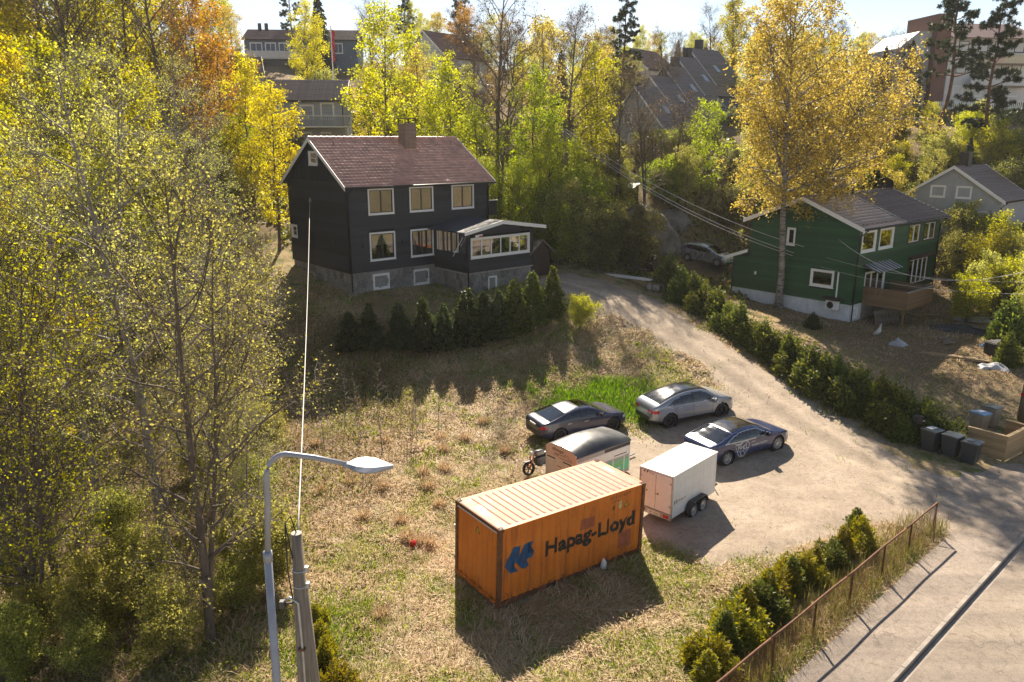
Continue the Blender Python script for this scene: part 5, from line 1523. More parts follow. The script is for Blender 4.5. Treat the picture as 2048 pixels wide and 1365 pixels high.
# chimney
def chimney(root, x0, x1, y0, y1, z0, z1, mat, cap=True):
    c = B('chimney', (x0, y0, z0), (x1, y1, z1), mat, root)
    if cap:
        for x in (x0 + 0.02, x1 - 0.08):
            for y in (y0 + 0.02, y1 - 0.08):
                B('cap_post', (x, y, z1), (x + 0.06, y + 0.06, z1 + 0.3), M['dark_metal'], c)
        B('chimney_cap', (x0 - 0.08, y0 - 0.08, z1 + 0.3), (x1 + 0.08, y1 + 0.08, z1 + 0.34), M['dark_metal'], c)
    return c
def brick_mat(name, c1, c2, mort, sc=1.0):
    m, nt, out = new_mat(name)
    p = nt.nodes.new('ShaderNodeBsdfPrincipled')
    b = nt.nodes.new('ShaderNodeTexBrick'); b.inputs['Scale'].default_value = 1.0
    b.inputs['Brick Width'].default_value = 0.24; b.inputs['Row Height'].default_value = 0.085; b.inputs['Mortar Size'].default_value = 0.012
    b.inputs['Color1'].default_value = (*c1, 1); b.inputs['Color2'].default_value = (*c2, 1); b.inputs['Mortar'].default_value = (*mort, 1)
    v = pos(nt, True); s = nt.nodes.new('ShaderNodeSeparateXYZ'); nt.links.new(v, s.inputs[0])
    cb = nt.nodes.new('ShaderNodeCombineXYZ'); nt.links.new(mth(nt, 'ADD', s.outputs[0], s.outputs[1]), cb.inputs[0]); nt.links.new(s.outputs[2], cb.inputs[1])
    nt.links.new(cb.outputs[0], b.inputs['Vector'])
    nt.links.new(b.outputs[0], p.inputs['Base Color']); p.inputs['Roughness'].default_value = 0.85
    bp = nt.nodes.new('ShaderNodeBump'); bp.inputs['Strength'].default_value = 0.5; bp.inputs['Distance'].default_value = 0.02; bp.invert = True
    nt.links.new(b.outputs[1], bp.inputs['Height']); nt.links.new(bp.outputs[0], p.inputs['Normal'])
    nt.links.new(p.outputs[0], out.inputs[0]); return m
M['brick'] = brick_mat('chimney_brick', (0.20, 0.10, 0.06), (0.30, 0.17, 0.10), (0.30, 0.27, 0.23))
M['brick_red'] = brick_mat('red_brick', (0.16, 0.05, 0.035), (0.20, 0.07, 0.045), (0.22, 0.17, 0.14))
chimney(bh, 6.35, 7.25, 2.95, 3.85, 6.6, 9.28, M['brick'])
MB().box((6.25, 2.8, 7.3), (7.35, 3.95, 7.62)).build('chimney_flashing', M['roof_red'], bh)
# foundation
B('foundation', (0.06, 0.06, -3.0), (L_ - 0.06, W_ - 0.06, 0.0), M['mortar'], bh)
FS = wm((0, 0.06, 0), (1, 0, 0), (0, -1, 0))
bw = [(1.63, 2.86, -1.22, -0.22), (4.74, 6.0, -1.30, -0.25)]
stone_wall(bh, FS, 0.06, L_ - 0.1, -1.9, -0.04, 0.48, 11, bw)
stone_wall(bh, wm((0.06, W_, 0), (0, -1, 0), (-1, 0, 0)), 0.1, W_ - 0.06, -1.6, -0.04, 0.48, 12)
for a, b, c, d in bw: window(bh, FS, a, b, c, d, 0, 0, M['white_trim'], casing=0.09, glass=M['glass'], depth=0.02)
# --- veranda annex
AX0, AX1, AY, AZ0, AE, AR = 6.48, 12.1, -3.7, -0.2, 2.35, 2.92
an = MB()
core(bh, AX0, AX1, AY, 0, AZ0, AE - 0.1, 0.5, 'veranda_core')
AF = wm((0, AY, 0), (1, 0, 0), (0, -1, 0)); ALW = wm((AX0, 0, 0), (0, -1, 0), (-1, 0, 0)); ARW = wm((AX1, AY, 0), (0, 1, 0), (1, 0, 0))
aw = (6.72, 11.82, 0.72, 2.06)
def agab(z):
    if z <= AE: return (AX0, AX1)
    t = (z - AE) / (AR - AE); m_ = 9.1
    return (AX0 + (m_ - AX0)*t, AX1 - (AX1 - m_)*t)
boards(bh, AF, agab, AZ0, AR, [aw], M['black_board'], 0.22)
window(bh, AF, *aw, mull=5, frame=M['white_trim'], sash=M['white_trim'], casing=0.11, glass=M['glass'])
boards(bh, ALW, lambda z: (0, -AY), AZ0, 1.0, [], M['black_board'], 0.22)
for s in (0.04, 0.95, 1.85, 2.75, -AY - 0.09):
    put(B('post', (s, -0.09, 1.0), (s + 0.09, 0.0, AE), M['black_board'], bh), ALW)
put(MB().add([(0.1, -0.05, 1.0), (3.6, -0.05, 1.0), (3.6, -0.05, 2.3), (0.1, -0.05, 2.3)], [(0, 1, 2, 3)]).build('veranda_glass', M['glass'], bh), ALW)
put(MB().tube([(2.2, 0.06, 0.75), (3.3, 0.06, 2.1)], 0.03).build('white_pole', M['white_trim'], bh), ALW)
boards(bh, ARW, lambda z: (0, -AY), AZ0, AE, [], M['black_board'], 0.22)
for x in (AX0 - 0.04, AX1 - 0.08):
    B('corner_board', (x, AY - 0.045, AZ0), (x + 0.12, AY + 0.07, AE), M['black_board'], bh)
mb = MB()
ro, zr, ridge_x = 0.45, 3.06, 9.1
prof = [(AX0 - 0.55, 2.50), (ridge_x, zr), (AX1 + 0.85, 2.50)]
for (xa, za), (xb, zb) in zip(prof[:-1], prof[1:]):
    mb.add([(xa, AY - ro, za), (xb, AY - ro, zb), (xb, -0.02, zb), (xa, -0.02, za), (xa, AY - ro, za - 0.1), (xb, AY - ro, zb - 0.1), (xb, -0.02, zb - 0.1), (xa, -0.02, za - 0.1)],
           [(0, 1, 2, 3), (7, 6, 5, 4), (0, 4, 5, 1), (3, 2, 6, 7), (0, 3, 7, 4), (1, 5, 6, 2)])
mb.build('veranda_roof', M['felt'], bh)
for (xa, za), (xb, zb) in zip(prof[:-1], prof[1:]):
    m2 = MB(); m2.add([(xa, AY - ro - 0.035, za + 0.03), (xb, AY - ro - 0.035, zb + 0.03), (xb, AY - ro - 0.035, zb - 0.2), (xa, AY - ro - 0.035, za - 0.2),
                       (xa, AY - ro - 0.001, za + 0.03), (xb, AY - ro - 0.001, zb + 0.03), (xb, AY - ro - 0.001, zb - 0.2), (xa, AY - ro - 0.001, za - 0.2)],
                      [(0, 3, 2, 1), (4, 5, 6, 7), (0, 1, 5, 4), (1, 2, 6, 5), (2, 3, 7, 6), (3, 0, 4, 7)])
    m2.build('barge_board', M['white_trim'], bh)
pipe(bh, [(AX0 - 0.1, AY - 0.25, 2.3), (AX0 - 0.02, AY - 0.09, 1.9), (AX0 - 0.02, AY - 0.09, -1.6)])
# small flag pinned under the veranda eave
fl = MB().add([(0, 0, 0), (0.62, 0, 0.05), (0.60, 0, 0.20), (0, 0, 0.16)], [(0, 1, 2, 3)]).build('pennant', M['white_trim'], bh, loc=(6.9, AY - 0.3, 2.1))
MB().add([(0.3, -0.004, 0.025), (0.61, -0.004, 0.05), (0.6, -0.004, 0.12), (0.3, -0.004, 0.1)], [(0, 1, 2, 3)]).build('pennant_stripe', M['red_lens'], fl)
B('foundation', (AX0 + 0.06, AY + 0.06, -3.6), (AX1 - 0.06, 0.05, AZ0), M['mortar'], bh)
B('sill_beam', (AX0 - 0.05, AY - 0.05, AZ0 - 0.1), (AX1 + 0.05, 0, AZ0 - 0.001), M['grey_concrete'], bh)
stone_wall(bh, wm((0, AY + 0.06, 0), (1, 0, 0), (0, -1, 0)), AX0 + 0.08, AX1 - 0.1, -2.3, AZ0 - 0.12, 0.45, 13, [(8.2, 8.95, -1.6, -0.6)])
stone_wall(bh, wm((AX0 + 0.06, 0, 0), (0, -1, 0), (-1, 0, 0)), 0.1, -AY - 0.1, -2.1, AZ0 - 0.12, 0.45, 14)
window(bh, wm((0, AY + 0.06, 0), (1, 0, 0), (0, -1, 0)), 8.2, 8.95, -1.6, -0.6, 0, 0, M['white_trim'], casing=0.07, depth=0.02)
# balcony on the far end
bc = B('balcony', (L_ + 0.02, 0.6, 2.9), (L_ + 1.3, 3.6, 3.02), M['black_board'], bh)
for a in (((L_ + 0.03, 0.6, 3.0), (L_ + 1.3, 0.65, 3.95)), ((L_ + 1.25, 0.65, 3.0), (L_ + 1.3, 3.6, 3.95))): B('parapet', a[0], a[1], M['black_board'], bc)
B('rail', (L_ + 0.02, 0.55, 3.95), (L_ + 1.35, 0.72, 3.99), M['white_trim'], bc)

# ------------------------------------------------------------------ brown shed beside the drive
sp_ = at_y(1088, 575, 53.5)
sh = empty('shed', (sp_.x - 1.0, sp_.y, hz(sp_.x - 1, sp_.y) - 0.1), R(38), 'small dark brown boarded shed behind the black house', 'shed')
core(sh, 0, 1.9, 0, 2.2, 0, 1.8, 0.06)
for f_, ln in ((wm((0, 0, 0), (1, 0, 0), (0, -1, 0)), 1.9), (wm((0, 2.2, 0), (0, -1, 0), (-1, 0, 0)), 2.2), (wm((1.9, 0, 0), (0, 1, 0), (1, 0, 0)), 2.2)):
    vboards(sh, f_, 0, ln, 0, (lambda s: 1.85 + 0.75*(1 - abs(s - 0.95)/0.95)) if ln == 1.9 else (lambda s: 1.85), [], M['brown_wood'], 0.16)
for sg in (0, 1):
    mb = MB(); x0, x1 = (-0.25, 0.95) if sg == 0 else (0.95, 2.15)
    z0, z1 = (1.75, 2.72) if sg == 0 else (2.72, 1.75)
    mb.add([(x0, -0.3, z0), (x1, -0.3, z1), (x1, 2.4, z1), (x0, 2.4, z0), (x0, -0.3, z0 - 0.08), (x1, -0.3, z1 - 0.08), (x1, 2.4, z1 - 0.08), (x0, 2.4, z0 - 0.08)],
           [(0, 1, 2, 3), (7, 6, 5, 4), (0, 4, 5, 1), (3, 2, 6, 7), (0, 3, 7, 4), (1, 5, 6, 2)])
    mb.build('roof_plane', M['old_wood'], sh)
MB().cbox((1.92, 0.3, 1.2), (1.98, 0.42, 1.5), 0.01).build('wall_lamp', M['white_trim'], sh)

# ------------------------------------------------------------------ the green house
gh = empty('green_house', (22.7, 50.8, 2.9), R(40.8), 'dark green timber house with a white foundation and satellite dish', 'house')
L_, W_, h_, r_ = 13.0, 7.95, 5.0, 1.6
FR = wm((0, 0, 0), (1, 0, 0), (0, -1, 0)); SDL = wm((0, W_, 0), (0, -1, 0), (-1, 0, 0))
gable_core(gh, L_, W_, h_, r_)
gw = [(0.45, 2.5, 3.46, 4.9), (3.0, 5.15, 3.46, 4.9), (7.55, 9.5, 3.46, 4.82), (10.2, 12.2, 3.46, 4.82), (8.3, 11.6, 0.3, 2.25), (1.5, 4.5, 0.02, 2.05)]
boards(gh, FR, lambda z: (0, L_), 0, h_, gw, M['green_board'], 0.2)
M['brown_trim'] = pmat('brown_trim', (0.10, 0.045, 0.028), 0.6, 0.2)
for i, (a, b, c, d) in enumerate(gw[:5]):
    window(gh, FR, a, b, c, d, (0, 0, 1, 1, 3)[i], 0, M['white_trim'] if i < 2 else M['brown_trim'], M['white_trim'], ('sides' if i > 1 else 'full', M['curtain']), casing=0.12 if i < 2 else 0.07)
window(gh, FR, *gw[5], mull=2, frame=M['white_trim'], sash=M['white_trim'], curtain=('full', M['curtain']), casing=0.08, name='balcony_door')
def sgreen(z):
    if z < 2.35: return (-1.35, W_)
    if z <= h_: return (0.0, W_)
    t = (z - h_)/r_; return (W_/2*t, W_ - W_/2*t)
sw = [(W_ - 3.06, W_ - 1.36, 0.95, 2.13), (W_ - 5.1, W_ - 4.45, 3.55, 4.78)]
boards(gh, SDL, sgreen, 0, h_ + r_, sw, M['green_board'], 0.2)
window(gh, SDL, *sw[0], mull=0, curtain=('blind', M['blind']), casing=0.12)
window(gh, SDL, *sw[1], mull=0, casing=0.1)
B('wall_panel', (L_ - 0.03, 0, 0), (L_ + 0.001, W_, h_), M['green_board'], gh); B('wall_panel', (0, W_ - 0.03, 0), (L_, W_ - 0.002, h_), M['green_board'], gh)
# lean-to at the back
B('lean_to', (0.06, W_, 0), (L_ * 0.5, W_ + 1.35, 2.3), M['green_board'], gh)
mb = MB(); mb.add([(-0.3, W_ - 0.02, 2.95), (L_*0.5, W_ - 0.02, 2.95), (L_*0.5, W_ + 1.75, 2.3), (-0.3, W_ + 1.75, 2.3), (-0.3, W_ - 0.02, 2.83), (L_*0.5, W_ - 0.02, 2.83), (L_*0.5, W_ + 1.75, 2.18), (-0.3, W_ + 1.75, 2.18)],
                  [(0, 1, 2, 3), (7, 6, 5, 4), (0, 4, 5, 1), (1, 5, 6, 2), (2, 6, 7, 3), (3, 7, 4, 0)]); mb.build('lean_to_roof', M['roof_dark'], gh)
mb = MB(); mb.add([(-0.34, W_ - 0.0, 2.98), (-0.34, W_ + 1.8, 2.32), (-0.34, W_ + 1.8, 2.08), (-0.34, W_ - 0.0, 2.74), (-0.30, W_ - 0.0, 2.98), (-0.30, W_ + 1.8, 2.32), (-0.30, W_ + 1.8, 2.08), (-0.30, W_ - 0.0, 2.74)],
                  [(0, 1, 2, 3), (7, 6, 5, 4), (0, 4, 5, 1), (1, 5, 6, 2), (2, 6, 7, 3), (3, 7, 4, 0)]); mb.build('barge_board', M['white_trim'], gh)
roof = roof_slab(gh, L_, W_, h_, r_, 0.5, 0.35, 0.36)
barge(gh, L_, W_, h_, r_, 0.5, 0.35, 0.36, M['white_trim'], 0.26)
fm, sl_len, rw = slope_m(L_, W_, h_, r_, 0.5, 0.35, 0.36)
courses(gh, roof, fm, sl_len, 6.1, 0.18, 0.012, 0.36, 0.035, M['roof_grey'])
courses(gh, roof, fm, sl_len, rw - 6.16, 0.30, 0.03, 0.36, 0.025, M['roof_dark'], x0=6.16)
fmb, _, _ = slope_m(L_, W_, h_, r_, 0.5, 0.35, 0.36, True)
courses(gh, roof, fmb, sl_len, rw, 0.30, 0.03, 0.36, 0.03, M['roof_dark'])
put(B('roof_divider', (6.1, -0.05, 0.0), (6.16, sl_len, 0.09), M['galv'], gh), fm)
ridge(gh, L_, W_/2, h_ + r_ + 0.36 + 0.03, 0.35, M['roof_dark'])
for k in range(9):
    put(MB().tube([(0.3 + k*0.68, 0.35, 0.02), (0.3 + k*0.68, 0.35, 0.16)], 0.012, 6).build('snow_guard_post', M['dark_metal'], gh), fm)
for zz in (0.10, 0.16):
    put(MB().tube([(0.2, 0.35, zz), (5.9, 0.35, zz)], 0.014, 6).build('snow_guard', M['dark_metal'], gh), fm)
ez = h_ - 0.5*r_/(W_/2) + 0.36
pipe(gh, [(-0.35, -0.56, ez - 0.06), (L_ + 0.35, -0.56, ez - 0.1)], 0.065, name='gutter')
pipe(gh, [(0.25, -0.55, ez - 0.1), (0.05, -0.1, ez - 0.6), (0.05, -0.1, -1.1)])
pipe(gh, [(L_ - 0.1, -0.55, ez - 0.1), (L_ - 0.1, -0.1, ez - 0.6), (L_ - 0.1, -0.1, -1.1)])
pipe(gh, [(0.03, W_ + 1.3, 2.1), (-0.08, W_ + 1.3, 1.9), (-0.08, W_ + 1.3, -1.0)])
chimney(gh, 4.3, 5.6, W_/2 + 0.05, W_/2 + 1.0, h_ + 0.6, 7.95, M['brick'], False)
B('chimney_lid', (4.22, W_/2 - 0.03, 7.95), (5.68, W_/2 + 1.08, 8.02), M['grey_concrete'], gh)
MB().tube([(6.3, W_/2 - 0.2, 6.8), (6.3, W_/2 - 0.2, 7.3)], 0.09).tube([(6.3, W_/2 - 0.2, 7.3), (6.3, W_/2 - 0.2, 7.42)], [0.15, 0.03]).build('roof_vent', M['dark_metal'], gh)
# satellite dish on the ridge end
ds = MB().tube([(L_ - 0.3, W_/2 + 0.3, 6.5), (L_ - 0.3, W_/2 + 0.3, 7.1)], 0.03).build('dish_mast', M['galv'], gh)
dm = Matrix.Translation((L_ - 0.3, W_/2 + 0.3, 7.3)) @ Matrix.Rotation(R(-69), 4, 'Z') @ Matrix.Rotation(R(14), 4, 'X') @ Matrix.Scale(0.78, 4)
MB().lathe([(0.02, 0.12), (0.35, 0.09), (0.6, 0.02), (0.75, -0.08), (0.74, -0.1), (0.6, 0.0), (0.35, 0.07), (0.02, 0.1)], 26, dm).build('satellite_dish', M['black_plastic'], gh, True)
# foundation, pump, pipe, lamp
B('foundation', (0.05, 0.05, -3.0), (L_ - 0.05, W_ + 1.3, 0.0), M['concrete'], gh)
window(gh, wm((0, 0.05, 0), (1, 0, 0), (0, -1, 0)), 0.3, 1.1, -1.0, -0.25, 0, 0, M['white_trim'], casing=0.07, depth=0.02)
hp_ = empty('heat_pump', (-0.42, 0.75, -0.42)); hp_.parent = gh
MB().cbox((0, 0, 0), (0.32, 0.85, 0.6), 0.03).build('casing', M['white_trim'], hp_)
MB().lathe([(0.24, -0.012), (0.22, -0.03), (0.2, -0.012), (0.05, -0.012), (0.001, -0.03)], 22, Matrix.Translation((0.0, 0.5, 0.3)) @ Matrix.Rotation(-math.pi/2, 4, 'Z')).build('fan', M['black_plastic'], hp_)
B('shelf_roof', (-0.75, 0.5, 0.32), (-0.02, 1.75, 0.37), M['brown_wood'], gh)
MB().tube([(-0.07, 1.06, 0.4), (-0.07, 1.06, 2.1)], 0.055).build('pipe_cover', M['white_trim'], gh)
MB().cbox((-0.12, 7.25, 1.15), (-0.02, 7.4, 1.38), 0.02).build('wall_lamp', M['white_trim'], gh)
# awning over the balcony door: striped ribs
aw_ = empty('awning', (1.1, 0, 2.2)); aw_.parent = gh
M['awn_dark'] = pmat('dark_awning', (0.05, 0.06, 0.06), 0.6, 0.2); M['awn_light'] = pmat('light_awning', (0.36, 0.38, 0.38), 0.6, 0.2)
for k in range(16):
    x0 = k*0.24
    mb = MB(); mb.add([(x0, -0.02, 0.42), (x0 + 0.235, -0.02, 0.42), (x0 + 0.235, -1.05, 0.0), (x0, -1.05, 0.0), (x0, -0.02, 0.40), (x0 + 0.235, -0.02, 0.40), (x0 + 0.235, -1.05, -0.02), (x0, -1.05, -0.02)], [(0, 3, 2, 1), (4, 5, 6, 7), (2, 3, 7, 6), (0, 4, 7, 3), (1, 2, 6, 5)])
    mb.build('slat', M['awn_light'] if k % 2 else M['awn_dark'], aw_)
B('window_hood', (8.1, -0.5, 2.42), (11.8, -0.01, 2.5), M['brown_trim'], gh)
# balcony of horizontal boards
bl = empty('balcony', (1.5, 0, -0.1)); bl.parent = gh
B('deck', (0, -2.95, 0), (3.9, -0.05, 0.1), M['deck_wood'], bl)
bmesh_ = MB().box((0, 0, 0), (1, 0.025, 0.135)).mesh('parapet_board', M['deck_wood'])
for k in range(8):
    z = 0.02 + k*0.145
    put(link('parapet_board', bmesh_, None, bl), Matrix.Translation((-0.03, -2.95, z)) @ Matrix.Rotation(math.pi/2, 4, 'Z') @ Matrix.Diagonal((2.9, 1, 1, 1)))
    put(link('parapet_board', bmesh_, None, bl), Matrix.Translation((-0.05, -3.0, z)) @ Matrix.Diagonal((4.0, 1, 1, 1)))
    put(link('parapet_board', bmesh_, None, bl), Matrix.Translation((3.93, -2.95, z)) @ Matrix.Rotation(math.pi/2, 4, 'Z') @ Matrix.Diagonal((2.9, 1, 1, 1)))
B('hand_rail', (-0.08, -3.03, 1.18), (3.98, -2.9, 1.22), M['galv'], bl); B('hand_rail', (-0.08, -2.9, 1.18), (0.04, -0.05, 1.22), M['deck_wood'], bl)
for x, y in ((0.1, -2.8), (3.7, -2.8)): B('post', (x, y, -1.6), (x + 0.12, y + 0.12, 0.0), M['deck_wood'], bl)
B('foundation_panel', (1.6, -0.02, -1.2), (L_ - 0.2, 0.045, -0.02), M['grey_concrete'], gh)

# ------------------------------------------------------------------ other houses up the hill
def simple_house(name, label, loc, yaw, L, W, h, r, wallmat, roofmat, fwin, swin, oh=0.4, ov=0.3, bargemat=None, e=0.38, extras=None, cat='house', group='houses up the hillside', rwin=()):
    o = empty(name, loc, yaw, label, cat, group)
    mb = MB(); W2 = W/2
    poly = [(0, -4), (W, -4), (W, h), (W2, h + r), (0, h)]
    n = 5
    mb.add([(0, y, z) for y, z in poly] + [(L, y, z) for y, z in poly], [tuple(range(n)), tuple(reversed(range(n, 2*n)))] + [(k, n+k, n+(k+1) % n, (k+1) % n) for k in range(n)])
    mb.build('wall', wallmat, o)
    # cladding lines: slim boards
    for k in range(1, int(h/0.3)):
        B('cladding_board', (0.0, -0.012, k*0.3), (L, 0.0, k*0.3 + 0.26), wallmat, o)
    rf_ = roof_slab(o, L, W, h, r, oh, ov, 0.2, 0.14)
    barge(o, L, W, h, r, oh, ov, 0.2, bargemat or M['white_trim'], 0.24)
    f1, sl1, rw1 = slope_m(L, W, h, r, oh, ov, 0.2); courses(o, rf_, f1, sl1, rw1, 0.3, 0.012, e, 0.022, roofmat)
    f2, _, _ = slope_m(L, W, h, r, oh, ov, 0.2, True); courses(o, rf_, f2, sl1, rw1, 0.3, 0.012, e, 0.022, roofmat)
    F_ = wm((0, -0.02, 0), (1, 0, 0), (0, -1, 0)); S_ = wm((0, W, 0), (0, -1, 0), (-1, 0, 0))
    for a, b, c, d, m_ in fwin: window(o, F_, a, b, c, d, m_, 0, M['white_trim'], M['white_trim'], None, depth=0.0, casing=0.1, glass=M['dark_glass'])
    for a, b, c, d, m_ in swin: window(o, S_, a, b, c, d, m_, 0, M['white_trim'], M['white_trim'], None, depth=0.0, casing=0.1, glass=M['dark_glass'])
    for a, b, c, d in rwin:
        w = put(B('skylight', (a, c, 0.0), (b, d, 0.09), M['galv'], o), f1)
        B('pane', (a + 0.06, c + 0.06, 0.09), (b - 0.06, d - 0.06, 0.094), M['sky_pane'], w)
    return o
M['dark_glass'] = pmat('dark_window', (0.03, 0.035, 0.04), 0.06, 0.2, 2, spec=0.8)
M['sky_pane'] = pmat('skylight_pane', (0.30, 0.36, 0.42), 0.05, 0.1, 2, spec=0.8)
M['grey_wall'] = pmat('grey_wall', (0.36, 0.37, 0.39), 0.6, 0.1, 2)
M['blue_wall'] = pmat('blue_grey_wall', (0.10, 0.14, 0.20), 0.6, 0.12, 2)
M['white_wall'] = pmat('white_wall', (0.62, 0.61, 0.60), 0.6, 0.08, 2, streak=(2, 0.2, (0.45, 0.42, 0.38)))

# grey house by the right edge
p = at_y(1986, 475, 62)
gr = simple_house('grey_house', 'grey timber house with brown roof at the right edge of the photo', (p.x + 0.2, p.y, 6.2), R(41), 6.2, 7.4, 2.75, 2.4, M['grey_wall'], M['roof_dark'],
                  [(0.8, 2.6, 0.55, 1.9, 2)], [(7.4 - 3.0, 7.4 - 0.75, 0.5, 1.85, 1), (2.0, 3.2, 2.75, 3.75, 0), (4.0, 5.2, 2.75, 3.75, 0)], e=0.36)
chimney(gr, 2.0, 2.8, 3.5, 4.2, 4.3, 6.4, M['dark_metal'], False)
pipe(gr, [(0.1, -0.45, 2.55), (-0.05, -0.1, 2.2), (-0.05, -0.1, -1.5)])
B('side_wing', (6.0, 0.6, -4), (12, 6, 2.2), M['grey_wall'], gr)
B('side_wing_roof', (5.9, 0.2, 2.2), (12.2, 6.3, 2.4), M['roof_dark'], gr)
# grey house with balcony behind the black house
p = at_y(690, 268, 77)
gb = simple_house('grey_house', 'grey house with a long white balcony behind the black house', (p.x - 10.5, p.y - 0.8, 13.1), R(6), 10.5, 7.5, 4.1, 1.9, M['grey_wall'], M['roof_pale'],
                  [(6.4, 7.7, 2.35, 3.7, 0), (8.3, 9.6, 2.35, 3.9, 0), (3.2, 4.6, 2.35, 3.7, 0), (6.2, 7.4, 0.2, 1.2, 0), (8.2, 9.2, -0.2, 1.2, 0)], [], bargemat=M['white_trim'])
bb = B('balcony', (0.5, -1.7, 1.55), (11.2, -0.04, 1.7), M['grey_board'], gb)
slat = MB().box((0, 0, 0), (0.13, 0.02, 0.95)).mesh('slat', M['grey_board'])
for k in range(64): link('slat', slat, None, bb, loc=(0.5 + k*0.168, -1.72, 1.66))
B('rail', (0.45, -1.76, 2.6), (11.25, -1.62, 2.66), M['white_trim'], bb); B('rail', (0.45, -1.755, 1.6), (11.25, -1.70, 1.7), M['white_trim'], bb)
for x in (4, 10.9): B('post', (x, -1.7, -1), (x + 0.12, -1.58, 1.55), M['white_trim'], bb)
pipe(gb, [(10.45, -0.4, 3.95), (10.4, -0.1, 3.6), (10.4, -0.1, 1.7)])
# long brown-roofed house on the skyline
p = at_y(490, 108, 122)
th_ = simple_house('dark_house', 'dark brown house with two black chimneys on the skyline', (p.x, p.y, p.z - 0.6), R(4), 16.5, 8, 2.6, 1.7, M['blue_wall'], M['roof_brown'],
             [(0.8, 2.6, 0.7, 2.2, 1), (3.0, 4.6, 0.7, 2.2, 1), (5.0, 6.6, 0.7, 2.2, 1), (9, 10.6, 0.7, 2.2, 1), (13, 14.4, 0.7, 2.2, 1)], [])
for x in (1.6, 2.6): MB().tube([(x, 3.6, 3.2), (x, 3.6, 5.3)], [0.3, 0.27], 10).build('chimney', M['black_plastic'], th_)
B('balcony', (0.5, -1.5, -0.2), (8, -0.05, 0.9), M['white_wall'], th_)
# red-roofed house partly hidden on the left
p = at_y(385, 150, 100)
simple_house('brown_house', 'brown-roofed house glimpsed through the orange trees', (p.x - 3, p.y, p.z - 2.2), R(20), 11, 8, 2.6, 2.2, M['grey_wall'], M['roof_brown'], [(7, 8.6, 0.6, 1.9, 1), (3, 4.6, .6, 1.9, 1)], [])
# white gabled house
p = at_y(832, 152, 108)
simple_house('white_house', 'white gabled house with an orange tiled roof on the ridge', (p.x + 4.0, p.y - 1, p.z - 1.2), R(52), 9, 7.5, 3.6, 3.2, M['white_wall'], M['roof_brown'], [(1, 2.3, 1.6, 2.8, 1), (4, 5.3, 1.6, 2.8, 1)], [(3.0, 4.2, 3.6, 4.7, 0), (1.2, 2.4, 1.0, 2.2, 0), (5.0, 6.2, 1.0, 2.2, 0)])
p = at_y(1245, 165, 104)
simple_house('white_house', 'white house half hidden behind the tall pine', (p.x + 3.0, p.y, p.z - 1.5), R(50), 8, 7, 3.2, 2.6, M['white_wall'], M['roof_brown'], [(1.4, 2.8, 1.2, 2.4, 1)], [(2.4, 3.6, 3.2, 4.3, 0)])
# terrace of stepped row houses
rowlab = ['lowest of the stepped grey row houses', 'second lowest of the stepped grey row houses', 'middle one of the stepped grey row houses', 'second highest of the stepped row houses, with skylight', 'highest of the stepped row houses, dark blue gable and black chimney']
ap0 = at_y(1272, 172, 84); ap1 = at_y(1380, 96, 97)
for k in range(5):
    q = ap0.lerp(ap1, k/4); c_, s_ = math.cos(R(40)), math.sin(R(40))
    org = (q.x + 3.8*s_, q.y - 3.8*c_, q.z - 6.5)
    o = simple_house('row_house', rowlab[k], org, R(40), 5.4, 7.6, 2.4, 3.9, M['blue_wall'] if k > 2 else M['grey_wall'], M['roof_slate'],
                     [(1.0, 2.4, 0.6, 1.7, 1)], [(2.2, 3.4, 2.8, 3.9, 0), (4.4, 5.6, 2.8, 3.9, 0), (3.0, 4.6, 0.5, 1.8, 1)], oh=0.5, ov=0.25, rwin=[(2.0, 2.7, 2.2, 3.3)], group='stepped row houses')
    if k > 1: chimney(o, 2.0, 2.8, 4.0, 4.7, 5.0, 7.6, M['black_plastic'], False)
# white apartment block, brick stair tower
p = at_y(1886, 198, 104)
ap = empty('apartment_block', (p.x, p.y, p.z - 0.5), R(8), 'white apartment block with brown roof and red brick tower above the pines', 'building', 'houses up the hillside')
B('wall', (0, 0, -3), (11.5, 9, 7.9), M['white_wall'], ap)
mb = MB(); mb.add([(-0.4, -0.8, 7.85), (11.9, -0.8, 7.85), (11.9, 4.5, 10.2), (-0.4, 4.5, 10.2), (-0.4, -0.8, 7.7), (11.9, -0.8, 7.7), (11.9, 4.5, 10.0), (-0.4, 4.5, 10.0)], [(0, 1, 2, 3), (7, 6, 5, 4), (0, 4, 5, 1), (1, 5, 6, 2), (2, 6, 7, 3), (3, 7, 4, 0)])
mb.build('roof', M['roof_brown'], ap)
mb = MB(); mb.add([(-0.4, 9.8, 7.85), (11.9, 9.8, 7.85), (11.9, 4.5, 10.2), (-0.4, 4.5, 10.2)], [(0, 3, 2, 1)]); mb.build('roof', M['roof_brown'], ap)
F_ = wm((0, 0, 0), (1, 0, 0), (0, -1, 0))
for z in (0.8, 3.6, 6.2):
    for x in (1.2, 3.9, 6.2, 9.0): window(ap, F_, x, x + 1.4, z, z + 1.3, 0, 0, M['dark_metal'] if z > 3 else M['white_trim'], M['white_trim'], depth=0.0, glass=M['dark_glass'])
M['cream_wall'] = pmat('cream_wall', (0.60, 0.52, 0.36), 0.6, 0.1)
for z in (4.9, 2.2):
    B('balcony_front', (2.6, -1.3, z - 0.1), (11.0, -1.22, z + 0.9), M['cream_wall'] if z > 4 else M['white_wall'], ap); B('balcony_floor', (2.6, -1.22, z - 0.25), (11, -0.02, z - 0.1), M['grey_concrete'], ap)
B('pink_panel', (5.4, -1.34, 4.9), (6.8, -1.305, 5.78), M['peach'], ap)
B('stair_tower', (-2.2, -0.3, -3), (-0.3, 6, 10.6), M['brick_red'], ap)
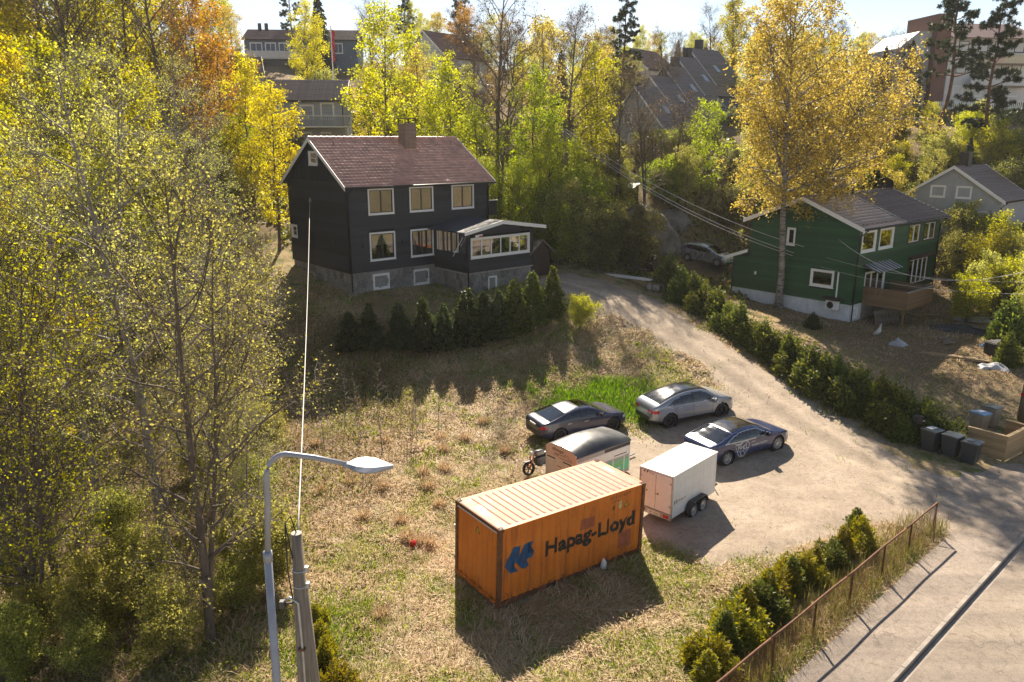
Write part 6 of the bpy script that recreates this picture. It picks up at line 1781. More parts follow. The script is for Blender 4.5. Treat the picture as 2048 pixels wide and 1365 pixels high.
mb = MB(); mb.prism([(-6.5, -3), (-2.25, -3), (-2.25, 8.6), (-4.0, 8.6), (-6.5, 6.6)], 0.6, 8); mb.build('grey_wing', M['grey_wall'], ap)
window(ap, wm((0, 0.6, 0), (1, 0, 0), (0, -1, 0)), -4.9, -3.2, 4.0, 5.6, 1, 0, M['brown_trim'], depth=0.0, glass=M['dark_glass'])
p = at_y(2010, 190, 114)
simple_house('grey_house', 'tall grey gabled house at the top right corner', (p.x + 3, p.y, p.z - 1), R(50), 9, 8, 7.0, 2.6, M['grey_wall'], M['roof_brown'], [(1.2, 2.6, 5, 6.2, 1)], [(3.2, 4.6, 5.2, 6.5, 0)])
# white picket fence below the apartments
p = at_y(1868, 214, 100); q = at_y(2048, 206, 97)
pf = empty('picket_fence', (p.x, p.y, p.z - 0.5), math.atan2(q.y - p.y, q.x - p.x), 'white picket fence below the apartment block', 'fence')
ln = math.hypot(q.x - p.x, q.y - p.y); pk = MB().box((0, 0, 0), (0.11, 0.025, 1.15)).mesh('picket', M['white_trim'])
for k in range(int(ln/0.2)): link('picket', pk, None, pf, loc=(k*0.2, -0.03, random.uniform(-.03, .03)))
for z in (0.3, 0.9): B('rail', (0, 0.0, z), (ln, 0.04, z + 0.08), M['white_trim'], pf)
# flagpole with pennant
p = at_y(667, 160, 88)
fp = empty('flagpole', (p.x, p.y, hz(p.x, p.y)), 0, 'white flagpole with a limp red flag behind the grey house', 'flagpole')
top = at_y(667, 52, 88).z - fp.location.z
MB().tube([(0, 0, 0), (0, 0, top)], [0.09, 0.05], 10).build('pole', M['white_trim'], fp)
fm_ = MB(); n = 9; vs = []
for i in range(n):
    t_ = i/(n-1); vs += [(0.06 + 0.05*math.sin(i*1.3), 0.03*math.cos(i*2), top - 0.3 - 3.2*t_), (0.06 + 0.34*(1 - 0.4*t_) + 0.06*math.sin(i*1.9 + 1), 0.10*math.sin(i*1.4), top - 0.6 - 3.1*t_)]
fm_.add(vs, [(2*i, 2*i+1, 2*i+3, 2*i+2) for i in range(n-1)]); fm_.build('flag', M['red_lens'], fp)
# ------------------------------------------------------------------ vegetation builders
class Wood:
    def __init__(s): s.v = []; s.f = []; s.n = 0
    def tube(s, P, rad, k):
        P = np.asarray(P, float); rad = np.asarray(rad, float); n = len(P)
        d = np.gradient(P, axis=0); d /= np.linalg.norm(d, axis=1, keepdims=True) + 1e-9
        ref = np.where(np.abs(d[:, 2:3]) < 0.9, np.array([[0, 0, 1.0]]), np.array([[1.0, 0, 0]]))
        a = np.cross(d, ref); a /= np.linalg.norm(a, axis=1, keepdims=True) + 1e-9; b = np.cross(d, a)
        t = np.arange(k) * 2 * math.pi / k
        R_ = P[:, None, :] + (a[:, None, :] * np.cos(t)[None, :, None] + b[:, None, :] * np.sin(t)[None, :, None]) * rad[:, None, None]
        s.v.append(R_.reshape(-1, 3))
        i = np.arange(n-1)[:, None] * k; j = np.arange(k)[None, :]; j2 = (j + 1) % k
        s.f.append(np.stack([i + j, i + j2, i + k + j2, i + k + j], -1).reshape(-1, 4) + s.n)
        s.n += n * k
    def mesh(s, name):
        return np_mesh(name, np.concatenate(s.v), np.concatenate(s.f), True)

def leaf_quads(pos_, size, rg, droop=0.0, elong=1.5, jitter=0.35):
    """one rhombic leaf per position, random attitude"""
    n = len(pos_)
    u = rg.normal(size=(n, 3)); u[:, 2] -= droop; u /= np.linalg.norm(u, axis=1, keepdims=True)
    w = rg.normal(size=(n, 3)); v = np.cross(u, w); v /= np.linalg.norm(v, axis=1, keepdims=True)
    s = size * rg.uniform(1 - jitter, 1 + jitter, (n, 1))
    L = u * s * elong / 2; Wd = v * s / 2
    V = np.stack([pos_ - L, pos_ + Wd - L*0.1, pos_ + L, pos_ - Wd - L*0.1], 1).reshape(-1, 3)
    F_ = np.arange(n * 4).reshape(n, 4)
    return V, F_

def grow_tree(seed, H, r0, prim=24, first=0.25, last=0.97, blen=0.30, up=0.45, sec=7, tw=5, leaves=8, lsize=0.07, lspread=0.22, droop=0.0, shape='oval', stems=1, wob=0.03, twiglen=0.5, prim_sides=4, elong=1.5, bare_twigs=True, lean=(0, 0)):
    rg = np.random.default_rng(seed); W_ = Wood(); LP = []
    def poly(p, d, length, n, wig, trop):
        pts = [p]; d = d / np.linalg.norm(d)
        for i in range(n):
            d = d + rg.normal(size=3) * wig + np.array([0, 0, trop]); d /= np.linalg.norm(d)
            pts.append(pts[-1] + d * length / n)
        return np.array(pts), d
    for st in range(stems):
        a = rg.uniform(0, 6.28)
        d0 = np.array([lean[0], lean[1], 1.0]) + (np.array([math.cos(a), math.sin(a), 0]) * rg.uniform(.10, .3) if st > 0 else rg.normal(size=3) * 0.015)
        hh = H * (1 if st == 0 else rg.uniform(.6, .95))
        T, _ = poly(np.array([rg.normal()*0.12*(stems > 1), rg.normal()*0.12*(stems > 1), -0.15]), d0, hh, 14, wob, 0.02)
        tr = r0 * (1 if st == 0 else .7) * np.concatenate([[1.35], np.linspace(1, 0.09, 14)])
        W_.tube(T, tr, 8)
        npm = int(prim * (1 if st == 0 else 0.7))
        for k in range(npm):
            t = first + (last - first) * (k + rg.uniform(0, 1)) / npm
            fi = t * 14; i = min(int(fi), 13); p = T[i] + (T[i+1]-T[i]) * (fi - i)
            q = (t - first) / (1 - first)
            if shape == 'oval': ln = math.sin(math.pi * min(1, q * 0.82 + 0.16)) ** 0.8
            elif shape == 'cone': ln = 1.05 - q * 0.92
            elif shape == 'round': ln = math.sqrt(max(0.05, 1 - (2*q - 0.9) ** 2 * 0.85))
            else: ln = 0.55 + 0.45*math.sin(math.pi*q)
            ln *= H * blen * rg.uniform(.7, 1.2)
            az = k * 2.4 + rg.uniform(-.5, .5)
            d = np.array([math.cos(az), math.sin(az), up + 0.5 * q + rg.normal()*0.15])
            br = r0 * 0.42 * (1 - 0.75*q) * rg.uniform(.6, 1.1) + 0.006
            Bp, _ = poly(p, d, ln, 5, 0.16, 0.05 - droop*0.10)
            W_.tube(Bp, np.linspace(br, br*0.25, 6), prim_sides)
            ns = max(2, int(sec * (0.5 + ln / (H*blen))))
            for m in range(ns):
                f2 = rg.uniform(.25, 1.0); g = f2 * 5; gi = min(int(g), 4); p2 = Bp[gi] + (Bp[gi+1]-Bp[gi])*(g-gi)
                dm = Bp[min(gi+1, 5)] - Bp[gi]; dm /= np.linalg.norm(dm)
                d2 = dm + rg.normal(size=3) * 0.62
                l2 = ln * rg.uniform(.25, .5) * (1.15 - 0.5*f2)
                Sp, _ = poly(p2, d2, l2, 3, 0.2, 0.03 - droop*0.32)
                W_.tube(Sp, np.linspace(max(.006, br*0.35), 0.004, 4), 3)
                for w in range(tw):
                    f3 = rg.uniform(.2, 1); g = f3*3; gi = min(int(g), 2); p3 = Sp[gi] + (Sp[gi+1]-Sp[gi])*(g-gi)
                    d3 = (Sp[gi+1]-Sp[gi]); d3 = d3/np.linalg.norm(d3) + rg.normal(size=3)*0.7
                    d3[2] -= droop*0.9
                    l3 = twiglen * rg.uniform(.5, 1.3)
                    Tp, _ = poly(p3, d3, l3, 2, 0.2, -droop*0.5)
                    if bare_twigs: W_.tube(Tp, [0.006, 0.004, 0.0025], 3)
                    if leaves:
                        nl = rg.poisson(leaves)
                        u = (np.round(rg.uniform(0.1, 1.05, nl)*3)/3 if lspread < 0.2 else rg.uniform(0.1, 1.05, nl))[:, None]
                        LP.append(p3 + (Tp[2]-p3)*u + rg.normal(size=(nl, 3)) * lspread * 0.5)
    wood = W_.mesh('trunk')
    crown = None
    if leaves:
        LPn = np.concatenate(LP); V, F_ = leaf_quads(LPn, lsize, rg, droop*0.6, elong)
        crown = np_mesh('crown', V, F_)
    return wood, crown

LEAF = {
 'olive': leaf_mat('olive_leaves', [(0.16, 0.165, 0.038), (0.29, 0.295, 0.065), (0.43, 0.42, 0.11), (0.53, 0.51, 0.19)], 0.6, 0.14),
 'lime': leaf_mat('lime_leaves', [(0.17, 0.18, 0.02), (0.32, 0.32, 0.03), (0.46, 0.44, 0.045), (0.54, 0.50, 0.07)], 0.6, 0.15),
 'yellow': leaf_mat('yellow_leaves', [(0.26, 0.23, 0.018), (0.42, 0.37, 0.025), (0.54, 0.46, 0.04), (0.60, 0.52, 0.07)], 0.6, 0.14),
 'ochre': leaf_mat('ochre_leaves', [(0.22, 0.16, 0.035), (0.40, 0.30, 0.065), (0.52, 0.41, 0.11), (0.60, 0.50, 0.19)], 0.5, 0.10),
 'orange': leaf_mat('orange_leaves', [(0.28, 0.16, 0.025), (0.44, 0.27, 0.045), (0.54, 0.38, 0.08)], 0.5, 0.12),
 'green': leaf_mat('green_leaves', [(0.13, 0.17, 0.018), (0.24, 0.30, 0.028), (0.37, 0.42, 0.045), (0.46, 0.48, 0.07)], 0.6, 0.16),
 'brown': leaf_mat('brown_catkins', [(0.10, 0.06, 0.03), (0.17, 0.11, 0.055), (0.26, 0.19, 0.09)], 0.35, 0.2),
 'pine': leaf_mat('pine_needles', [(0.018, 0.032, 0.014), (0.036, 0.055, 0.02), (0.07, 0.085, 0.03)], 0.25, 0.2),
 'spruce': leaf_mat('spruce_needles', [(0.014, 0.028, 0.013), (0.028, 0.048, 0.018), (0.055, 0.075, 0.026)], 0.25, 0.2),
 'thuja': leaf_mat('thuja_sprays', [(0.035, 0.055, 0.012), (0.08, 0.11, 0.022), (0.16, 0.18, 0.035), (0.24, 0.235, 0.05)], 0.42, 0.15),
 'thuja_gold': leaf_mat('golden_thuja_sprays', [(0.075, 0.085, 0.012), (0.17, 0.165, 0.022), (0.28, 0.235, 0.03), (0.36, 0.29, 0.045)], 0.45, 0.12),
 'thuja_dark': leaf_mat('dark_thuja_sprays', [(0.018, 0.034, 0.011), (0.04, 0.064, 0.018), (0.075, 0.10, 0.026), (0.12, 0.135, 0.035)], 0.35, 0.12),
 'bramble': leaf_mat('undergrowth_leaves', [(0.06, 0.055, 0.022), (0.12, 0.12, 0.03), (0.20, 0.21, 0.045), (0.28, 0.27, 0.08)], 0.45, 0.2),
}
ORD = ['first', 'second', 'third', 'fourth', 'fifth', 'sixth', 'seventh', 'eighth', 'ninth', 'tenth', 'eleventh', 'twelfth', 'thirteenth', 'fourteenth', 'fifteenth', 'sixteenth', 'seventeenth', 'eighteenth', 'nineteenth', 'twentieth', 'twenty-first', 'twenty-second', 'twenty-third', 'twenty-fourth']
SPEC = {}
# near woodland trees
SPEC['aspen'] = [grow_tree(11, 15, 0.15, 30, 0.22, blen=0.24, up=0.55, sec=9, tw=7, leaves=2.5, lsize=0.05, lspread=0.11, shape='oval'),
                 grow_tree(12, 13, 0.13, 28, 0.14, blen=0.28, up=0.6, sec=9, tw=7, leaves=2.6, lsize=0.05, lspread=0.11, shape='round', stems=2),
                 grow_tree(13, 11, 0.10, 26, 0.10, blen=0.30, up=0.5, sec=8, tw=6, leaves=2.8, lsize=0.055, lspread=0.11, shape='round', stems=3)]
SPEC['birchnear'] = [grow_tree(14, 16, 0.15, 34, 0.18, blen=0.22, up=0.45, sec=9, tw=7, leaves=11, lsize=0.068, lspread=0.15, droop=0.5, shape='oval')]
SPEC['shrub'] = [grow_tree(15, 3.6, 0.04, 12, 0.1, blen=0.42, up=0.7, sec=6, tw=5, leaves=8, lsize=0.065, lspread=0.2, shape='round', stems=5, twiglen=0.35),
                 grow_tree(16, 3.0, 0.035, 12, 0.08, blen=0.5, up=0.6, sec=6, tw=5, leaves=6, lsize=0.06, lspread=0.22, shape='round', stems=6, twiglen=0.35)]
# trees up the hill: bigger leaf clumps, fewer twigs
SPEC['birch'] = [grow_tree(21, 15, 0.15, 30, 0.16, blen=0.22, up=0.6, sec=7, tw=5, leaves=6, lsize=0.125, lspread=0.42, droop=0.35, shape='oval', bare_twigs=False),
                 grow_tree(22, 15, 0.14, 28, 0.12, blen=0.20, up=0.7, sec=7, tw=5, leaves=6, lsize=0.125, lspread=0.45, droop=0.2, shape='oval', bare_twigs=False, stems=2),
                 grow_tree(23, 13, 0.13, 26, 0.1, blen=0.26, up=0.55, sec=7, tw=5, leaves=6, lsize=0.125, lspread=0.48, droop=0.1, shape='round', bare_twigs=False)]
SPEC['bare'] = [grow_tree(31, 17, 0.19, 26, 0.28, blen=0.26, up=0.9, sec=9, tw=6, leaves=0.9, lsize=0.09, lspread=0.25, shape='round', twiglen=0.9, stems=2),
                grow_tree(32, 16, 0.17, 28, 0.22, blen=0.24, up=1.0, sec=9, tw=6, leaves=0.9, lsize=0.09, lspread=0.25, shape='oval', twiglen=0.9)]
SPEC['sapling'] = [grow_tree(41, 3.6, 0.022, 16, 0.25, blen=0.22, up=0.35, sec=2, tw=1, leaves=0, twiglen=0.15, shape='cone', prim_sides=3),
                   grow_tree(42, 2.8, 0.018, 12, 0.2, blen=0.2, up=0.5, sec=2, tw=1, leaves=0, twiglen=0.15, shape='cone', prim_sides=3, stems=2)]
# the big ochre birch beside the green house: forked trunk, hanging foliage
SPEC['bigbirch'] = [grow_tree(51, 20.5, 0.25, 46, 0.38, blen=0.245, up=0.62, sec=11, tw=7, leaves=5.4, lsize=0.10, lspread=0.19, droop=0.6, shape='round', stems=3, wob=0.035, twiglen=0.9, bare_twigs=False, lean=(-0.022, -0.008))]

def conifer(seed, H, R_, n, size, spread_pow=1.0, droop=0.35, core_r=0.05, elong=2.2, skirt=0.03, up=0.0):
    """cone of needle or scale sprays around a stem"""
    rg = np.random.default_rng(seed); W_ = Wood()
    T = np.stack([np.zeros(8), np.zeros(8), np.linspace(-0.1, H, 8)], 1); W_.tube(T, np.linspace(core_r, 0.01, 8), 6)
    h = H * (skirt + (1 - skirt) * (1 - np.sqrt(rg.uniform(0, 1, n))))
    q = h / H; env = R_ * (1 - q) ** spread_pow * (1 + 0.18*np.sin(h*7 + rg.uniform(0, 6)) + rg.normal(size=n)*0.10) + 0.04
    a = rg.uniform(0, 2*math.pi, n); lobes = 1 + 0.16*np.sin(a*3 + h*2.1) + 0.1*np.sin(a*5 - h*3.3)
    rr = env * lobes * np.sqrt(rg.uniform(0.25, 1, n))
    P = np.stack([rr*np.cos(a), rr*np.sin(a), h - rr*droop*0.4], 1)
    u = np.stack([np.cos(a), np.sin(a), np.full(n, up - droop)], 1) + rg.normal(size=(n, 3))*0.45; u /= np.linalg.norm(u, axis=1, keepdims=True)
    w = rg.normal(size=(n, 3)); v = np.cross(u, w); v /= np.linalg.norm(v, axis=1, keepdims=True)
    s = size * rg.uniform(.6, 1.4, (n, 1)); L = u*s*elong/2; Wd = v*s/2
    V = np.stack([P - L, P + Wd, P + L, P - Wd], 1).reshape(-1, 3)
    return W_.mesh('trunk'), np_mesh('crown', V, np.arange(n*4).reshape(n, 4))

def lump_bush(seed, H, R_, n=6800):
    """ragged evergreen: several leaders of different height, each a loose plume of upright sprays"""
    rg = np.random.default_rng(seed); W_ = Wood(); P = []; U = []
    for k in range(9):
        a = rg.uniform(0, 6.28); d = R_*rg.uniform(0.05, 0.75)*(k > 0); bx, by = d*math.cos(a), d*math.sin(a)
        hh = H*(1 - 0.45*d/R_)*rg.uniform(.75, 1.08); lean_ = np.array([bx*0.35, by*0.35, 0])
        T = np.array([[bx*.3, by*.3, -.05], [bx, by, hh*.5], np.array([bx, by, hh]) + lean_]); W_.tube(T, [.03, .02, .006], 4)
        m = n//9; q = 1 - np.sqrt(rg.uniform(0, 1, m)); h = hh*(0.02 + 0.98*q)
        env = (R_*0.52*(1-q)**0.6 + .05)*(1 + rg.normal(size=m)*.22); aa = rg.uniform(0, 6.28, m); rr = env*np.sqrt(rg.uniform(.1, 1, m))
        c = np.array([bx, by, 0]) + lean_*(q[:, None])
        P.append(c + np.stack([rr*np.cos(aa), rr*np.sin(aa), h], 1)); U.append(np.stack([np.cos(aa)*.8, np.sin(aa)*.8, np.full(m, .75)], 1) + rg.normal(size=(m, 3))*.5)
    P = np.concatenate(P); U = np.concatenate(U); nn = len(P); U /= np.linalg.norm(U, axis=1, keepdims=True); w = rg.normal(size=(nn, 3)); v = np.cross(U, w); v /= np.linalg.norm(v, axis=1, keepdims=True)
    s = 0.085*rg.uniform(.5, 1.5, (nn, 1)); L = U*s*1.15; Wd = v*s*.42
    return W_.mesh('trunk'), np_mesh('crown', np.stack([P - L, P + Wd, P + L, P - Wd], 1).reshape(-1, 3), np.arange(nn*4).reshape(nn, 4))

def pine(seed, H, r0, start, n_br, R_):
    rg = np.random.default_rng(seed); W_ = Wood(); LP = []; D = []
    T = np.cumsum(np.concatenate([[[0, 0, -0.2]], rg.normal(size=(14, 3))*np.array([.10, .10, 0]) + [[0, 0, H/14]]*14]), 0); W_.tube(T, r0*np.concatenate([[1.2], np.linspace(1, .15, 14)]), 8)
    for k in range(n_br):
        t = start + (0.99 - start)*(k + rg.uniform(0, 1))/n_br; fi = t*14; i = min(int(fi), 13); p = T[i] + (T[i+1]-T[i])*(fi-i)
        q = (t - start)/(1 - start); az = k*2.4 + rg.uniform(-.4, .4)
        ln = R_*(0.35 + 0.75*math.sin(math.pi*min(1, .25 + .75*q)))*rg.uniform(.65, 1.15)*(1.05 - 0.5*q)
        d = np.array([math.cos(az), math.sin(az), 0.05 + 0.5*q]); pts = [p]
        for m in range(5):
            d = d + rg.normal(size=3)*0.14 + [0, 0, 0.07]; d /= np.linalg.norm(d); pts.append(pts[-1] + d*ln/5)
        Bp = np.array(pts); W_.tube(Bp, np.linspace(r0*.3*(1.1-q)+.015, .012, 6), 4)
        for m in range(int(7 + 7*ln/R_)):
            f = rg.uniform(.4, 1.02)*5; gi = min(int(f), 4); c = Bp[gi] + (Bp[gi+1]-Bp[gi])*(f-gi) + rg.normal(size=3)*[0.32, 0.32, 0.16]
            W_.tube(np.array([Bp[gi], c]), [0.012, 0.006], 3)
            nn = 46; dirs = rg.normal(size=(nn, 3)); dirs[:, 2] += 0.35; dirs /= np.linalg.norm(dirs, axis=1, keepdims=True)
            LP.append(c + dirs*0.16); D.append(dirs)
    P = np.concatenate(LP); u = np.concatenate(D); n = len(P); w = rg.normal(size=(n, 3)); v = np.cross(u, w); v /= np.linalg.norm(v, axis=1, keepdims=True)
    L = u*0.19; Wd = v*0.035
    V = np.stack([P - L, P + Wd, P + L, P - Wd], 1).reshape(-1, 3)
    return W_.mesh('trunk'), np_mesh('crown', V, np.arange(n*4).reshape(n, 4))

SPEC['pine'] = [pine(61, 18, 0.24, 0.42, 30, 3.0), pine(62, 17, 0.22, 0.25, 34, 3.1)]
SPEC['spruce'] = [conifer(63, 12, 2.1, 7000, 0.17, 0.85, 0.6, 0.14, 2.6)]
SPEC['column'] = [conifer(64, 6, 0.75, 5200, 0.13, 0.35, -0.6, 0.08, 2.0)]
SPEC['thuja'] = [conifer(65, 3.2, 0.92, 5200, 0.085, 0.72, -0.5, 0.05, 2.0), conifer(66, 3.2, 0.98, 5200, 0.085, 0.78, -0.4, 0.05, 2.0), conifer(67, 3.2, 0.85, 4800, 0.085, 0.66, -0.5, 0.05, 2.0)]
SPEC['hedge'] = [lump_bush(68, 2.4, 1.1), lump_bush(69, 2.1, 1.25), lump_bush(70, 2.7, 1.0), lump_bush(71, 2.3, 1.2)]

_slotted = set()
TRI = {'n': 0}
def plant(name, spec, var, x, y, s, rz, leafmat, bark, label, cat, group, z=None, sz=None, tilt=0.0):
    wood, crown = SPEC[spec][var % len(SPEC[spec])]
    t = empty(name, (x, y, (hz(x, y) if z is None else z) - 0.03), rz, label, cat, group)
    t.rotation_euler = (tilt, 0, rz); t.scale = (s, s, sz or s)
    for nm, me, m in (('trunk', wood, bark), ('crown', crown, leafmat)):
        if me is None: continue
        if me.name not in _slotted:
            me.materials.append(m); _slotted.add(me.name)
        o = bpy.data.objects.new(nm, me); COL.objects.link(o); o.parent = t
        o.material_slots[0].link = 'OBJECT'; o.material_slots[0].material = m
    return t

# ------------------------------------------------------------------ woodland on the left
WG = 'trees of the woodland edge'
def wood_tree(px, py, z, spec, var, s, leaf, bark, label, rz=None, name='leafy_tree', y=None, sz=None):
    p = at_z(px, py, z) if y is None else at_y(px, py, y)
    return plant(name, spec, var, p.x, p.y, s, rz if rz is not None else random.uniform(0, 6.28), LEAF[leaf], M[bark], label, 'tree', WG, sz=sz)
wood_tree(332, 1120, -.3, 'aspen', 0, 1.12, 'olive', 'grey_bark', 'slender tree with a pale straight trunk in the woodland', 1.0)
wood_tree(415, 1300, -.3, 'aspen', 1, 1.02, 'olive', 'bark', 'dark forked tree nearest the street lamp, its trunk base in view', 2.2)
wood_tree(70, 1260, -.4, 'aspen', 2, 1.05, 'lime', 'bark', 'leafy tree at the lower left corner', 0.4)
wood_tree(20, 1020, -.3, 'birchnear', 0, 1.0, 'yellow', 'bark', 'bright yellow birch filling the left edge', 0.3)
wood_tree(130, 900, 0, 'birchnear', 0, 0.95, 'lime', 'grey_bark', 'yellow-green birch beside the bright yellow birch', 2.1)
wood_tree(-40, 800, 0, 'birchnear', 0, 1.1, 'yellow', 'bark', 'tall yellow birch cut off by the left edge', 4.4)
wood_tree(205, 1030, -.2, 'aspen', 0, 0.95, 'olive', 'grey_bark', 'thin tree left of the pale-trunked tree', 2.7)
wood_tree(130, 1170, -.3, 'aspen', 1, 0.88, 'olive', 'bark', 'twiggy tree between the thin tree and the lower left corner', 5.0)
wood_tree(500, 1120, -.2, 'aspen', 2, 0.5, 'olive', 'grey_bark', 'small twiggy tree just left of the lamp post', 0.6)
wood_tree(440, 990, 0, 'aspen', 2, 0.88, 'olive', 'grey_bark', 'bushy multi-stemmed tree left of the street lamp head', 5.2)
wood_tree(480, 860, 0.3, 'aspen', 2, 0.8, 'olive', 'bark', 'bushy tree at the woodland edge above the lamp', 1.3)
wood_tree(270, 830, 0.2, 'aspen', 0, 1.1, 'lime', 'grey_bark', 'tall yellow-green tree in the middle of the woodland', 4.0)
wood_tree(150, 760, 0.5, 'aspen', 1, 1.1, 'lime', 'bark', 'tall lime-green tree deep in the woodland', 3.0)
wood_tree(430, 740, 1.0, 'aspen', 1, 0.85, 'olive', 'grey_bark', 'grey-green tree left of the dark grass slope', 2.5)
wood_tree(380, 690, 1.5, 'aspen', 0, 1.0, 'olive', 'grey_bark', 'high olive tree left of the black house', 5.5)
wood_tree(60, 650, 2, 'birchnear', 0, 0.95, 'lime', 'bark', 'lime birch behind the yellow birches', 1.7)
wood_tree(520, 640, 2.4, 'aspen', 2, 0.42, 'olive', 'bark', 'small leafy tree at the corner of the black house', 0.8)
wood_tree(130, 560, 5, 'birch', 0, 1.0, 'lime', 'bark', 'bright lime tree far back in the woodland', 0.9)
wood_tree(320, 540, 6, 'birch', 1, 0.95, 'lime', 'bark', 'light green tree far back in the woodland', 2.9)
wood_tree(220, 470, 9, 'birch', 2, 1.0, 'olive', 'bark', 'pale olive tree high at the back of the woodland', 4.1)
wood_tree(40, 480, 8, 'birch', 0, 1.05, 'yellow', 'bark', 'yellow tree at the upper left corner', 5.1)
wood_tree(420, 480, 7, 'bare', 0, 0.72, 'brown', 'bark', 'brown bare tree left of the black house gable', 1.1)
for k in range(14):
    px, py = [(60, 1180), (100, 1260), (200, 1290), (345, 1310), (40, 1335), (170, 1345), (280, 1210), (480, 1150), (520, 1040), (240, 1080), (530, 940), (470, 1230), (550, 1190), (390, 970)][k]
    p = at_z(px, py, -.3)
    plant('shrub', 'shrub', k, p.x, p.y, random.uniform(.5, .8), random.uniform(0, 6), LEAF['olive'], M['bark'], 'low leafy shrub in the undergrowth of the woodland', 'shrub', 'woodland shrubs')

# ------------------------------------------------------------------ trees behind the houses and up the hill
def hill_tree(px, py, y, spec, var, s, leaf, bark, label, name='leafy_tree', cat='tree', group='trees on the hillside', sz=None, rz=None):
    """px: position across the photo, y: distance; the foot stands on the ground there"""
    x = at_y(px, py, y).x
    return plant(name, spec, var, x, y, s, random.uniform(0, 6.28) if rz is None else rz, LEAF[leaf], M[bark], label, cat, group, sz=sz)
hill_tree(548, 360, 57, 'birch', 0, 0.80, 'yellow', 'bark', 'golden birch overlapping the left gable of the black house')
hill_tree(500, 380, 62, 'birch', 1, 0.82, 'yellow', 'bark', 'yellow birch left of the black house roof')
hill_tree(455, 330, 66, 'birch', 2, 0.95, 'orange', 'bark', 'orange-tinted birch left of the grey house')
hill_tree(390, 300, 74, 'birch', 0, 0.95, 'orange', 'bark', 'orange tree in front of the brown-roofed house')
hill_tree(300, 280, 84, 'birch', 1, 1.0, 'lime', 'bark', 'lime tree above the woodland')
hill_tree(150, 200, 90, 'birch', 2, 1.1, 'yellow', 'bark', 'yellow tree on the upper left slope')
hill_tree(770, 250, 68, 'birch', 0, 1.06, 'lime', 'bark', 'tall yellow-green birch directly behind the black chimney')
hill_tree(742, 230, 74, 'birch', 2, 0.66, 'yellow', 'bark', 'yellow birch right of the flagpole')
hill_tree(610, 120, 100, 'birch', 1, 0.78, 'yellow', 'bark', 'slim yellow birch on the skyline above the grey house')
hill_tree(840, 250, 78, 'birch', 1, 0.72, 'ochre', 'bark', 'thin brownish birch below the white gabled house')
hill_tree(905, 330, 66, 'birch', 1, 0.88, 'lime', 'bark', 'lime birch right of the chimney of the black house')
hill_tree(955, 330, 63, 'birch', 2, 0.78, 'green', 'bark', 'bright green tree behind the right end of the black roof')
hill_tree(1000, 360, 66, 'bare', 0, 1.12, 'brown', 'bark', 'tall bare tree in the centre of the skyline')
hill_tree(1062, 360, 64, 'birch', 1, 0.86, 'green', 'bark', 'bright green birch left of the wooden power pole')
hill_tree(1085, 280, 80, 'birch', 0, 0.98, 'ochre', 'bark', 'golden-topped birch on the skyline')
hill_tree(1130, 380, 68, 'bare', 1, 1.0, 'brown', 'bark', 'dark bare tree right of the golden-topped birch')
hill_tree(1150, 420, 61, 'birch', 2, 0.62, 'green', 'bark', 'green tree above the brown shed')
hill_tree(1190, 380, 70, 'birch', 1, 0.85, 'lime', 'bark', 'slender lime birch left of the row houses')
hill_tree(1235, 400, 68, 'bare', 1, 0.78, 'brown', 'bark', 'fine-twigged bare tree in front of the lowest row house')
hill_tree(1290, 400, 67, 'bare', 0, 0.72, 'brown', 'bark', 'dark bare tree above the ladder')
hill_tree(1345, 380, 70, 'bare', 1, 0.62, 'brown', 'bark', 'twiggy bare tree below the row houses')
hill_tree(1405, 330, 72, 'birch', 2, 0.68, 'green', 'bark', 'round bright green tree below the row houses')
hill_tree(1370, 420, 69, 'birch', 0, 0.42, 'olive', 'bark', 'small olive tree on the shaded bank')
hill_tree(1250, 450, 66, 'birch', 1, 0.35, 'olive', 'bark', 'small tree on the rock above the ladder')
hill_tree(980, 430, 60, 'birch', 2, 0.5, 'green', 'bark', 'low green tree right of the black house wall')
hill_tree(1045, 430, 58.5, 'birch', 0, 0.5, 'green', 'bark', 'low green tree behind the veranda')
hill_tree(880, 320, 70, 'birch', 2, 0.66, 'green', 'bark', 'round green tree behind the roof ridge')
hill_tree(1100, 420, 62, 'birch', 1, 0.6, 'lime', 'bark', 'yellow-green tree at the foot of the power pole')
hill_tree(1460, 160, 108, 'birch', 1, 0.95, 'lime', 'bark', 'slim pale birch on the skyline right of the row houses')
hill_tree(1330, 240, 90, 'bare', 0, 0.6, 'brown', 'bark', 'small bare tree beside the row houses')
hill_tree(950, 240, 88, 'bare', 1, 0.8, 'brown', 'bark', 'bare tree below the white gabled house')
hill_tree(1180, 240, 90, 'birch', 0, 0.75, 'ochre', 'bark', 'brownish tree left of the tall pine')
hill_tree(430, 120, 105, 'birch', 1, 0.85, 'lime', 'bark', 'thin birch on the skyline left of the dark house')
hill_tree(250, 150, 100, 'birch', 0, 0.9, 'yellow', 'bark', 'yellow tree on the upper left skyline')
hill_tree(930, 120, 112, 'birch', 2, 0.85, 'orange', 'bark', 'brownish-orange tree right of the white gabled house')
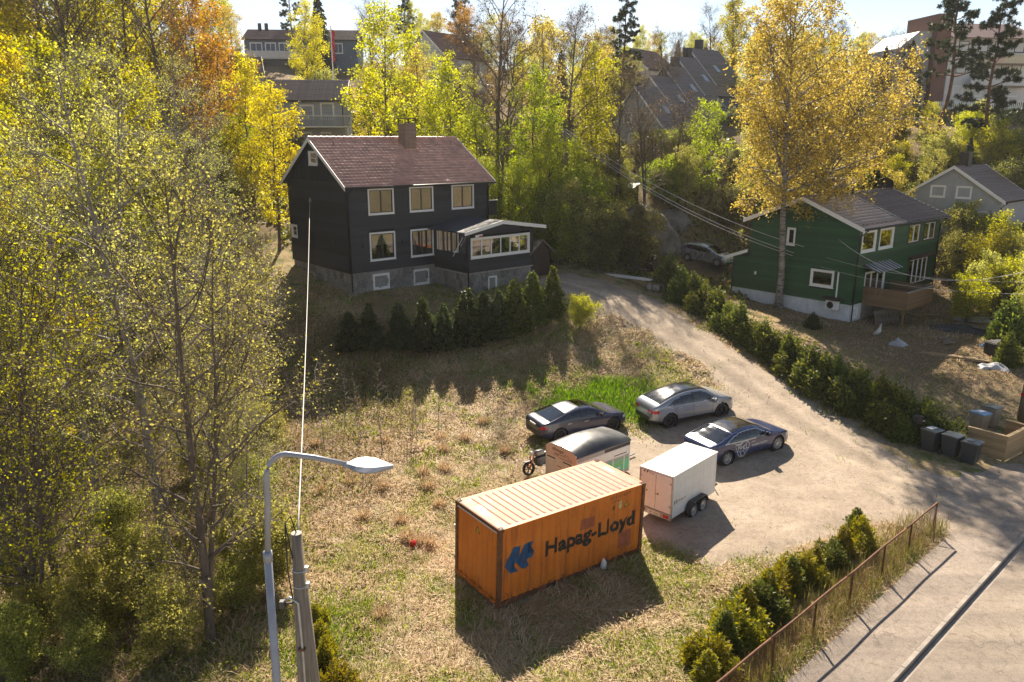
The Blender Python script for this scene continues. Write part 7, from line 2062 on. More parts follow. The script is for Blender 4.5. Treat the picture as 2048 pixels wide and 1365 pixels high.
for i, (px, y, spec, v, sc, lf, lab) in enumerate(((20, 62, 'birch', 0, 1.5, 'yellow', 'very tall yellow tree behind the upper left corner'), (110, 66, 'birch', 1, 1.5, 'lime', 'very tall lime tree left of the brown bare crown'), (190, 60, 'bare', 0, 1.25, 'brown', 'tall brown bare crown above the woodland'),
        (270, 64, 'birch', 2, 1.45, 'lime', 'tall loose green crown above the woodland'), (340, 62, 'bare', 1, 1.3, 'brown', 'tall bare tree rising above the orange trees'), (60, 75, 'birch', 1, 1.6, 'yellow', 'bright yellow crown at the top left edge'), (410, 70, 'birch', 0, 1.05, 'orange', 'orange crown at the edge of the sky'), (230, 78, 'birch', 0, 1.5, 'olive', 'pale olive crown reaching the top edge'))):
    hill_tree(px, 300, y, spec, v, sc, lf, 'bark', lab)
# big birch beside the green house
p = at_z(1553, 618, 1.9)
plant('birch_tree', 'bigbirch', 0, p.x, p.y, 1.0, R(100), LEAF['ochre'], M['birch_bark'], 'large ochre birch with a forked trunk in front of the green house', 'tree', None)
hill_tree(1660, 400, 68, 'birch', 0, 1.0, 'ochre', 'grey_bark', 'tall golden birch with a white trunk behind the large birch')
hill_tree(1740, 350, 74, 'bare', 1, 0.92, 'brown', 'bark', 'brown twiggy tree right of the golden birch')
hill_tree(1780, 420, 66, 'birch', 2, 0.52, 'ochre', 'bark', 'low golden tree behind the green house roof')
hill_tree(1500, 420, 70, 'birch', 1, 0.66, 'olive', 'bark', 'olive tree behind the left gable end of the green house')
hill_tree(1850, 440, 70, 'birch', 2, 0.46, 'olive', 'bark', 'olive shrub tree between the green and grey houses')
hill_tree(1912, 470, 63, 'birch', 0, 0.34, 'olive', 'bark', 'leafy small tree in front of the grey house gable')
hill_tree(1860, 230, 86, 'birch', 2, 0.36, 'lime', 'bark', 'small bright lime tree below the brick tower')
hill_tree(1800, 250, 84, 'birch', 1, 0.45, 'ochre', 'bark', 'small ochre tree left of the lime tree')
hill_tree(1985, 560, 52, 'birch', 2, 0.28, 'lime', 'bark', 'yellow-green shrub tree right of the balcony')
hill_tree(2060, 600, 48, 'birch', 1, 0.42, 'olive', 'bark', 'shrub tree at the right edge beside the yard')
# conifers
CG = 'conifers on the hill'
hill_tree(578, 80, 128, 'pine', 1, 0.72, 'pine', 'pine_bark', 'dark pine above the two black chimneys', 'pine_tree', 'tree', CG)
hill_tree(815, 110, 122, 'pine', 0, 0.66, 'pine', 'pine_bark', 'dark pine right of the tall yellow-green birch', 'pine_tree', 'tree', CG)
hill_tree(641, 110, 118, 'spruce', 0, 0.98, 'spruce', 'bark', 'narrow dark spruce left of the flagpole', 'spruce_tree', 'tree', CG)
hill_tree(1256, 180, 92, 'pine', 1, 0.84, 'pine', 'pine_bark', 'broad pine left of the row houses', 'pine_tree', 'tree', CG)
hill_tree(920, 90, 120, 'pine', 0, 0.7, 'pine', 'pine_bark', 'hazy pine in the centre of the skyline', 'pine_tree', 'tree', CG)
for k, px in enumerate((1318, 1355, 1385, 1410, 1440)):
    hill_tree(px, 120, 124 + k, 'spruce', 0, 0.52 + 0.04*(k % 2), 'spruce', 'bark', ORD[k] + ' small dark spruce from the left above the row houses', 'spruce_tree', 'tree', 'spruces in a row on the skyline')
hill_tree(1884, 240, 84, 'pine', 0, 1.02, 'pine', 'pine_bark', 'tall pine in front of the red brick tower', 'pine_tree', 'tree', CG)
hill_tree(1974, 330, 78, 'pine', 1, 1.0, 'pine', 'pine_bark', 'tall pine in front of the apartment balconies', 'pine_tree', 'tree', CG)
hill_tree(1795, 260, 88, 'pine', 1, 0.62, 'pine', 'pine_bark', 'smaller pine left of the brick tower', 'pine_tree', 'tree', CG)
hill_tree(1935, 330, 74, 'spruce', 0, 0.42, 'spruce', 'bark', 'young spruce on the bank below the picket fence', 'spruce_tree', 'tree', CG)
hill_tree(2010, 340, 72, 'spruce', 0, 0.36, 'spruce', 'bark', 'young spruce above the grey roof', 'spruce_tree', 'tree', CG)
for k, px in enumerate((1694, 1720, 1748)):
    hill_tree(px, 390, 66 + k, 'column', 0, 1.0 + 0.1*k, 'thuja_dark', 'bark', ('left', 'middle', 'right')[k] + ' one of the dark columnar conifers behind the green ridge', 'column_conifer', 'conifer', 'columnar conifers behind the green house')

# woodland band filling the far hillside between the houses
far_sp = [('birch', 0, 'ochre'), ('birch', 1, 'lime'), ('bare', 0, 'brown'), ('birch', 2, 'olive'), ('bare', 1, 'brown'), ('birch', 0, 'olive'), ('spruce', 0, 'spruce')]
kk = 0
for px in range(860, 2060, 30):
    for y in (100, 116, 134):
        kk += 1
        sp_n, v_, lf_ = far_sp[(kk * 5 + int(px / 30) * 3) % 7]
        if (1290 < px < 1480 and y < 110) or (1830 < px and y < 120): continue
        hill_tree(px + random.uniform(-14, 14), 200, y + random.uniform(-5, 5), sp_n, v_, random.uniform(.42, .66), lf_, 'bark', 'far tree in the wooded strip along the top of the hill', 'far_tree', 'tree', 'far trees along the hilltop')
for px in range(0, 860, 46):
    for y in (104, 126):
        kk += 1
        sp_n, v_, lf_ = far_sp[(kk * 5 + 2) % 7]
        if 480 < px < 700: continue
        hill_tree(px + random.uniform(-14, 14), 150, y + random.uniform(-5, 5), sp_n, v_, random.uniform(.5, .75), lf_, 'bark', 'far tree on the left part of the hilltop', 'far_tree', 'tree', 'far trees along the left hilltop')
# bushes of the hillside: filled in along the slopes
k = 0
for px in range(840, 1480, 26):
    for y in (59, 64, 70, 77):
        if random.random() < 0.38: continue
        x = at_y(px + random.uniform(-12, 12), 400, y).x
        if y < 62 and (x < 1 or x > 9): continue
        if 11 < x < 20 and y < 68: continue
        plant('bush', 'shrub', k, x, y + random.uniform(-2, 2), random.uniform(.8, 1.5), random.uniform(0, 6), LEAF[random.choice(['olive', 'bramble', 'green', 'bramble'])], M['bark'], 'leafy bush on the shaded hillside behind the houses', 'bush', 'hillside bushes'); k += 1
for px in range(1500, 2060, 34):
    for y in (70, 76, 84):
        if random.random() < 0.4: continue
        x = at_y(px, 400, y).x
        plant('bush', 'shrub', k, x, y + random.uniform(-2, 2), random.uniform(.8, 1.5), random.uniform(0, 6), LEAF[random.choice(['olive', 'bramble', 'lime', 'bramble'])], M['bark'], 'scrubby bush on the bank above the green and grey houses', 'bush', 'bushes on the bank'); k += 1
for px in range(-20, 860, 40):
    for y in (60, 68, 80, 95):
        if random.random() < 0.4: continue
        x = at_y(px, 400, y).x
        if -17 < x < 2 and y < 64: continue
        if 520 < px < 780 and y < 90: continue
        plant('bush', 'shrub', k, x, y + random.uniform(-2, 2), random.uniform(.9, 1.7), random.uniform(0, 6), LEAF[random.choice(['olive', 'bramble', 'lime', 'green'])], M['bark'], 'bush on the slope left of and behind the black house', 'bush', 'bushes on the left slope'); k += 1
for px, py, y, s, lf in ((1120, 510, 57, 1.35, 'green'), (1150, 500, 58, 1.5, 'olive'), (1185, 520, 56.5, 1.3, 'olive'), (1205, 540, 55.5, 1.0, 'bramble'), (1110, 470, 60, 1.6, 'green'), (1170, 460, 60, 1.7, 'green')):
    x = at_y(px, py, y).x
    plant('bush', 'shrub', k, x, y, s, random.uniform(0, 6), LEAF[lf], M['bark'], 'green bush beside the drive near the brown shed', 'bush', 'bushes by the shed'); k += 1
for px, py, y, s, lf in ((1945, 560, 51, 1.0, 'lime'), (1965, 590, 53, 1.1, 'olive'), (1925, 520, 60, 1.2, 'olive'), (1985, 540, 57, 1.3, 'lime'), (2035, 520, 56, 1.4, 'olive'), (2000, 500, 60, 1.2, 'lime'), (2045, 560, 52, 1.3, 'lime'), (1940, 480, 62, 1.3, 'olive')):
    x = at_y(px, py, y).x
    plant('bush', 'shrub', k, x, y, s, random.uniform(0, 6), LEAF[lf], M['bark'], 'yellow-green bush between the green house and the grey house', 'bush', 'bushes by the grey house'); k += 1

# ------------------------------------------------------------------ conifer row before the black house
for i, (px, py, z, s) in enumerate(((700, 705, 1.9, .88), (740, 700, 2.0, 1.0), (800, 692, 2.2, 1.0), (848, 688, 2.3, 1.1), (888, 684, 2.4, 1.06), (930, 680, 2.45, 1.26), (968, 674, 2.5, 1.12), (1000, 668, 2.6, 1.12), (1032, 662, 2.7, 1.26), (1066, 652, 2.8, 1.14), (1102, 640, 2.95, 1.05))):
    p = at_z(px, py, z)
    lab = {10: 'sunlit conifer at the right end of the row beside the drive'}.get(i, ORD[i] + ' conifer from the left in the row below the black house')
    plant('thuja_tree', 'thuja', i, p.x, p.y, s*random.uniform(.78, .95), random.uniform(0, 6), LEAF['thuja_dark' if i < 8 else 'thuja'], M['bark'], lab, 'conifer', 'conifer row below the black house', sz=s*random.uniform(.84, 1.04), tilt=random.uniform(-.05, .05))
# hedge along the drive
hp = [((1325, 588), 3.2, 1.25), ((1372, 622), 2.75, 1.0), ((1420, 655), 2.3, 0.95), ((1465, 690), 1.9, 0.92), ((1512, 722), 1.55, 0.98), ((1560, 752), 1.25, 1.05), ((1608, 782), 1.0, 1.0), ((1655, 808), .8, 1.02), ((1700, 832), .55, 1.0), ((1745, 856), .4, 1.0), ((1790, 876), .25, .98), ((1835, 890), .15, .9), ((1880, 895), .1, .8)]
k = 0
for (a, za, sa), (b, zb, sb) in zip(hp[:-1], hp[1:]):
    for t_ in (0.0, 0.5):
        px, py = a[0] + (b[0]-a[0])*t_, a[1] + (b[1]-a[1])*t_; z = za + (zb-za)*t_
        p = at_z(px, py, z)
        lab = 'tall bushy conifer at the upper end of the drive hedge' if k == 0 else ORD[k] + ' hedge evergreen along the drive, counted down from its upper end'
        s = sa * random.uniform(.9, 1.1)
        plant('hedge_bush', 'hedge', k, p.x + 0.55, p.y + 0.65, s, random.uniform(0, 6), LEAF['thuja'], M['bark'], lab, 'hedge bush', 'hedge along the drive', sz=s*(1.15 if k == 0 else random.uniform(.92, 1.08))); k += 1
# golden evergreens behind the rusty fence
for i, (px, py, s) in enumerate(((1708, 1078, .84), (1718, 1092, .80), (1684, 1112, .78), (1660, 1128, .6), (1628, 1148, .7), (1606, 1160, .72), (1580, 1180, .8), (1560, 1192, .74), (1532, 1214, .84), (1512, 1230, .8), (1490, 1250, .86), (1470, 1276, .84), (1448, 1304, .86), (1430, 1340, .8), (1412, 1378, .8))):
    p = at_z(px, py, 0)
    plant('fence_bush', 'hedge' if i % 2 else 'thuja', i, p.x, p.y, s*(.82 if i % 2 else .62), random.uniform(0, 6), LEAF['thuja_gold' if i % 3 else 'thuja'], M['bark'], ORD[i] + ' golden-green bush behind the rusty fence, counted from its far end', 'bush', 'evergreens behind the rusty fence', sz=s*(.78 if i % 2 else .52))
for i, (px, py, s) in enumerate(((632, 1250, .36), (645, 1300, .42), (655, 1350, .46), (670, 1400, .5))):
    p = at_z(px, py, 0)
    plant('pole_bush', 'hedge', i, p.x, p.y, s, random.uniform(0, 6), LEAF['thuja_gold'], M['bark'], ('topmost', 'second', 'third', 'lowest')[i] + ' golden evergreen bush right of the wooden pole', 'bush', 'evergreens by the wooden pole', sz=s*1.1)
# small dark bush, yard shrubs
p = at_z(1625, 655, 1.75)
plant('dark_bush', 'hedge', 1, p.x, p.y, .62, 1, LEAF['thuja_dark'], M['bark'], 'low dark evergreen before the white foundation of the green house', 'bush', None, sz=.5)
for i, (px, py, z, s) in enumerate(((2015, 690, 1.3, 1.25), (2050, 660, 1.4, 1.6), (2010, 740, .9, .8))):
    p = at_z(px, py, z)
    plant('yard_evergreen', 'hedge', i, p.x, p.y, s, 2*i, LEAF['thuja'], M['bark'], ('tall ragged evergreen at the right edge of the yard', 'evergreen cut off by the right edge', 'round evergreen above the bank by the right pole')[i], 'bush', 'evergreens at the right edge', sz=s*1.1)
# bare saplings on the shaded slope
for i, (px, py, s) in enumerate(((765, 900, 1.25), (725, 880, .95), (690, 870, .9), (640, 900, 1.0), (605, 880, .9), (818, 900, .95), (835, 880, .8), (590, 840, .8), (665, 920, .7), (880, 850, .6), (650, 820, .8), (710, 840, .9))):
    p = at_z(px, py, .3)
    plant('sapling', 'sapling', i, p.x, p.y, s, random.uniform(0, 6), None, M['grey_bark'], ('tallest bare sapling on the shaded slope' if i == 0 else 'thin bare sapling on the shaded slope above the street lamp'), 'sapling', 'bare saplings')
p = at_z(1163, 640, 3.3)
plant('twiggy_bush', 'shrub', 1, p.x, p.y, .62, 2, LEAF['lime'], M['grey_bark'], 'twiggy young bush on the verge where the drive climbs', 'bush', None)
p = at_z(1190, 632, 3.4)
plant('sapling', 'sapling', 1, p.x, p.y, .6, 2, None, M['bark'], 'reddish bare sapling beside the twiggy young bush', 'sapling', 'bare saplings')
# ------------------------------------------------------------------ street lamp and wooden pole in the foreground
lp = empty('street_lamp', (-4.05, 11.2, -0.3), 0, 'grey steel street lamp with a curved arm beside the wooden pole', 'street lamp')
M['lamp_steel'] = pmat('lamp_steel', (0.30, 0.32, 0.37), 0.5, 0.12, 4, metal=0.3)
MB().tube([(-0.03, 0, 0), (0.05, 0, 3.5), (0.115, 0, 7.55)], [0.075, 0.07, 0.064], 14).build('pole', M['lamp_steel'], lp, True)
MB().tube([(0.113, 0, 7.45), (0.117, 0, 7.62)], [0.078, 0.074], 14).build('sleeve', M['lamp_steel'], lp, True)
arc = [(0.117, 0, 7.55), (0.19, 0, 8.5), (0.20, 0, 8.87)]
for k in range(1, 9):
    a = math.pi * (1 - k/16.0); arc.append((0.20 + 0.32 + 0.32*math.cos(a), 0.01*k/2, 8.87 + 0.42*math.sin(a)))
arc += [(0.95, 0.09, 9.21), (1.42, 0.2, 9.05)]
MB().tube(arc, [0.05]*3 + [0.045]*8 + [0.042, 0.04], 12).build('arm', M['lamp_steel'], lp, True)
mb = MB(); st = [(0.0, .05), (0.08, .06), (0.20, .15), (0.34, .185), (0.50, .165), (0.78, .02)]
vs = []
for x, w_ in st:
    vs += [(x, -w_, .012), (x, -w_*.5, .034), (x, w_*.5, .034), (x, w_, .012), (x, w_*.85, -.04), (x, -w_*.85, -.04)]
n = 6
mb.add(vs, [(i*n+k, i*n+(k+1) % n, (i+1)*n+(k+1) % n, (i+1)*n+k) for i in range(len(st)-1) for k in range(n)] + [tuple(range(n)), tuple(reversed(range((len(st)-1)*n, len(st)*n)))])
hdo = mb.build('lamp_head', M['lamp_steel'], lp, False, loc=(1.38, 0.19, 9.05), rot=(R(20), R(6), R(8)))
MB().cbox((0.2, -0.1, -0.055), (0.52, 0.1, -0.036), 0.006).build('lens', M['lamp_lens'], hdo)

up_ = empty('wooden_pole', (-3.62, 11.62, -0.3), 0, 'weathered wooden utility pole in front, its top below the lamp arm', 'utility pole')
MB().tube([(0.0, 0, 0), (0.0, 0, 4.0), (0.045, 0, 7.72)], [0.19, 0.155, 0.092], 14).build('pole', M['pole_wood'], up_, True)
MB().tube([(0.15, 0.1, 0), (0.13, 0.06, 4.2), (0.085, 0.03, 6.8)], [0.15, 0.13, 0.075], 12).build('brace_pole', M['pole_wood'], up_, True)
M['cut_wood'] = pmat('cut_wood', (0.42, 0.38, 0.33), 0.8, 0.2, 6)
MB().lathe([(0.088, 0.0), (0.05, 0.006), (0.001, 0.008)], 14, Matrix.Translation((0.045, 0, 7.722)) @ Matrix.Rotation(math.pi/2, 4, 'X')).build('pole_end', M['cut_wood'], up_)
for z in (7.05, 6.75):
    MB().tube([(0.16*math.cos(t) * .72 + .045, 0.115*math.sin(t), z) for t in np.linspace(0, 2*math.pi, 19)], 0.012, 6, False).build('clamp', M['galv'], up_)
    MB().cbox((0.14, -0.04, z - 0.05), (0.2, 0.04, z + 0.05), 0.01).build('bolt_plate', M['galv'], up_)
MB().tube([(-0.02, -0.1, 7.3), (-0.1, -0.1, 7.95), (-0.02, -0.04, 8.05), (0.045, 0, 7.72)], 0.012, 6).build('cable_loop', M['black_cable'], up_, True)
MB().tube([(-0.1, -0.1, 7.9), (-0.11, -0.12, 7.1), (-0.05, -0.15, 6.5)], 0.012, 6).build('cable_loop', M['black_cable'], up_, True)
MB().tube([(-0.22, -0.12, 6.5), (-0.1, -0.16, 6.62), (0.03, -0.16, 6.5), (0.05, -0.175, 5.5), (0.03, -0.19, 2.5), (0.02, -0.2, 0)], 0.02, 8).build('conduit', M['galv'], up_, True)
MB().cbox((-0.30, -0.16, 6.38), (-0.2, -0.06, 6.52), 0.012).tube([(-0.24, -0.1, 6.45), (0.0, -0.05, 6.46)], 0.018, 6).build('cable_bracket', M['dark_metal'], up_)
for z in (5.6, 4.7): MB().cbox((-0.03, -0.21, z), (0.1, -0.13, z + 0.04), 0.008).build('strap', M['rust'], up_)

def wire(name, a, b, sag, r, mat, label, n=26, twist=0.0, group='overhead wires'):
    a, b = Vector(a), Vector(b); pts = []
    for i in range(n + 1):
        t = i/n; p = a.lerp(b, t); p.z -= sag * 4 * t * (1 - t); pts.append(p)
    o = MB().tube([p - a for p in pts], r, 6).build(name, mat, None, True, loc=a)
    return tag(o, label, 'wire', group)
bpy.context.view_layer.update()
q = bh.matrix_world @ Vector((-0.12, 4.75, 4.35))
wire('overhead_cable', (-3.56, 11.66, 7.40), q, 0.45, 0.013, M['cable'], 'pale cable running from the wooden pole to the gable of the black house', 40)
MB().cbox((-0.16, 4.68, 4.22), (-0.03, 4.82, 4.42), 0.02).tube([(-0.1, 4.75, 4.3), (-0.1, 4.75, 4.5)], 0.025, 8).build('cable_bracket', M['galv'], bh)
MB().tube([(-0.06, 4.7, 4.3), (-0.06, 4.6, 3.2), (-0.06, 4.6, 0.1)], 0.012, 6).build('service_cable', M['black_cable'], bh)
# distant power pole in the trees and its wires to the green house
pp = at_y(1128, 380, 63); zb = hz(pp.x, pp.y); zt = at_y(1128, 262, 63).z
pw = empty('power_pole', (pp.x, pp.y, zb), 0, 'wooden power pole standing among the green trees', 'utility pole')
MB().tube([(0, 0, -0.2), (0, 0, zt - zb + 0.2)], [0.17, 0.11], 10).build('pole', M['pole_wood'], pw, True)
B('cross_arm', (-0.8, -0.06, zt - zb - 0.3), (0.8, 0.06, zt - zb - 0.18), M['pole_wood'], pw)
for i, (lx, lz, dz) in enumerate(((3.7, 3.55, 0.1), (4.4, 3.05, -0.15), (4.5, 2.85, -0.35))):
    e = gh.matrix_world @ Vector((-0.08, lx, lz))
    wire('overhead_wire', (pp.x + 0.1, pp.y - 0.15, zt + dz), e, 0.9, 0.017, M['cable'], ('topmost', 'middle', 'lowest')[i] + ' of the three wires running down to the green gable')
rp_ = empty('wooden_pole', (25.15, 36.0, hz(25.15, 36) - 0.1), 0, 'wooden utility pole at the right edge beside the board fence', 'utility pole')
MB().tube([(0, 0, 0), (0.1, 0, 8.2)], [0.22, 0.14], 12).build('pole', M['pole_wood'], rp_, True)
MB().tube([(0.003, 0, 1.35), (0.006, 0, 1.5)], [0.218, 0.216], 12).build('red_band', M['red_lens'], rp_)
e = gh.matrix_world @ Vector((-0.08, 1.3, 4.3))
wire('overhead_wire', e, (25.2, 36, 8.0), 1.6, 0.018, M['cable'], 'thick pale wire sagging from the green gable towards the right edge')
e = gh.matrix_world @ Vector((-0.08, 2.0, 3.0))
wire('overhead_wire', e, (25.2, 36, 7.2), 0.5, 0.009, M['cable'], 'thin upper wire crossing before the green house')
e = gh.matrix_world @ Vector((-0.08, 2.4, 2.35))
wire('overhead_wire', e, (25.2, 36, 6.6), 0.5, 0.009, M['cable'], 'thin lower wire crossing before the balcony awning')

# ------------------------------------------------------------------ rusty fence beside the pavement
fo = K0 + KN * (-2.23)
fn = empty('rusty_fence', (fo[0] + KT[0]*9.5, fo[1] + KT[1]*9.5, 0.0), math.atan2(-KT[1], -KT[0]), 'rusty wire fence with a pipe rail along the pavement', 'fence')
def fz(s): return hz(fo[0] + KT[0]*(9.5 - s), fo[1] + KT[1]*(9.5 - s))
ps = [0.0, 2.25, 4.4, 6.7, 9.0, 11.3, 13.6, 15.9]
for s in ps:
    MB().box((s - 0.025, -0.025, fz(s) - 0.2), (s + 0.025, -0.018, 1.06)).box((s - 0.025, -0.018, fz(s) - 0.2), (s - 0.018, 0.025, 1.06)).build('post', M['rust'], fn)
rail = [(s, 0, 1.09 - (0.0 if s > 0.01 else -0.02) + 0.015*math.sin(s*1.7)) for s in np.linspace(0, 15.9, 30)]
for a, b in ((0, 5), (5, 13), (13, 21), (21, 29)):
    MB().tube(rail[a:b+1], 0.032, 8).build('top_rail', M['rust'], fn, True)
MB().tube([(0, 0.0, 1.0), (0.95, 0.35, 0.05)], 0.02, 6).build('brace', M['rust'], fn)
wv = Wood()
for k in range(-12, 175):
    s0 = k * 0.092
    for sg in (1, -1):
        a = (s0, s0 + 1.0) if sg > 0 else (s0 + 1.0, s0)
        p0 = [a[0], 0.008*sg, 0.03]; p1 = [a[1], 0.008*sg, 1.05]
        c0, c1 = 0.0, 15.9
        def clip(p, q):
            p, q = np.array(p, float), np.array(q, float)
            for lim, sgn in ((c0, 1), (c1, -1)):
                dp, dq = sgn*(p[0]-lim), sgn*(q[0]-lim)
                if dp < 0 and dq < 0: return None
                if dp < 0: p = p + (q-p)*dp/(dp-dq)
                elif dq < 0: q = q + (p-q)*dq/(dq-dp)
            return p, q
        r_2 = clip(p0, p1)
        if r_2 is not None and np.linalg.norm(r_2[0]-r_2[1]) > 0.05: wv.tube(np.array(r_2), [0.0028, 0.0028], 3)
wme = wv.mesh('wire_mesh'); wme.materials.append(M['rust'])
tag(link('wire_mesh', wme, None, fn), kind='stuff')

# ------------------------------------------------------------------ bins and board enclosure
def bin_(loc, yaw, body, lid, label, top=None):
    o = empty('wheelie_bin', loc, yaw, label, 'bin', 'wheelie bins by the road')
    mb = MB(); a, b = (0.46, 0.52), (0.58, 0.70)
    lo = [(-a[0]/2, -a[1]/2, 0.05), (a[0]/2, -a[1]/2, 0.05), (a[0]/2, a[1]/2, 0.05), (-a[0]/2, a[1]/2, 0.05)]
    hi = [(-b[0]/2, -b[1]/2, 0.98), (b[0]/2, -b[1]/2, 0.98), (b[0]/2, b[1]/2, 0.98), (-b[0]/2, b[1]/2, 0.98)]
    mb.add(lo + hi, [(0, 3, 2, 1), (4, 5, 6, 7), (0, 1, 5, 4), (1, 2, 6, 5), (2, 3, 7, 6), (3, 0, 4, 7)]); mb.build('body', body, o)
    MB().cbox((-b[0]/2 - 0.02, -b[1]/2 - 0.02, 0.93), (b[0]/2 + 0.02, b[1]/2 + 0.02, 0.985), 0.012).build('rim', body, o)
    mb = MB(); n = 7; vs = []
    for i in range(n):
        t = i/(n-1); y = -b[1]/2 - 0.04 + t*(b[1] + 0.06); z = 0.99 + 0.09*math.sin(math.pi*(0.25 + 0.6*t)) - 0.03
        vs += [(-b[0]/2 - 0.03, y, z), (b[0]/2 + 0.03, y, z), (b[0]/2 + 0.03, y, 0.985), (-b[0]/2 - 0.03, y, 0.985)]
    mb.add(vs, [(4*i+k, 4*i+(k+1) % 4, 4*i+4+(k+1) % 4, 4*i+4+k) for i in range(n-1) for k in range(4)] + [(0, 1, 2, 3), (4*n-1, 4*n-2, 4*n-3, 4*n-4)])
    ld = mb.build('lid', lid, o)
    if top: B('sticker', (-0.2, -0.12, 1.066), (0.2, 0.16, 1.074), top, ld)
    MB().tube([(-0.22, b[1]/2 + 0.06, 0.95), (0.22, b[1]/2 + 0.06, 0.95)], 0.018, 8).build('handle', body, o)
    for s in (-1, 1): MB().lathe([(0.1, s*0.02), (0.1, -s*0.03), (0.001, -s*0.03)], 16, Matrix.Translation((s*0.27, a[1]/2 + 0.05, 0.1)) @ Matrix.Rotation(math.pi/2, 4, 'Z')).build('wheel', M['rubber'], o)
    return o
for i, ((px, py), lab, tp) in enumerate((((1858, 905), 'black wheelie bin on the left of the three beside the road', M['paper_white']), ((1899, 915), 'black wheelie bin in the middle of the three beside the road', None), ((1938, 925), 'black wheelie bin on the right of the three, against the board fence', M['bin_lid']))):
    p = at_z(px, py, 0.02); bin_((p.x, p.y, hz(p.x, p.y)), R(28 + 6*i), M['bin'], M['bin_lid'], lab, tp)
M['lid_blue'] = pmat('blue_lid', (0.10, 0.24, 0.42), 0.4, 0.2)
p = at_z(1946, 868, 0.1); bin_((p.x + 0.2, p.y, hz(p.x + .2, p.y)), R(25), M['bin_beige'], M['lid_blue'], 'beige wheelie bin with a blue lid inside the board fence', M['paper_white'])
p = at_z(1968, 858, 0.12); bin_((p.x + 0.3, p.y + 0.1, hz(p.x + .3, p.y)), R(30), M['bin_beige'], M['bin_lid'], 'beige wheelie bin with a dark lid behind the blue-lidded bin', None)
p = at_z(1838, 893, 0.1)
mbx = empty('mailbox', (p.x, p.y + 0.3, hz(p.x, p.y + .3)), R(35), 'black mailbox on a post at the end of the hedge', 'mailbox')
MB().tube([(0, 0, 0), (0, 0, 1.0)], 0.04, 8).build('post', M['brown_wood'], mbx)
MB().cbox((-0.2, -0.22, 1.0), (0.2, 0.22, 1.36), 0.03).build('box', M['black_plastic'], mbx)
B('name_label', (-0.08, -0.226, 1.12), (0.08, -0.221, 1.2), M['paper_white'], mbx)
# board fence: left run, front run, inner run
def board_fence(a, b, h, nb, label, mat):
    a = Vector(a); b = Vector(b); L = (b - a).length
    o = empty('board_fence', (a.x, a.y, min(hz(a.x, a.y), hz(b.x, b.y)) - 0.02), math.atan2(b.y - a.y, b.x - a.x), label, 'fence', 'board fence round the bin yard')
    e = h / nb; me = MB().cbox((0, 0, 0), (1, 0.028, e - 0.008), 0.003).mesh('board', mat)
    for k in range(nb): put(link('board', me, None, o), Matrix.Translation((0, random.uniform(-.003, .003), 0.06 + k*e)) @ Matrix.Diagonal((L, 1, 1, 1)))
    for s in (0.02, L/2, L - 0.11): B('post', (s, 0.03, -0.1), (s + 0.09, 0.12, h + 0.08), mat, o)
    B('cap', (-0.02, -0.03, h + 0.065), (L + 0.02, 0.13, h + 0.095), mat, o)
    return o
c = at_z(2008, 922, 0.0)
board_fence(at_z(1930, 900, 0), c, 1.12, 6, 'board fence panel facing the three black bins', M['new_wood'])
board_fence(c, at_z(2110, 868, 0), 1.12, 6, 'board fence panel facing the road at the right edge', M['new_wood'])
board_fence(at_z(2006, 880, 0), at_z(2075, 900, 0), 1.0, 6, 'inner board fence panel below the right pole', M['new_wood'])

# ------------------------------------------------------------------ rock face, ladder and junk by the neighbour's yard
def rock(px, py, y, sx, sy, sz, seed, label):
    bm = bmesh.new(); bmesh.ops.create_icosphere(bm, subdivisions=4, radius=1)
    rg = np.random.default_rng(seed); ph = rg.uniform(0, 6, (6, 3))
    for v in bm.verts:
        c = v.co; d = 0.0
        for i in range(6):
            f = 1.3 * 1.7**i * 0.8; d += math.sin(c.x*f + ph[i][0]) * math.sin(c.y*f + ph[i][1]) * math.sin(c.z*f + ph[i][2]) / (1.5**i)
        s = 1 + 0.28*d; v.co = Vector((round(c.x*s*6)/6*0.3 + c.x*s*0.7, c.y*s, c.z*s))
        v.co = Vector((v.co.x*sx, v.co.y*sy, v.co.z*sz))
    me = bpy.data.meshes.new('rock'); bm.to_mesh(me); bm.free(); me.materials.append(M['rock'])
    p = at_y(px, py, y); o = link('rock', me, None, None, loc=(p.x, p.y, p.z)); tag(o, label, 'rock', 'rock outcrops'); return o
rock(1285, 480, 65.5, 2.6, 2.2, 2.6, 1, 'grey rock face behind the ladder')
rock(1225, 490, 63, 2.0, 1.6, 1.6, 2, 'low dark rock left of the ladder')
rock(1345, 470, 69, 2.6, 2, 2.2, 3, 'shaded rock above the light silver hatchback')
rock(780, 650, 47, 2.2, 1.0, 0.9, 5, 'dark stones of the terrace edge below the black house')
a = at_y(1316, 497, 62.6); b = at_y(1299, 457, 63.4)
ld = empty('ladder', a, 0, 'aluminium ladder leaning against the rock face', 'ladder')
dv = b - a; sd_ = Vector((0.2, 0.05, 0)); pts = []
for s in (-1, 1): MB().tube([sd_*s, sd_*s + dv*1.25], 0.03, 6).build('stile', M['galv'], ld)
for k in range(1, 10): MB().tube([dv*(k/8.5) - sd_, dv*(k/8.5) + sd_], 0.02, 6).build('rung', M['galv'], ld)

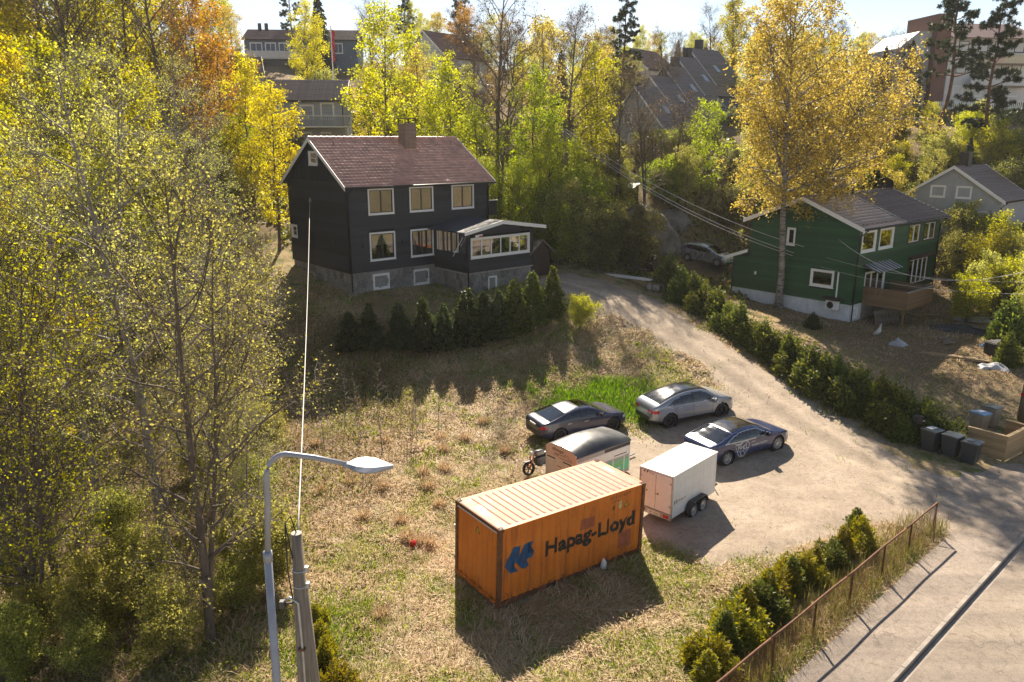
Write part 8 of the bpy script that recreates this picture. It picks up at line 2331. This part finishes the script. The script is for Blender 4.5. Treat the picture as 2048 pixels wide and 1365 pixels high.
def planks(name, loc, yaw, n, L, w, t, mat, label, spread=0.05, tiltz=0.0, cat='planks', group='timber lying about'):
    o = empty(name, loc, yaw, label, cat, group); me = MB().box((0, 0, 0), (L, w, t)).mesh('plank', mat)
    for k in range(n):
        link('plank', me, None, o, loc=(random.uniform(-.25, .25), (k % 3) * (w + spread) + random.uniform(-.03, .03), (k // 3) * (t + 0.005) + 0.01*k % .02 + 0.02), rot=(0, tiltz, random.uniform(-.05, .05)))
    return o
def gp(px, py, z0=1.5):
    p = at_z(px, py, z0)
    for _ in range(4): p = at_z(px, py, hz(p.x, p.y))
    return p
p = gp(1975, 724, 1.2); q = gp(1812, 694, 1.3)
planks('timber_stack', (p.x, p.y, hz(p.x, p.y) + 0.05), math.atan2(q.y - p.y, q.x - p.x), 6, (q - p).length * 0.95, 0.15, 0.05, M['new_wood'], 'long pale timbers lying on the yard edge below the green house', 0.06)
p = gp(2000, 672, 1.4); q = gp(1915, 655, 1.5)
planks('timber_stack', (p.x, p.y, hz(p.x, p.y) + 0.32), math.atan2(q.y - p.y, q.x - p.x), 4, (q - p).length, 0.12, 0.05, M['old_wood'], 'weathered planks on the black tarpaulin in the yard', 0.1)
def tarp(name, px, py, L, W_2, H_, yaw, mat, label, seed):
    p = gp(px, py); n, m_ = 22, 14; rg = np.random.default_rng(seed); vs = []; ph = rg.uniform(0, 6, 8)
    for i in range(n):
        for j in range(m_):
            u, v = i/(n-1), j/(m_-1); e = math.sin(math.pi*u)**.5 * math.sin(math.pi*v)**.5
            vs.append(((u-.5)*L + .1*math.sin(v*9+ph[0]), (v-.5)*W_2 + .1*math.sin(u*8+ph[1]), H_*e*(0.6 + 0.25*math.sin(u*7+ph[2])*math.cos(v*6+ph[3]) + 0.2*math.sin(u*15+v*11+ph[4])) - 0.04*(1-e)))
    mb = MB(); mb.add(vs, [(i*m_+j, (i+1)*m_+j, (i+1)*m_+j+1, i*m_+j+1) for i in range(n-1) for j in range(m_-1)])
    o = mb.build(name, mat, None, True, loc=(p.x, p.y, hz(p.x, p.y)), rot=(0, 0, yaw)); return tag(o, label, 'tarpaulin', 'covers lying in the yard')
tarp('tarpaulin', 1935, 662, 4.6, 1.8, 0.45, R(-20), M['tarp_black'], 'crumpled black tarpaulin in the yard of the green house', 1)
tarp('tarpaulin', 1965, 640, 3.4, 1.4, 0.25, R(-15), M['tarp_grey'], 'flat grey tarpaulin behind the black tarpaulin', 2)
tarp('covered_heap', 1795, 690, 0.9, 0.8, 0.5, R(10), M['tarp_grey'], 'small heap under a pale cover at the yard edge', 3)
tarp('tarpaulin', 1985, 735, 1.5, 0.9, 0.35, R(-25), M['tarp_grey'], 'pale sheet in front of the junk at the right of the yard', 4)
p = gp(1890, 686, 1.4)
lg = empty('log_heap', (p.x, p.y, hz(p.x, p.y)), R(20), 'small heap of split logs in the yard', 'logs')
for k in range(9): MB().tube([(0, 0, 0), (0.55, 0, 0)], [0.08, 0.07], 7).build('log', M['old_wood'], lg, loc=((k % 4)*0.22 - .4 + random.uniform(-.1, .1), random.uniform(-.3, .3), 0.07 + 0.12*(k // 4)), rot=(0, random.uniform(-.2, .2), random.uniform(-.6, 1.2)))
p = gp(1988, 715, 1.1)
jk = empty('junk_crate', (p.x, p.y, hz(p.x, p.y)), R(15), 'dark crate of scrap at the right side of the yard', 'crate')
MB().cbox((0, 0, 0), (1.2, 0.8, 0.75), 0.03).build('box', M['tarp_black'], jk)
for k in range(7): B('scrap', (0.05 + .15*k, 0.05, 0.76 + .02*(k % 3)), (0.13 + .15*k, 0.75, 0.82 + .02*(k % 3)), M['old_wood'] if k % 2 else M['galv'], jk)
p = gp(1968, 690, 1.3); tarp('tarpaulin', 1968, 692, .7, .4, .2, 0, M['tarp_blue'], 'small blue plastic sheet beside the scrap crate', 6)
# leaning picket panel, pole and boards under the balcony
p = gp(1778, 652, 1.6)
pk_ = empty('leaning_fence', (p.x - 1.0, p.y + 0.2, hz(p.x, p.y)), R(22), 'weathered picket panel leaning under the wooden balcony', 'fence panel')
me = MB().box((0, 0, 0), (0.085, 0.02, 0.95)).mesh('picket', M['old_wood'])
for k in range(14): link('picket', me, None, pk_, loc=(k*0.155, -0.25, 0.05), rot=(R(-16), 0, 0))
for z, y in ((0.25, -0.17), (0.75, -0.03)): B('rail', (-0.05, y, z), (2.15, y + 0.03, z + 0.07), M['old_wood'], pk_)
p = gp(1835, 625, 1.7)
o = MB().tube([(0, 0, 0), (1.3, 0.2, 0.55)], 0.07, 10).build('white_pipe', M['white_trim'], None, True, loc=(p.x - .6, p.y, hz(p.x, p.y) + 0.35)); tag(o, 'white plastic pipe sticking out from under the balcony', 'pipe')
planks('plank_pile', (gp(1840, 632, 1.7).x - .6, gp(1840, 632, 1.7).y, hz(gp(1840, 632, 1.7).x, gp(1840, 632, 1.7).y)), R(-8), 5, 1.9, 0.14, 0.04, M['new_wood'], 'short planks lying beneath the balcony corner', 0.05)
p = gp(1748, 672, 1.6)
o = MB().tube([(0, 0, 0.06), (0.15, -0.3, 0.4), (0.18, -0.42, 0.85)], [0.12, 0.14, 0.05], 10).build('white_sack', M['paper_white'], None, True, loc=(p.x, p.y, hz(p.x, p.y))); tag(o, 'white bag standing on the lawn before the picket panel', 'bag')
# junk heap at the top of the hedge
p = gp(1250, 560, 3.4)
planks('junk_planks', (p.x - 1.3, p.y + .6, hz(p.x, p.y) + .1), R(-38), 7, 3.4, 0.16, 0.05, M['paper_white'], 'pale planks lying beside the junk heap at the top of the drive', 0.12)
p = gp(1265, 548, 3.5)
bx_ = empty('brown_box', (p.x - .6, p.y + 1.2, hz(p.x, p.y) + .15), R(-35), 'tipped brown wooden box in the junk heap behind the hedge', 'box')
for a_ in (((0, 0, 0), (2.6, 0.06, 0.8)), ((0, 0.9, 0), (2.6, 0.96, 0.8)), ((0, 0.06, 0), (0.06, 0.9, 0.8)), ((2.54, 0.06, 0), (2.6, 0.9, 0.8)), ((0, 0.06, 0), (2.6, 0.9, 0.05))): B('side', a_[0], a_[1], M['brown_wood'], bx_)
bx_.rotation_euler = (R(30), 0, R(-35))
o = planks('grey_boards', (p.x - 1.4, p.y + .5, hz(p.x, p.y) + .35), R(-36), 6, 2.6, 0.2, 0.03, M['old_wood'], 'weathered grey boards stacked on the junk heap', 0.02)
tarp('tarpaulin', 1276, 570, 1.3, .8, .45, R(-30), M['tarp_blue'], 'blue plastic sheet on the junk beside the drive', 7)
p = gp(1318, 590, 3.1)
sw_ = empty('sawhorse', (p.x - .1, p.y, hz(p.x, p.y)), R(-30), 'wooden sawhorse at the hedge beside the drive', 'sawhorse')
MB().tube([(-.5, 0, .7), (.5, 0, .7)], .05, 6).build('beam', M['old_wood'], sw_)
for x in (-.4, .4):
    for y in (-.3, .3): MB().tube([(x, 0, .7), (x*1.1, y, 0)], .035, 6).build('leg', M['old_wood'], sw_)
p = gp(1302, 582, 3.2)
B_ = MB().cbox((0, 0, 0), (.9, .6, .35), .02).build('pallet_box', M['cut_wood'], None, loc=(p.x - .3, p.y + .2, hz(p.x, p.y) + .1), rot=(0, R(6), R(-20))); tag(B_, 'small pale wooden crate between the blue sheet and the sawhorse', 'crate')
p = gp(1224, 520, 3.9)
ws = empty('wood_shelter', (p.x - .6, p.y + .6, hz(p.x, p.y)), R(-30), 'dark lean-to shelter with firewood above the drive', 'shelter')
for x in (0, 2.2): B('post', (x, 0, 0), (x + .1, .1, 1.6), M['brown_wood'], ws)
MB().add([(-.2, -.3, 1.6), (2.5, -.3, 1.6), (2.5, 1.6, 2.0), (-.2, 1.6, 2.0), (-.2, -.3, 1.54), (2.5, -.3, 1.54), (2.5, 1.6, 1.94), (-.2, 1.6, 1.94)], [(0, 1, 2, 3), (7, 6, 5, 4), (0, 4, 5, 1), (1, 5, 6, 2), (2, 6, 7, 3), (3, 7, 4, 0)]).build('roof', M['tarp_black'], ws)
B('back', (-.1, 1.4, 0), (2.4, 1.46, 1.9), M['brown_wood'], ws)
for k in range(26): MB().tube([(0, 0, 0), (0, .5, 0)], .07, 7).build('log', M['cut_wood'], ws, loc=(.15 + (k % 9)*.16, .35, .08 + .15*(k // 9)))
# bicycle by the corner of the green house
p = gp(1443, 585, 2.6)
bi = empty('bicycle', (p.x - .2, p.y + .2, hz(p.x, p.y)), R(-20), 'red bicycle at the back corner of the green house', 'bicycle')
for x in (0, 1.05):
    w = empty('wheel', (x, 0, .34)); w.parent = bi
    MB().lathe([(.34, -.02), (.35, 0), (.34, .02), (.32, 0), (.34, -.02)], 24).build('tyre', M['rubber'], w)
    mb = MB()
    for k in range(10): mb.tube([(0, 0, 0), (.33*math.cos(k*.628), 0, .33*math.sin(k*.628))], .004, 3)
    mb.build('spokes', M['galv'], w)
MB().tube([(0, 0, .34), (.35, 0, .75), (.85, 0, .78), (.42, 0, .32), (.35, 0, .75)], .022, 6).build('frame', M['red_lens'], bi); MB().tube([(1.05, 0, .34), (.85, 0, .78), (.82, 0, .98)], .02, 6).build('fork', M['red_lens'], bi)
MB().tube([(.8, -.28, 1.02), (.82, 0, .98), (.8, .28, 1.02)], .014, 6).build('handlebar', M['black_plastic'], bi); MB().cbox((.2, -.08, .86), (.45, .08, .92), .025).build('saddle', M['black_plastic'], bi)
# small litter on the plot
p = gp(1206, 1138, -.1)
o = MB().tube([(0, 0, 0), (.03, .02, .2), (.0, .0, .36)], [.11, .09, .02], 9).build('plastic_bag', M['paper_white'], None, True, loc=(p.x, p.y, hz(p.x, p.y) + .03)); tag(o, 'small white plastic bag against the foot of the container', 'bag')
p = gp(820, 1098, 0)
o = MB().cbox((0, 0, 0), (.2, .12, .22), .03).build('red_cup', M['red_lens'], None, loc=(p.x, p.y, hz(p.x, p.y) + .05), rot=(.3, .2, .5)); tag(o, 'small red plastic scrap lying in the grass left of the container', 'litter')
p = gp(1212, 797, .8)
o = MB().lathe([(.34, -.05), (.38, .03), (.32, .06), (.28, 0)], 22, Matrix.Rotation(math.pi/2, 4, 'X')).build('culvert_ring', M['rust'], None, True, loc=(p.x, p.y, hz(p.x, p.y) + .05), rot=(.1, .05, 0)); tag(o, 'rusty ring lying in the bright green grass', 'pipe ring')

# ------------------------------------------------------------------ grass and ground cover
def inside_box(x, y, o, yaw, x0, x1, y0, y1):
    c, s = math.cos(yaw), math.sin(yaw); dx, dy = x - o[0], y - o[1]
    a = dx*c + dy*s; b = -dx*s + dy*c
    return (a > x0) & (a < x1) & (b > y0) & (b < y1)
def blocked(x, y):
    m = inside_box(x, y, (-.424, 20.53), .631, -.02, 6.08, -.02, 2.46)
    m |= inside_box(x, y, (BX, BY), BYAW, 0, 11.2, 0, 8.2) | inside_box(x, y, (BX, BY), BYAW, 6.5, 12.1, -3.7, 0)
    m |= inside_box(x, y, (22.7, 50.8), R(40.8), 0, 13, 0, 9.3)
    d = (x - K0[0]) * KN[0] + (y - K0[1]) * KN[1]
    return m | (d > -1.85)
def scatter(n, x0, x1, y0, y1, dens, rg):
    x = rg.uniform(x0, x1, n); y = rg.uniform(y0, y1, n)
    k = (rg.uniform(0, 1, n) < dens(x, y)) & ~blocked(x, y)
    return x[k], y[k]
def blades(x, y, lo, hi, width, lie, rg, flow=0.9, zoff=-0.01):
    n = len(x); z = height(x, y) + zoff
    f = vnoise(x, y, 2.2, 21)*3.4 + vnoise(x, y, 0.7, 22)*1.2
    a = f + rg.normal(size=n)*flow
    el = np.clip(lie + rg.normal(size=n)*0.35, 0.05, 1.5)
    ln = rg.uniform(lo, hi, n)
    d = np.stack([np.cos(a)*np.cos(el), np.sin(a)*np.cos(el), np.sin(el)], 1)*ln[:, None]
    b = np.stack([-np.sin(a), np.cos(a), np.zeros(n)], 1)*(width*rg.uniform(.6, 1.4, n)/2)[:, None]
    P = np.stack([x, y, z], 1)
    mid = P + d*0.55 + np.array([0, 0, 1])*(0.12*ln)[:, None]
    V = np.stack([P - b, P + b, mid + b*0.8, P + d, mid - b*0.8], 1).reshape(-1, 3)
    i = np.arange(n)*5
    return V, i
def blade_obj(name, sets, mat, label):
    Vs, Fs, off = [], [], 0
    for V, i in sets:
        Vs.append(V); Fs.append(np.concatenate([np.stack([i, i+1, i+2, i+4], 1), np.stack([i+4, i+2, i+3, i+3], 1)]) + off); off += len(V)
    V = np.concatenate(Vs); F_ = np.concatenate(Fs)
    q = F_[F_[:, 2] != F_[:, 3]]; t = F_[F_[:, 2] == F_[:, 3]][:, :3]
    me = bpy.data.meshes.new(name); me.vertices.add(len(V)); me.vertices.foreach_set('co', V.astype(np.float32).ravel())
    nl = len(q)*4 + len(t)*3
    me.loops.add(nl); me.loops.foreach_set('vertex_index', np.concatenate([q.ravel(), t.ravel()]).astype(np.int32))
    me.polygons.add(len(q) + len(t)); me.polygons.foreach_set('loop_start', np.concatenate([np.arange(len(q))*4, len(q)*4 + np.arange(len(t))*3]).astype(np.int32))
    me.update(calc_edges=True)
    return tag(link(name, me, mat), label, kind='stuff')
M['straw'] = leaf_mat('dry_straw', [(0.26, 0.18, 0.10), (0.44, 0.33, 0.19), (0.58, 0.46, 0.29), (0.68, 0.56, 0.38)], 0.35, 0.0, 0.15)
M['fresh'] = leaf_mat('fresh_grass', [(0.10, 0.14, 0.018), (0.18, 0.24, 0.028), (0.28, 0.34, 0.045), (0.38, 0.41, 0.08)], 0.5, 0.0, 0.2)
rg = np.random.default_rng(77)
sdl = lambda x, y: poly_sd(x, y, LOT)
def patch(x, y): return vnoise(x, y, 1.7, 31)*0.6 + vnoise(x, y, 0.6, 32)*0.4 + vnoise(x, y, 5, 33)*0.35
def d_dry(x, y):
    s = sdl(x, y); g = patch(x, y)
    return np.clip(1 - smooth(-0.3, 0.35, s) * 0.97, 0, 1) * (0.35 + 0.65*smooth(0.35, -0.1, g)) * (1 - 0.75*smooth(-6.5, -11, x - 0.12*(y - 20)) * (y < 42))
def d_green(x, y):
    s = sdl(x, y); g = patch(x, y) + 0.22*smooth(30, 25, y)
    return np.clip(smooth(-0.12, 0.38, g)*(1 - smooth(-0.1, 0.9, s)*0.93) + 0.10*(s < 0.2), 0, 1)
vx, vy = scatter(40000, 14, 36, 36, 62, lambda x, y: (sdl(x, y) < 0) * 0.8, rg)
near_x, near_y = scatter(150000, -13, 17, 13.5, 31, d_dry, rg); far_x, far_y = scatter(120000, -14, 16, 31, 50, d_dry, rg)
tx = rg.uniform(-9, 4, 22); ty = rg.uniform(19, 37, 22)
tk = (~blocked(tx, ty)) & (sdl(tx, ty) < -0.3); tx, ty = tx[tk], ty[tk]
for a in (gp(738, 935, 0), gp(765, 978, 0), gp(702, 968, 0), gp(1010, 905, .3), gp(930, 880, .3), gp(640, 985, 0)): tx = np.append(tx, a.x); ty = np.append(ty, a.y)
ux = np.repeat(tx, 190) + rg.normal(size=len(tx)*190)*0.13; uy = np.repeat(ty, 190) + rg.normal(size=len(tx)*190)*0.13
blade_obj('dry_grass', [blades(near_x, near_y, .14, .38, .022, .16, rg), blades(far_x, far_y, .16, .4, .032, .14, rg), blades(ux, uy, .25, .5, .02, .8, rg, 3.0), blades(vx, vy, .12, .35, .03, .2, rg)], M['straw'], 'matted pale dry grass covering the plot')
gx1, gy1 = scatter(190000, -13, 17, 13.5, 31, d_green, rg); gx2, gy2 = scatter(80000, -14, 16, 31, 52, d_green, rg)
lush = lambda x, y: np.clip(smooth(2.7, 0.9, np.hypot((x - 4.4)/1.55, y - 37.3) + 0.9*vnoise(x, y, 0.9, 71)), 0, 1)
lx, ly = scatter(26000, 0, 9, 34, 41, lush, rg)
lush2 = lambda x, y: np.clip(smooth(2.4, 0.8, np.hypot((x + 5.3)/1.3, y - 20)), 0, 1)*.6
lx2, ly2 = scatter(16000, -9, -1, 16.5, 23, lush2, rg)
yx, yy = scatter(60000, 14, 36, 36, 62, lambda x, y: (sdl(x, y) < 0) * (0.08 + 0.6*(patch(x, y) > 0.25)), rg)
blade_obj('green_grass', [blades(gx1, gy1, .08, .2, .02, .8, rg, 3), blades(gx2, gy2, .1, .26, .03, .8, rg, 3), blades(lx2, ly2, .12, .3, .022, .9, rg, 3), blades(yx, yy, .06, .16, .03, .8, rg, 3)], M['fresh'], 'fresh green grass growing in patches')
M['lush'] = leaf_mat('lush_grass', [(0.09, 0.15, 0.015), (0.15, 0.25, 0.022), (0.23, 0.34, 0.035)], 0.5, 0.0, 0.2)
blade_obj('lush_grass', [blades(lx, ly, .2, .45, .028, .95, rg, 3)], M['lush'], 'bright lush green grass by the silver crossover')
# tall dry weeds along the fence and pavement edge
def d_f(x, y):
    d = (x - K0[0])*KN[0] + (y - K0[1])*KN[1]; s = (x - K0[0])*KT[0] + (y - K0[1])*KT[1]
    return smooth(-3.6, -2.7, d)*(d < -1.9)*(s < 10.2)
fx1, fy1 = scatter(60000, 0, 17, 12, 27, d_f, rg)
blade_obj('fence_weeds', [blades(fx1, fy1, .25, .75, .014, 1.15, rg, 3)], leaf_mat('weed_stalks', [(0.10, 0.06, 0.03), (0.20, 0.14, 0.06), (0.24, 0.22, 0.06), (0.14, 0.19, 0.03)], 0.35, 0.0, 0.1), 'tall brown and green weeds along the rusty fence')
tallx, tally = scatter(9000, -13, 0, 29, 43, lambda x, y: (sdl(x, y) < -0.5) * smooth(0.0, 0.5, vnoise(x, y, 1.6, 81)) * (x < -2 - 0.5*(y - 32)), rg)
blade_obj('slope_weeds', [blades(tallx, tally, .4, .95, .012, 1.25, rg, 3)], leaf_mat('brown_stalks', [(0.14, 0.08, 0.045), (0.24, 0.16, 0.09), (0.34, 0.25, 0.15)], 0.3, 0.0, 0.1), 'tall brown dead stalks on the shaded slope')
# woodland floor: leafy undergrowth and fallen twigs
def d_w(x, y): return np.clip(smooth(-6.2, -9.0, x - 0.12*(y - 20)), 0, 1) * (0.35 + 0.65*(vnoise(x, y, 1.9, 41) > -0.1))
wx, wy = scatter(70000, -26, -5, 13, 46, d_w, rg)
wz = height(wx, wy) + rg.uniform(0.02, 0.55, len(wx))**1.6
V, F_ = leaf_quads(np.stack([wx, wy, wz], 1), 0.085, rg, 0, 1.4)
ume = np_mesh('undergrowth', V, F_); tag(link('undergrowth', ume, LEAF['bramble']), 'low leafy undergrowth on the woodland floor', kind='stuff')
wxd, wyd = scatter(60000, -26, -5, 13, 46, lambda x, y: smooth(-5.5, -8.0, x - 0.12*(y - 20)), rg)
blade_obj('woodland_litter', [blades(wxd, wyd, .2, .6, .022, .25, rg, 3)], M['straw'], 'dead grass and twigs littering the woodland floor')
# shaded hillside ground cover
hx, hy = scatter(90000, -40, 70, 56, 100, lambda x, y: 0.9*(vnoise(x, y, 4, 51) > -0.35), rg)
hx, hy = hx, hy
hzv = height(hx, hy) + rg.uniform(0, .6, len(hx))**1.5
V, F_ = leaf_quads(np.stack([hx, hy, hzv], 1), 0.26, rg, 0, 1.4)
sme = np_mesh('scrub', V, F_); tag(link('scrub', sme, LEAF['bramble']), 'low scrub covering the hillside', kind='stuff')

# loose stones on the gravel
sx_, sy_ = scatter(26000, -1, 26, 20, 56, lambda x, y: (sdl(x, y) > -0.8) * (0.25 + 0.75*(vnoise(x, y, 1.4, 61) > 0.15)), rg)
n = len(sx_); sz_ = hbase(sx_, sy_) + 0.055; r_s = rg.uniform(.010, .034, n) * (1 + (rg.uniform(0, 1, n) > .97)*1.3)
tet = np.array([[1, 0, -.3], [-.5, .87, -.3], [-.5, -.87, -.3], [0, 0, .75]])
rot = rg.uniform(0, 6.28, n); c_, s_ = np.cos(rot), np.sin(rot)
Vt = np.stack([tet[None, :, 0]*c_[:, None] - tet[None, :, 1]*s_[:, None], tet[None, :, 0]*s_[:, None] + tet[None, :, 1]*c_[:, None], np.repeat(tet[None, :, 2], n, 0)], -1) * r_s[:, None, None] + np.stack([sx_, sy_, sz_], 1)[:, None, :]
Ft = (np.array([[0, 1, 3], [1, 2, 3], [2, 0, 3]])[None] + (np.arange(n)*4)[:, None, None]).reshape(-1, 3)
gme2 = np_mesh('gravel_stones', Vt.reshape(-1, 3), Ft); tag(link('gravel_stones', gme2, leaf_mat('gravel_stone', [(0.20, 0.17, 0.14), (0.34, 0.28, 0.22), (0.46, 0.39, 0.32)], 0.0, 0.0, 0.2)), 'loose stones strewn over the gravel yard', kind='stuff')
# ------------------------------------------------------------------ thin backlit air between the camera and the hill
hm, hn, ho = new_mat('haze_air')
pv = hn.nodes.new('ShaderNodeVolumePrincipled')
pv.inputs['Color'].default_value = (0.96, 0.97, 1.0, 1)
pv.inputs['Density'].default_value = 0.00019
pv.inputs['Anisotropy'].default_value = 0.3
hn.links.new(pv.outputs[0], ho.inputs['Volume'])
tag(B('haze', (-430, -170, -12), (430, 720, 48), hm), 'thin backlit haze in the air over the hillside', kind='stuff')
SC.cycles.volume_bounces = 0
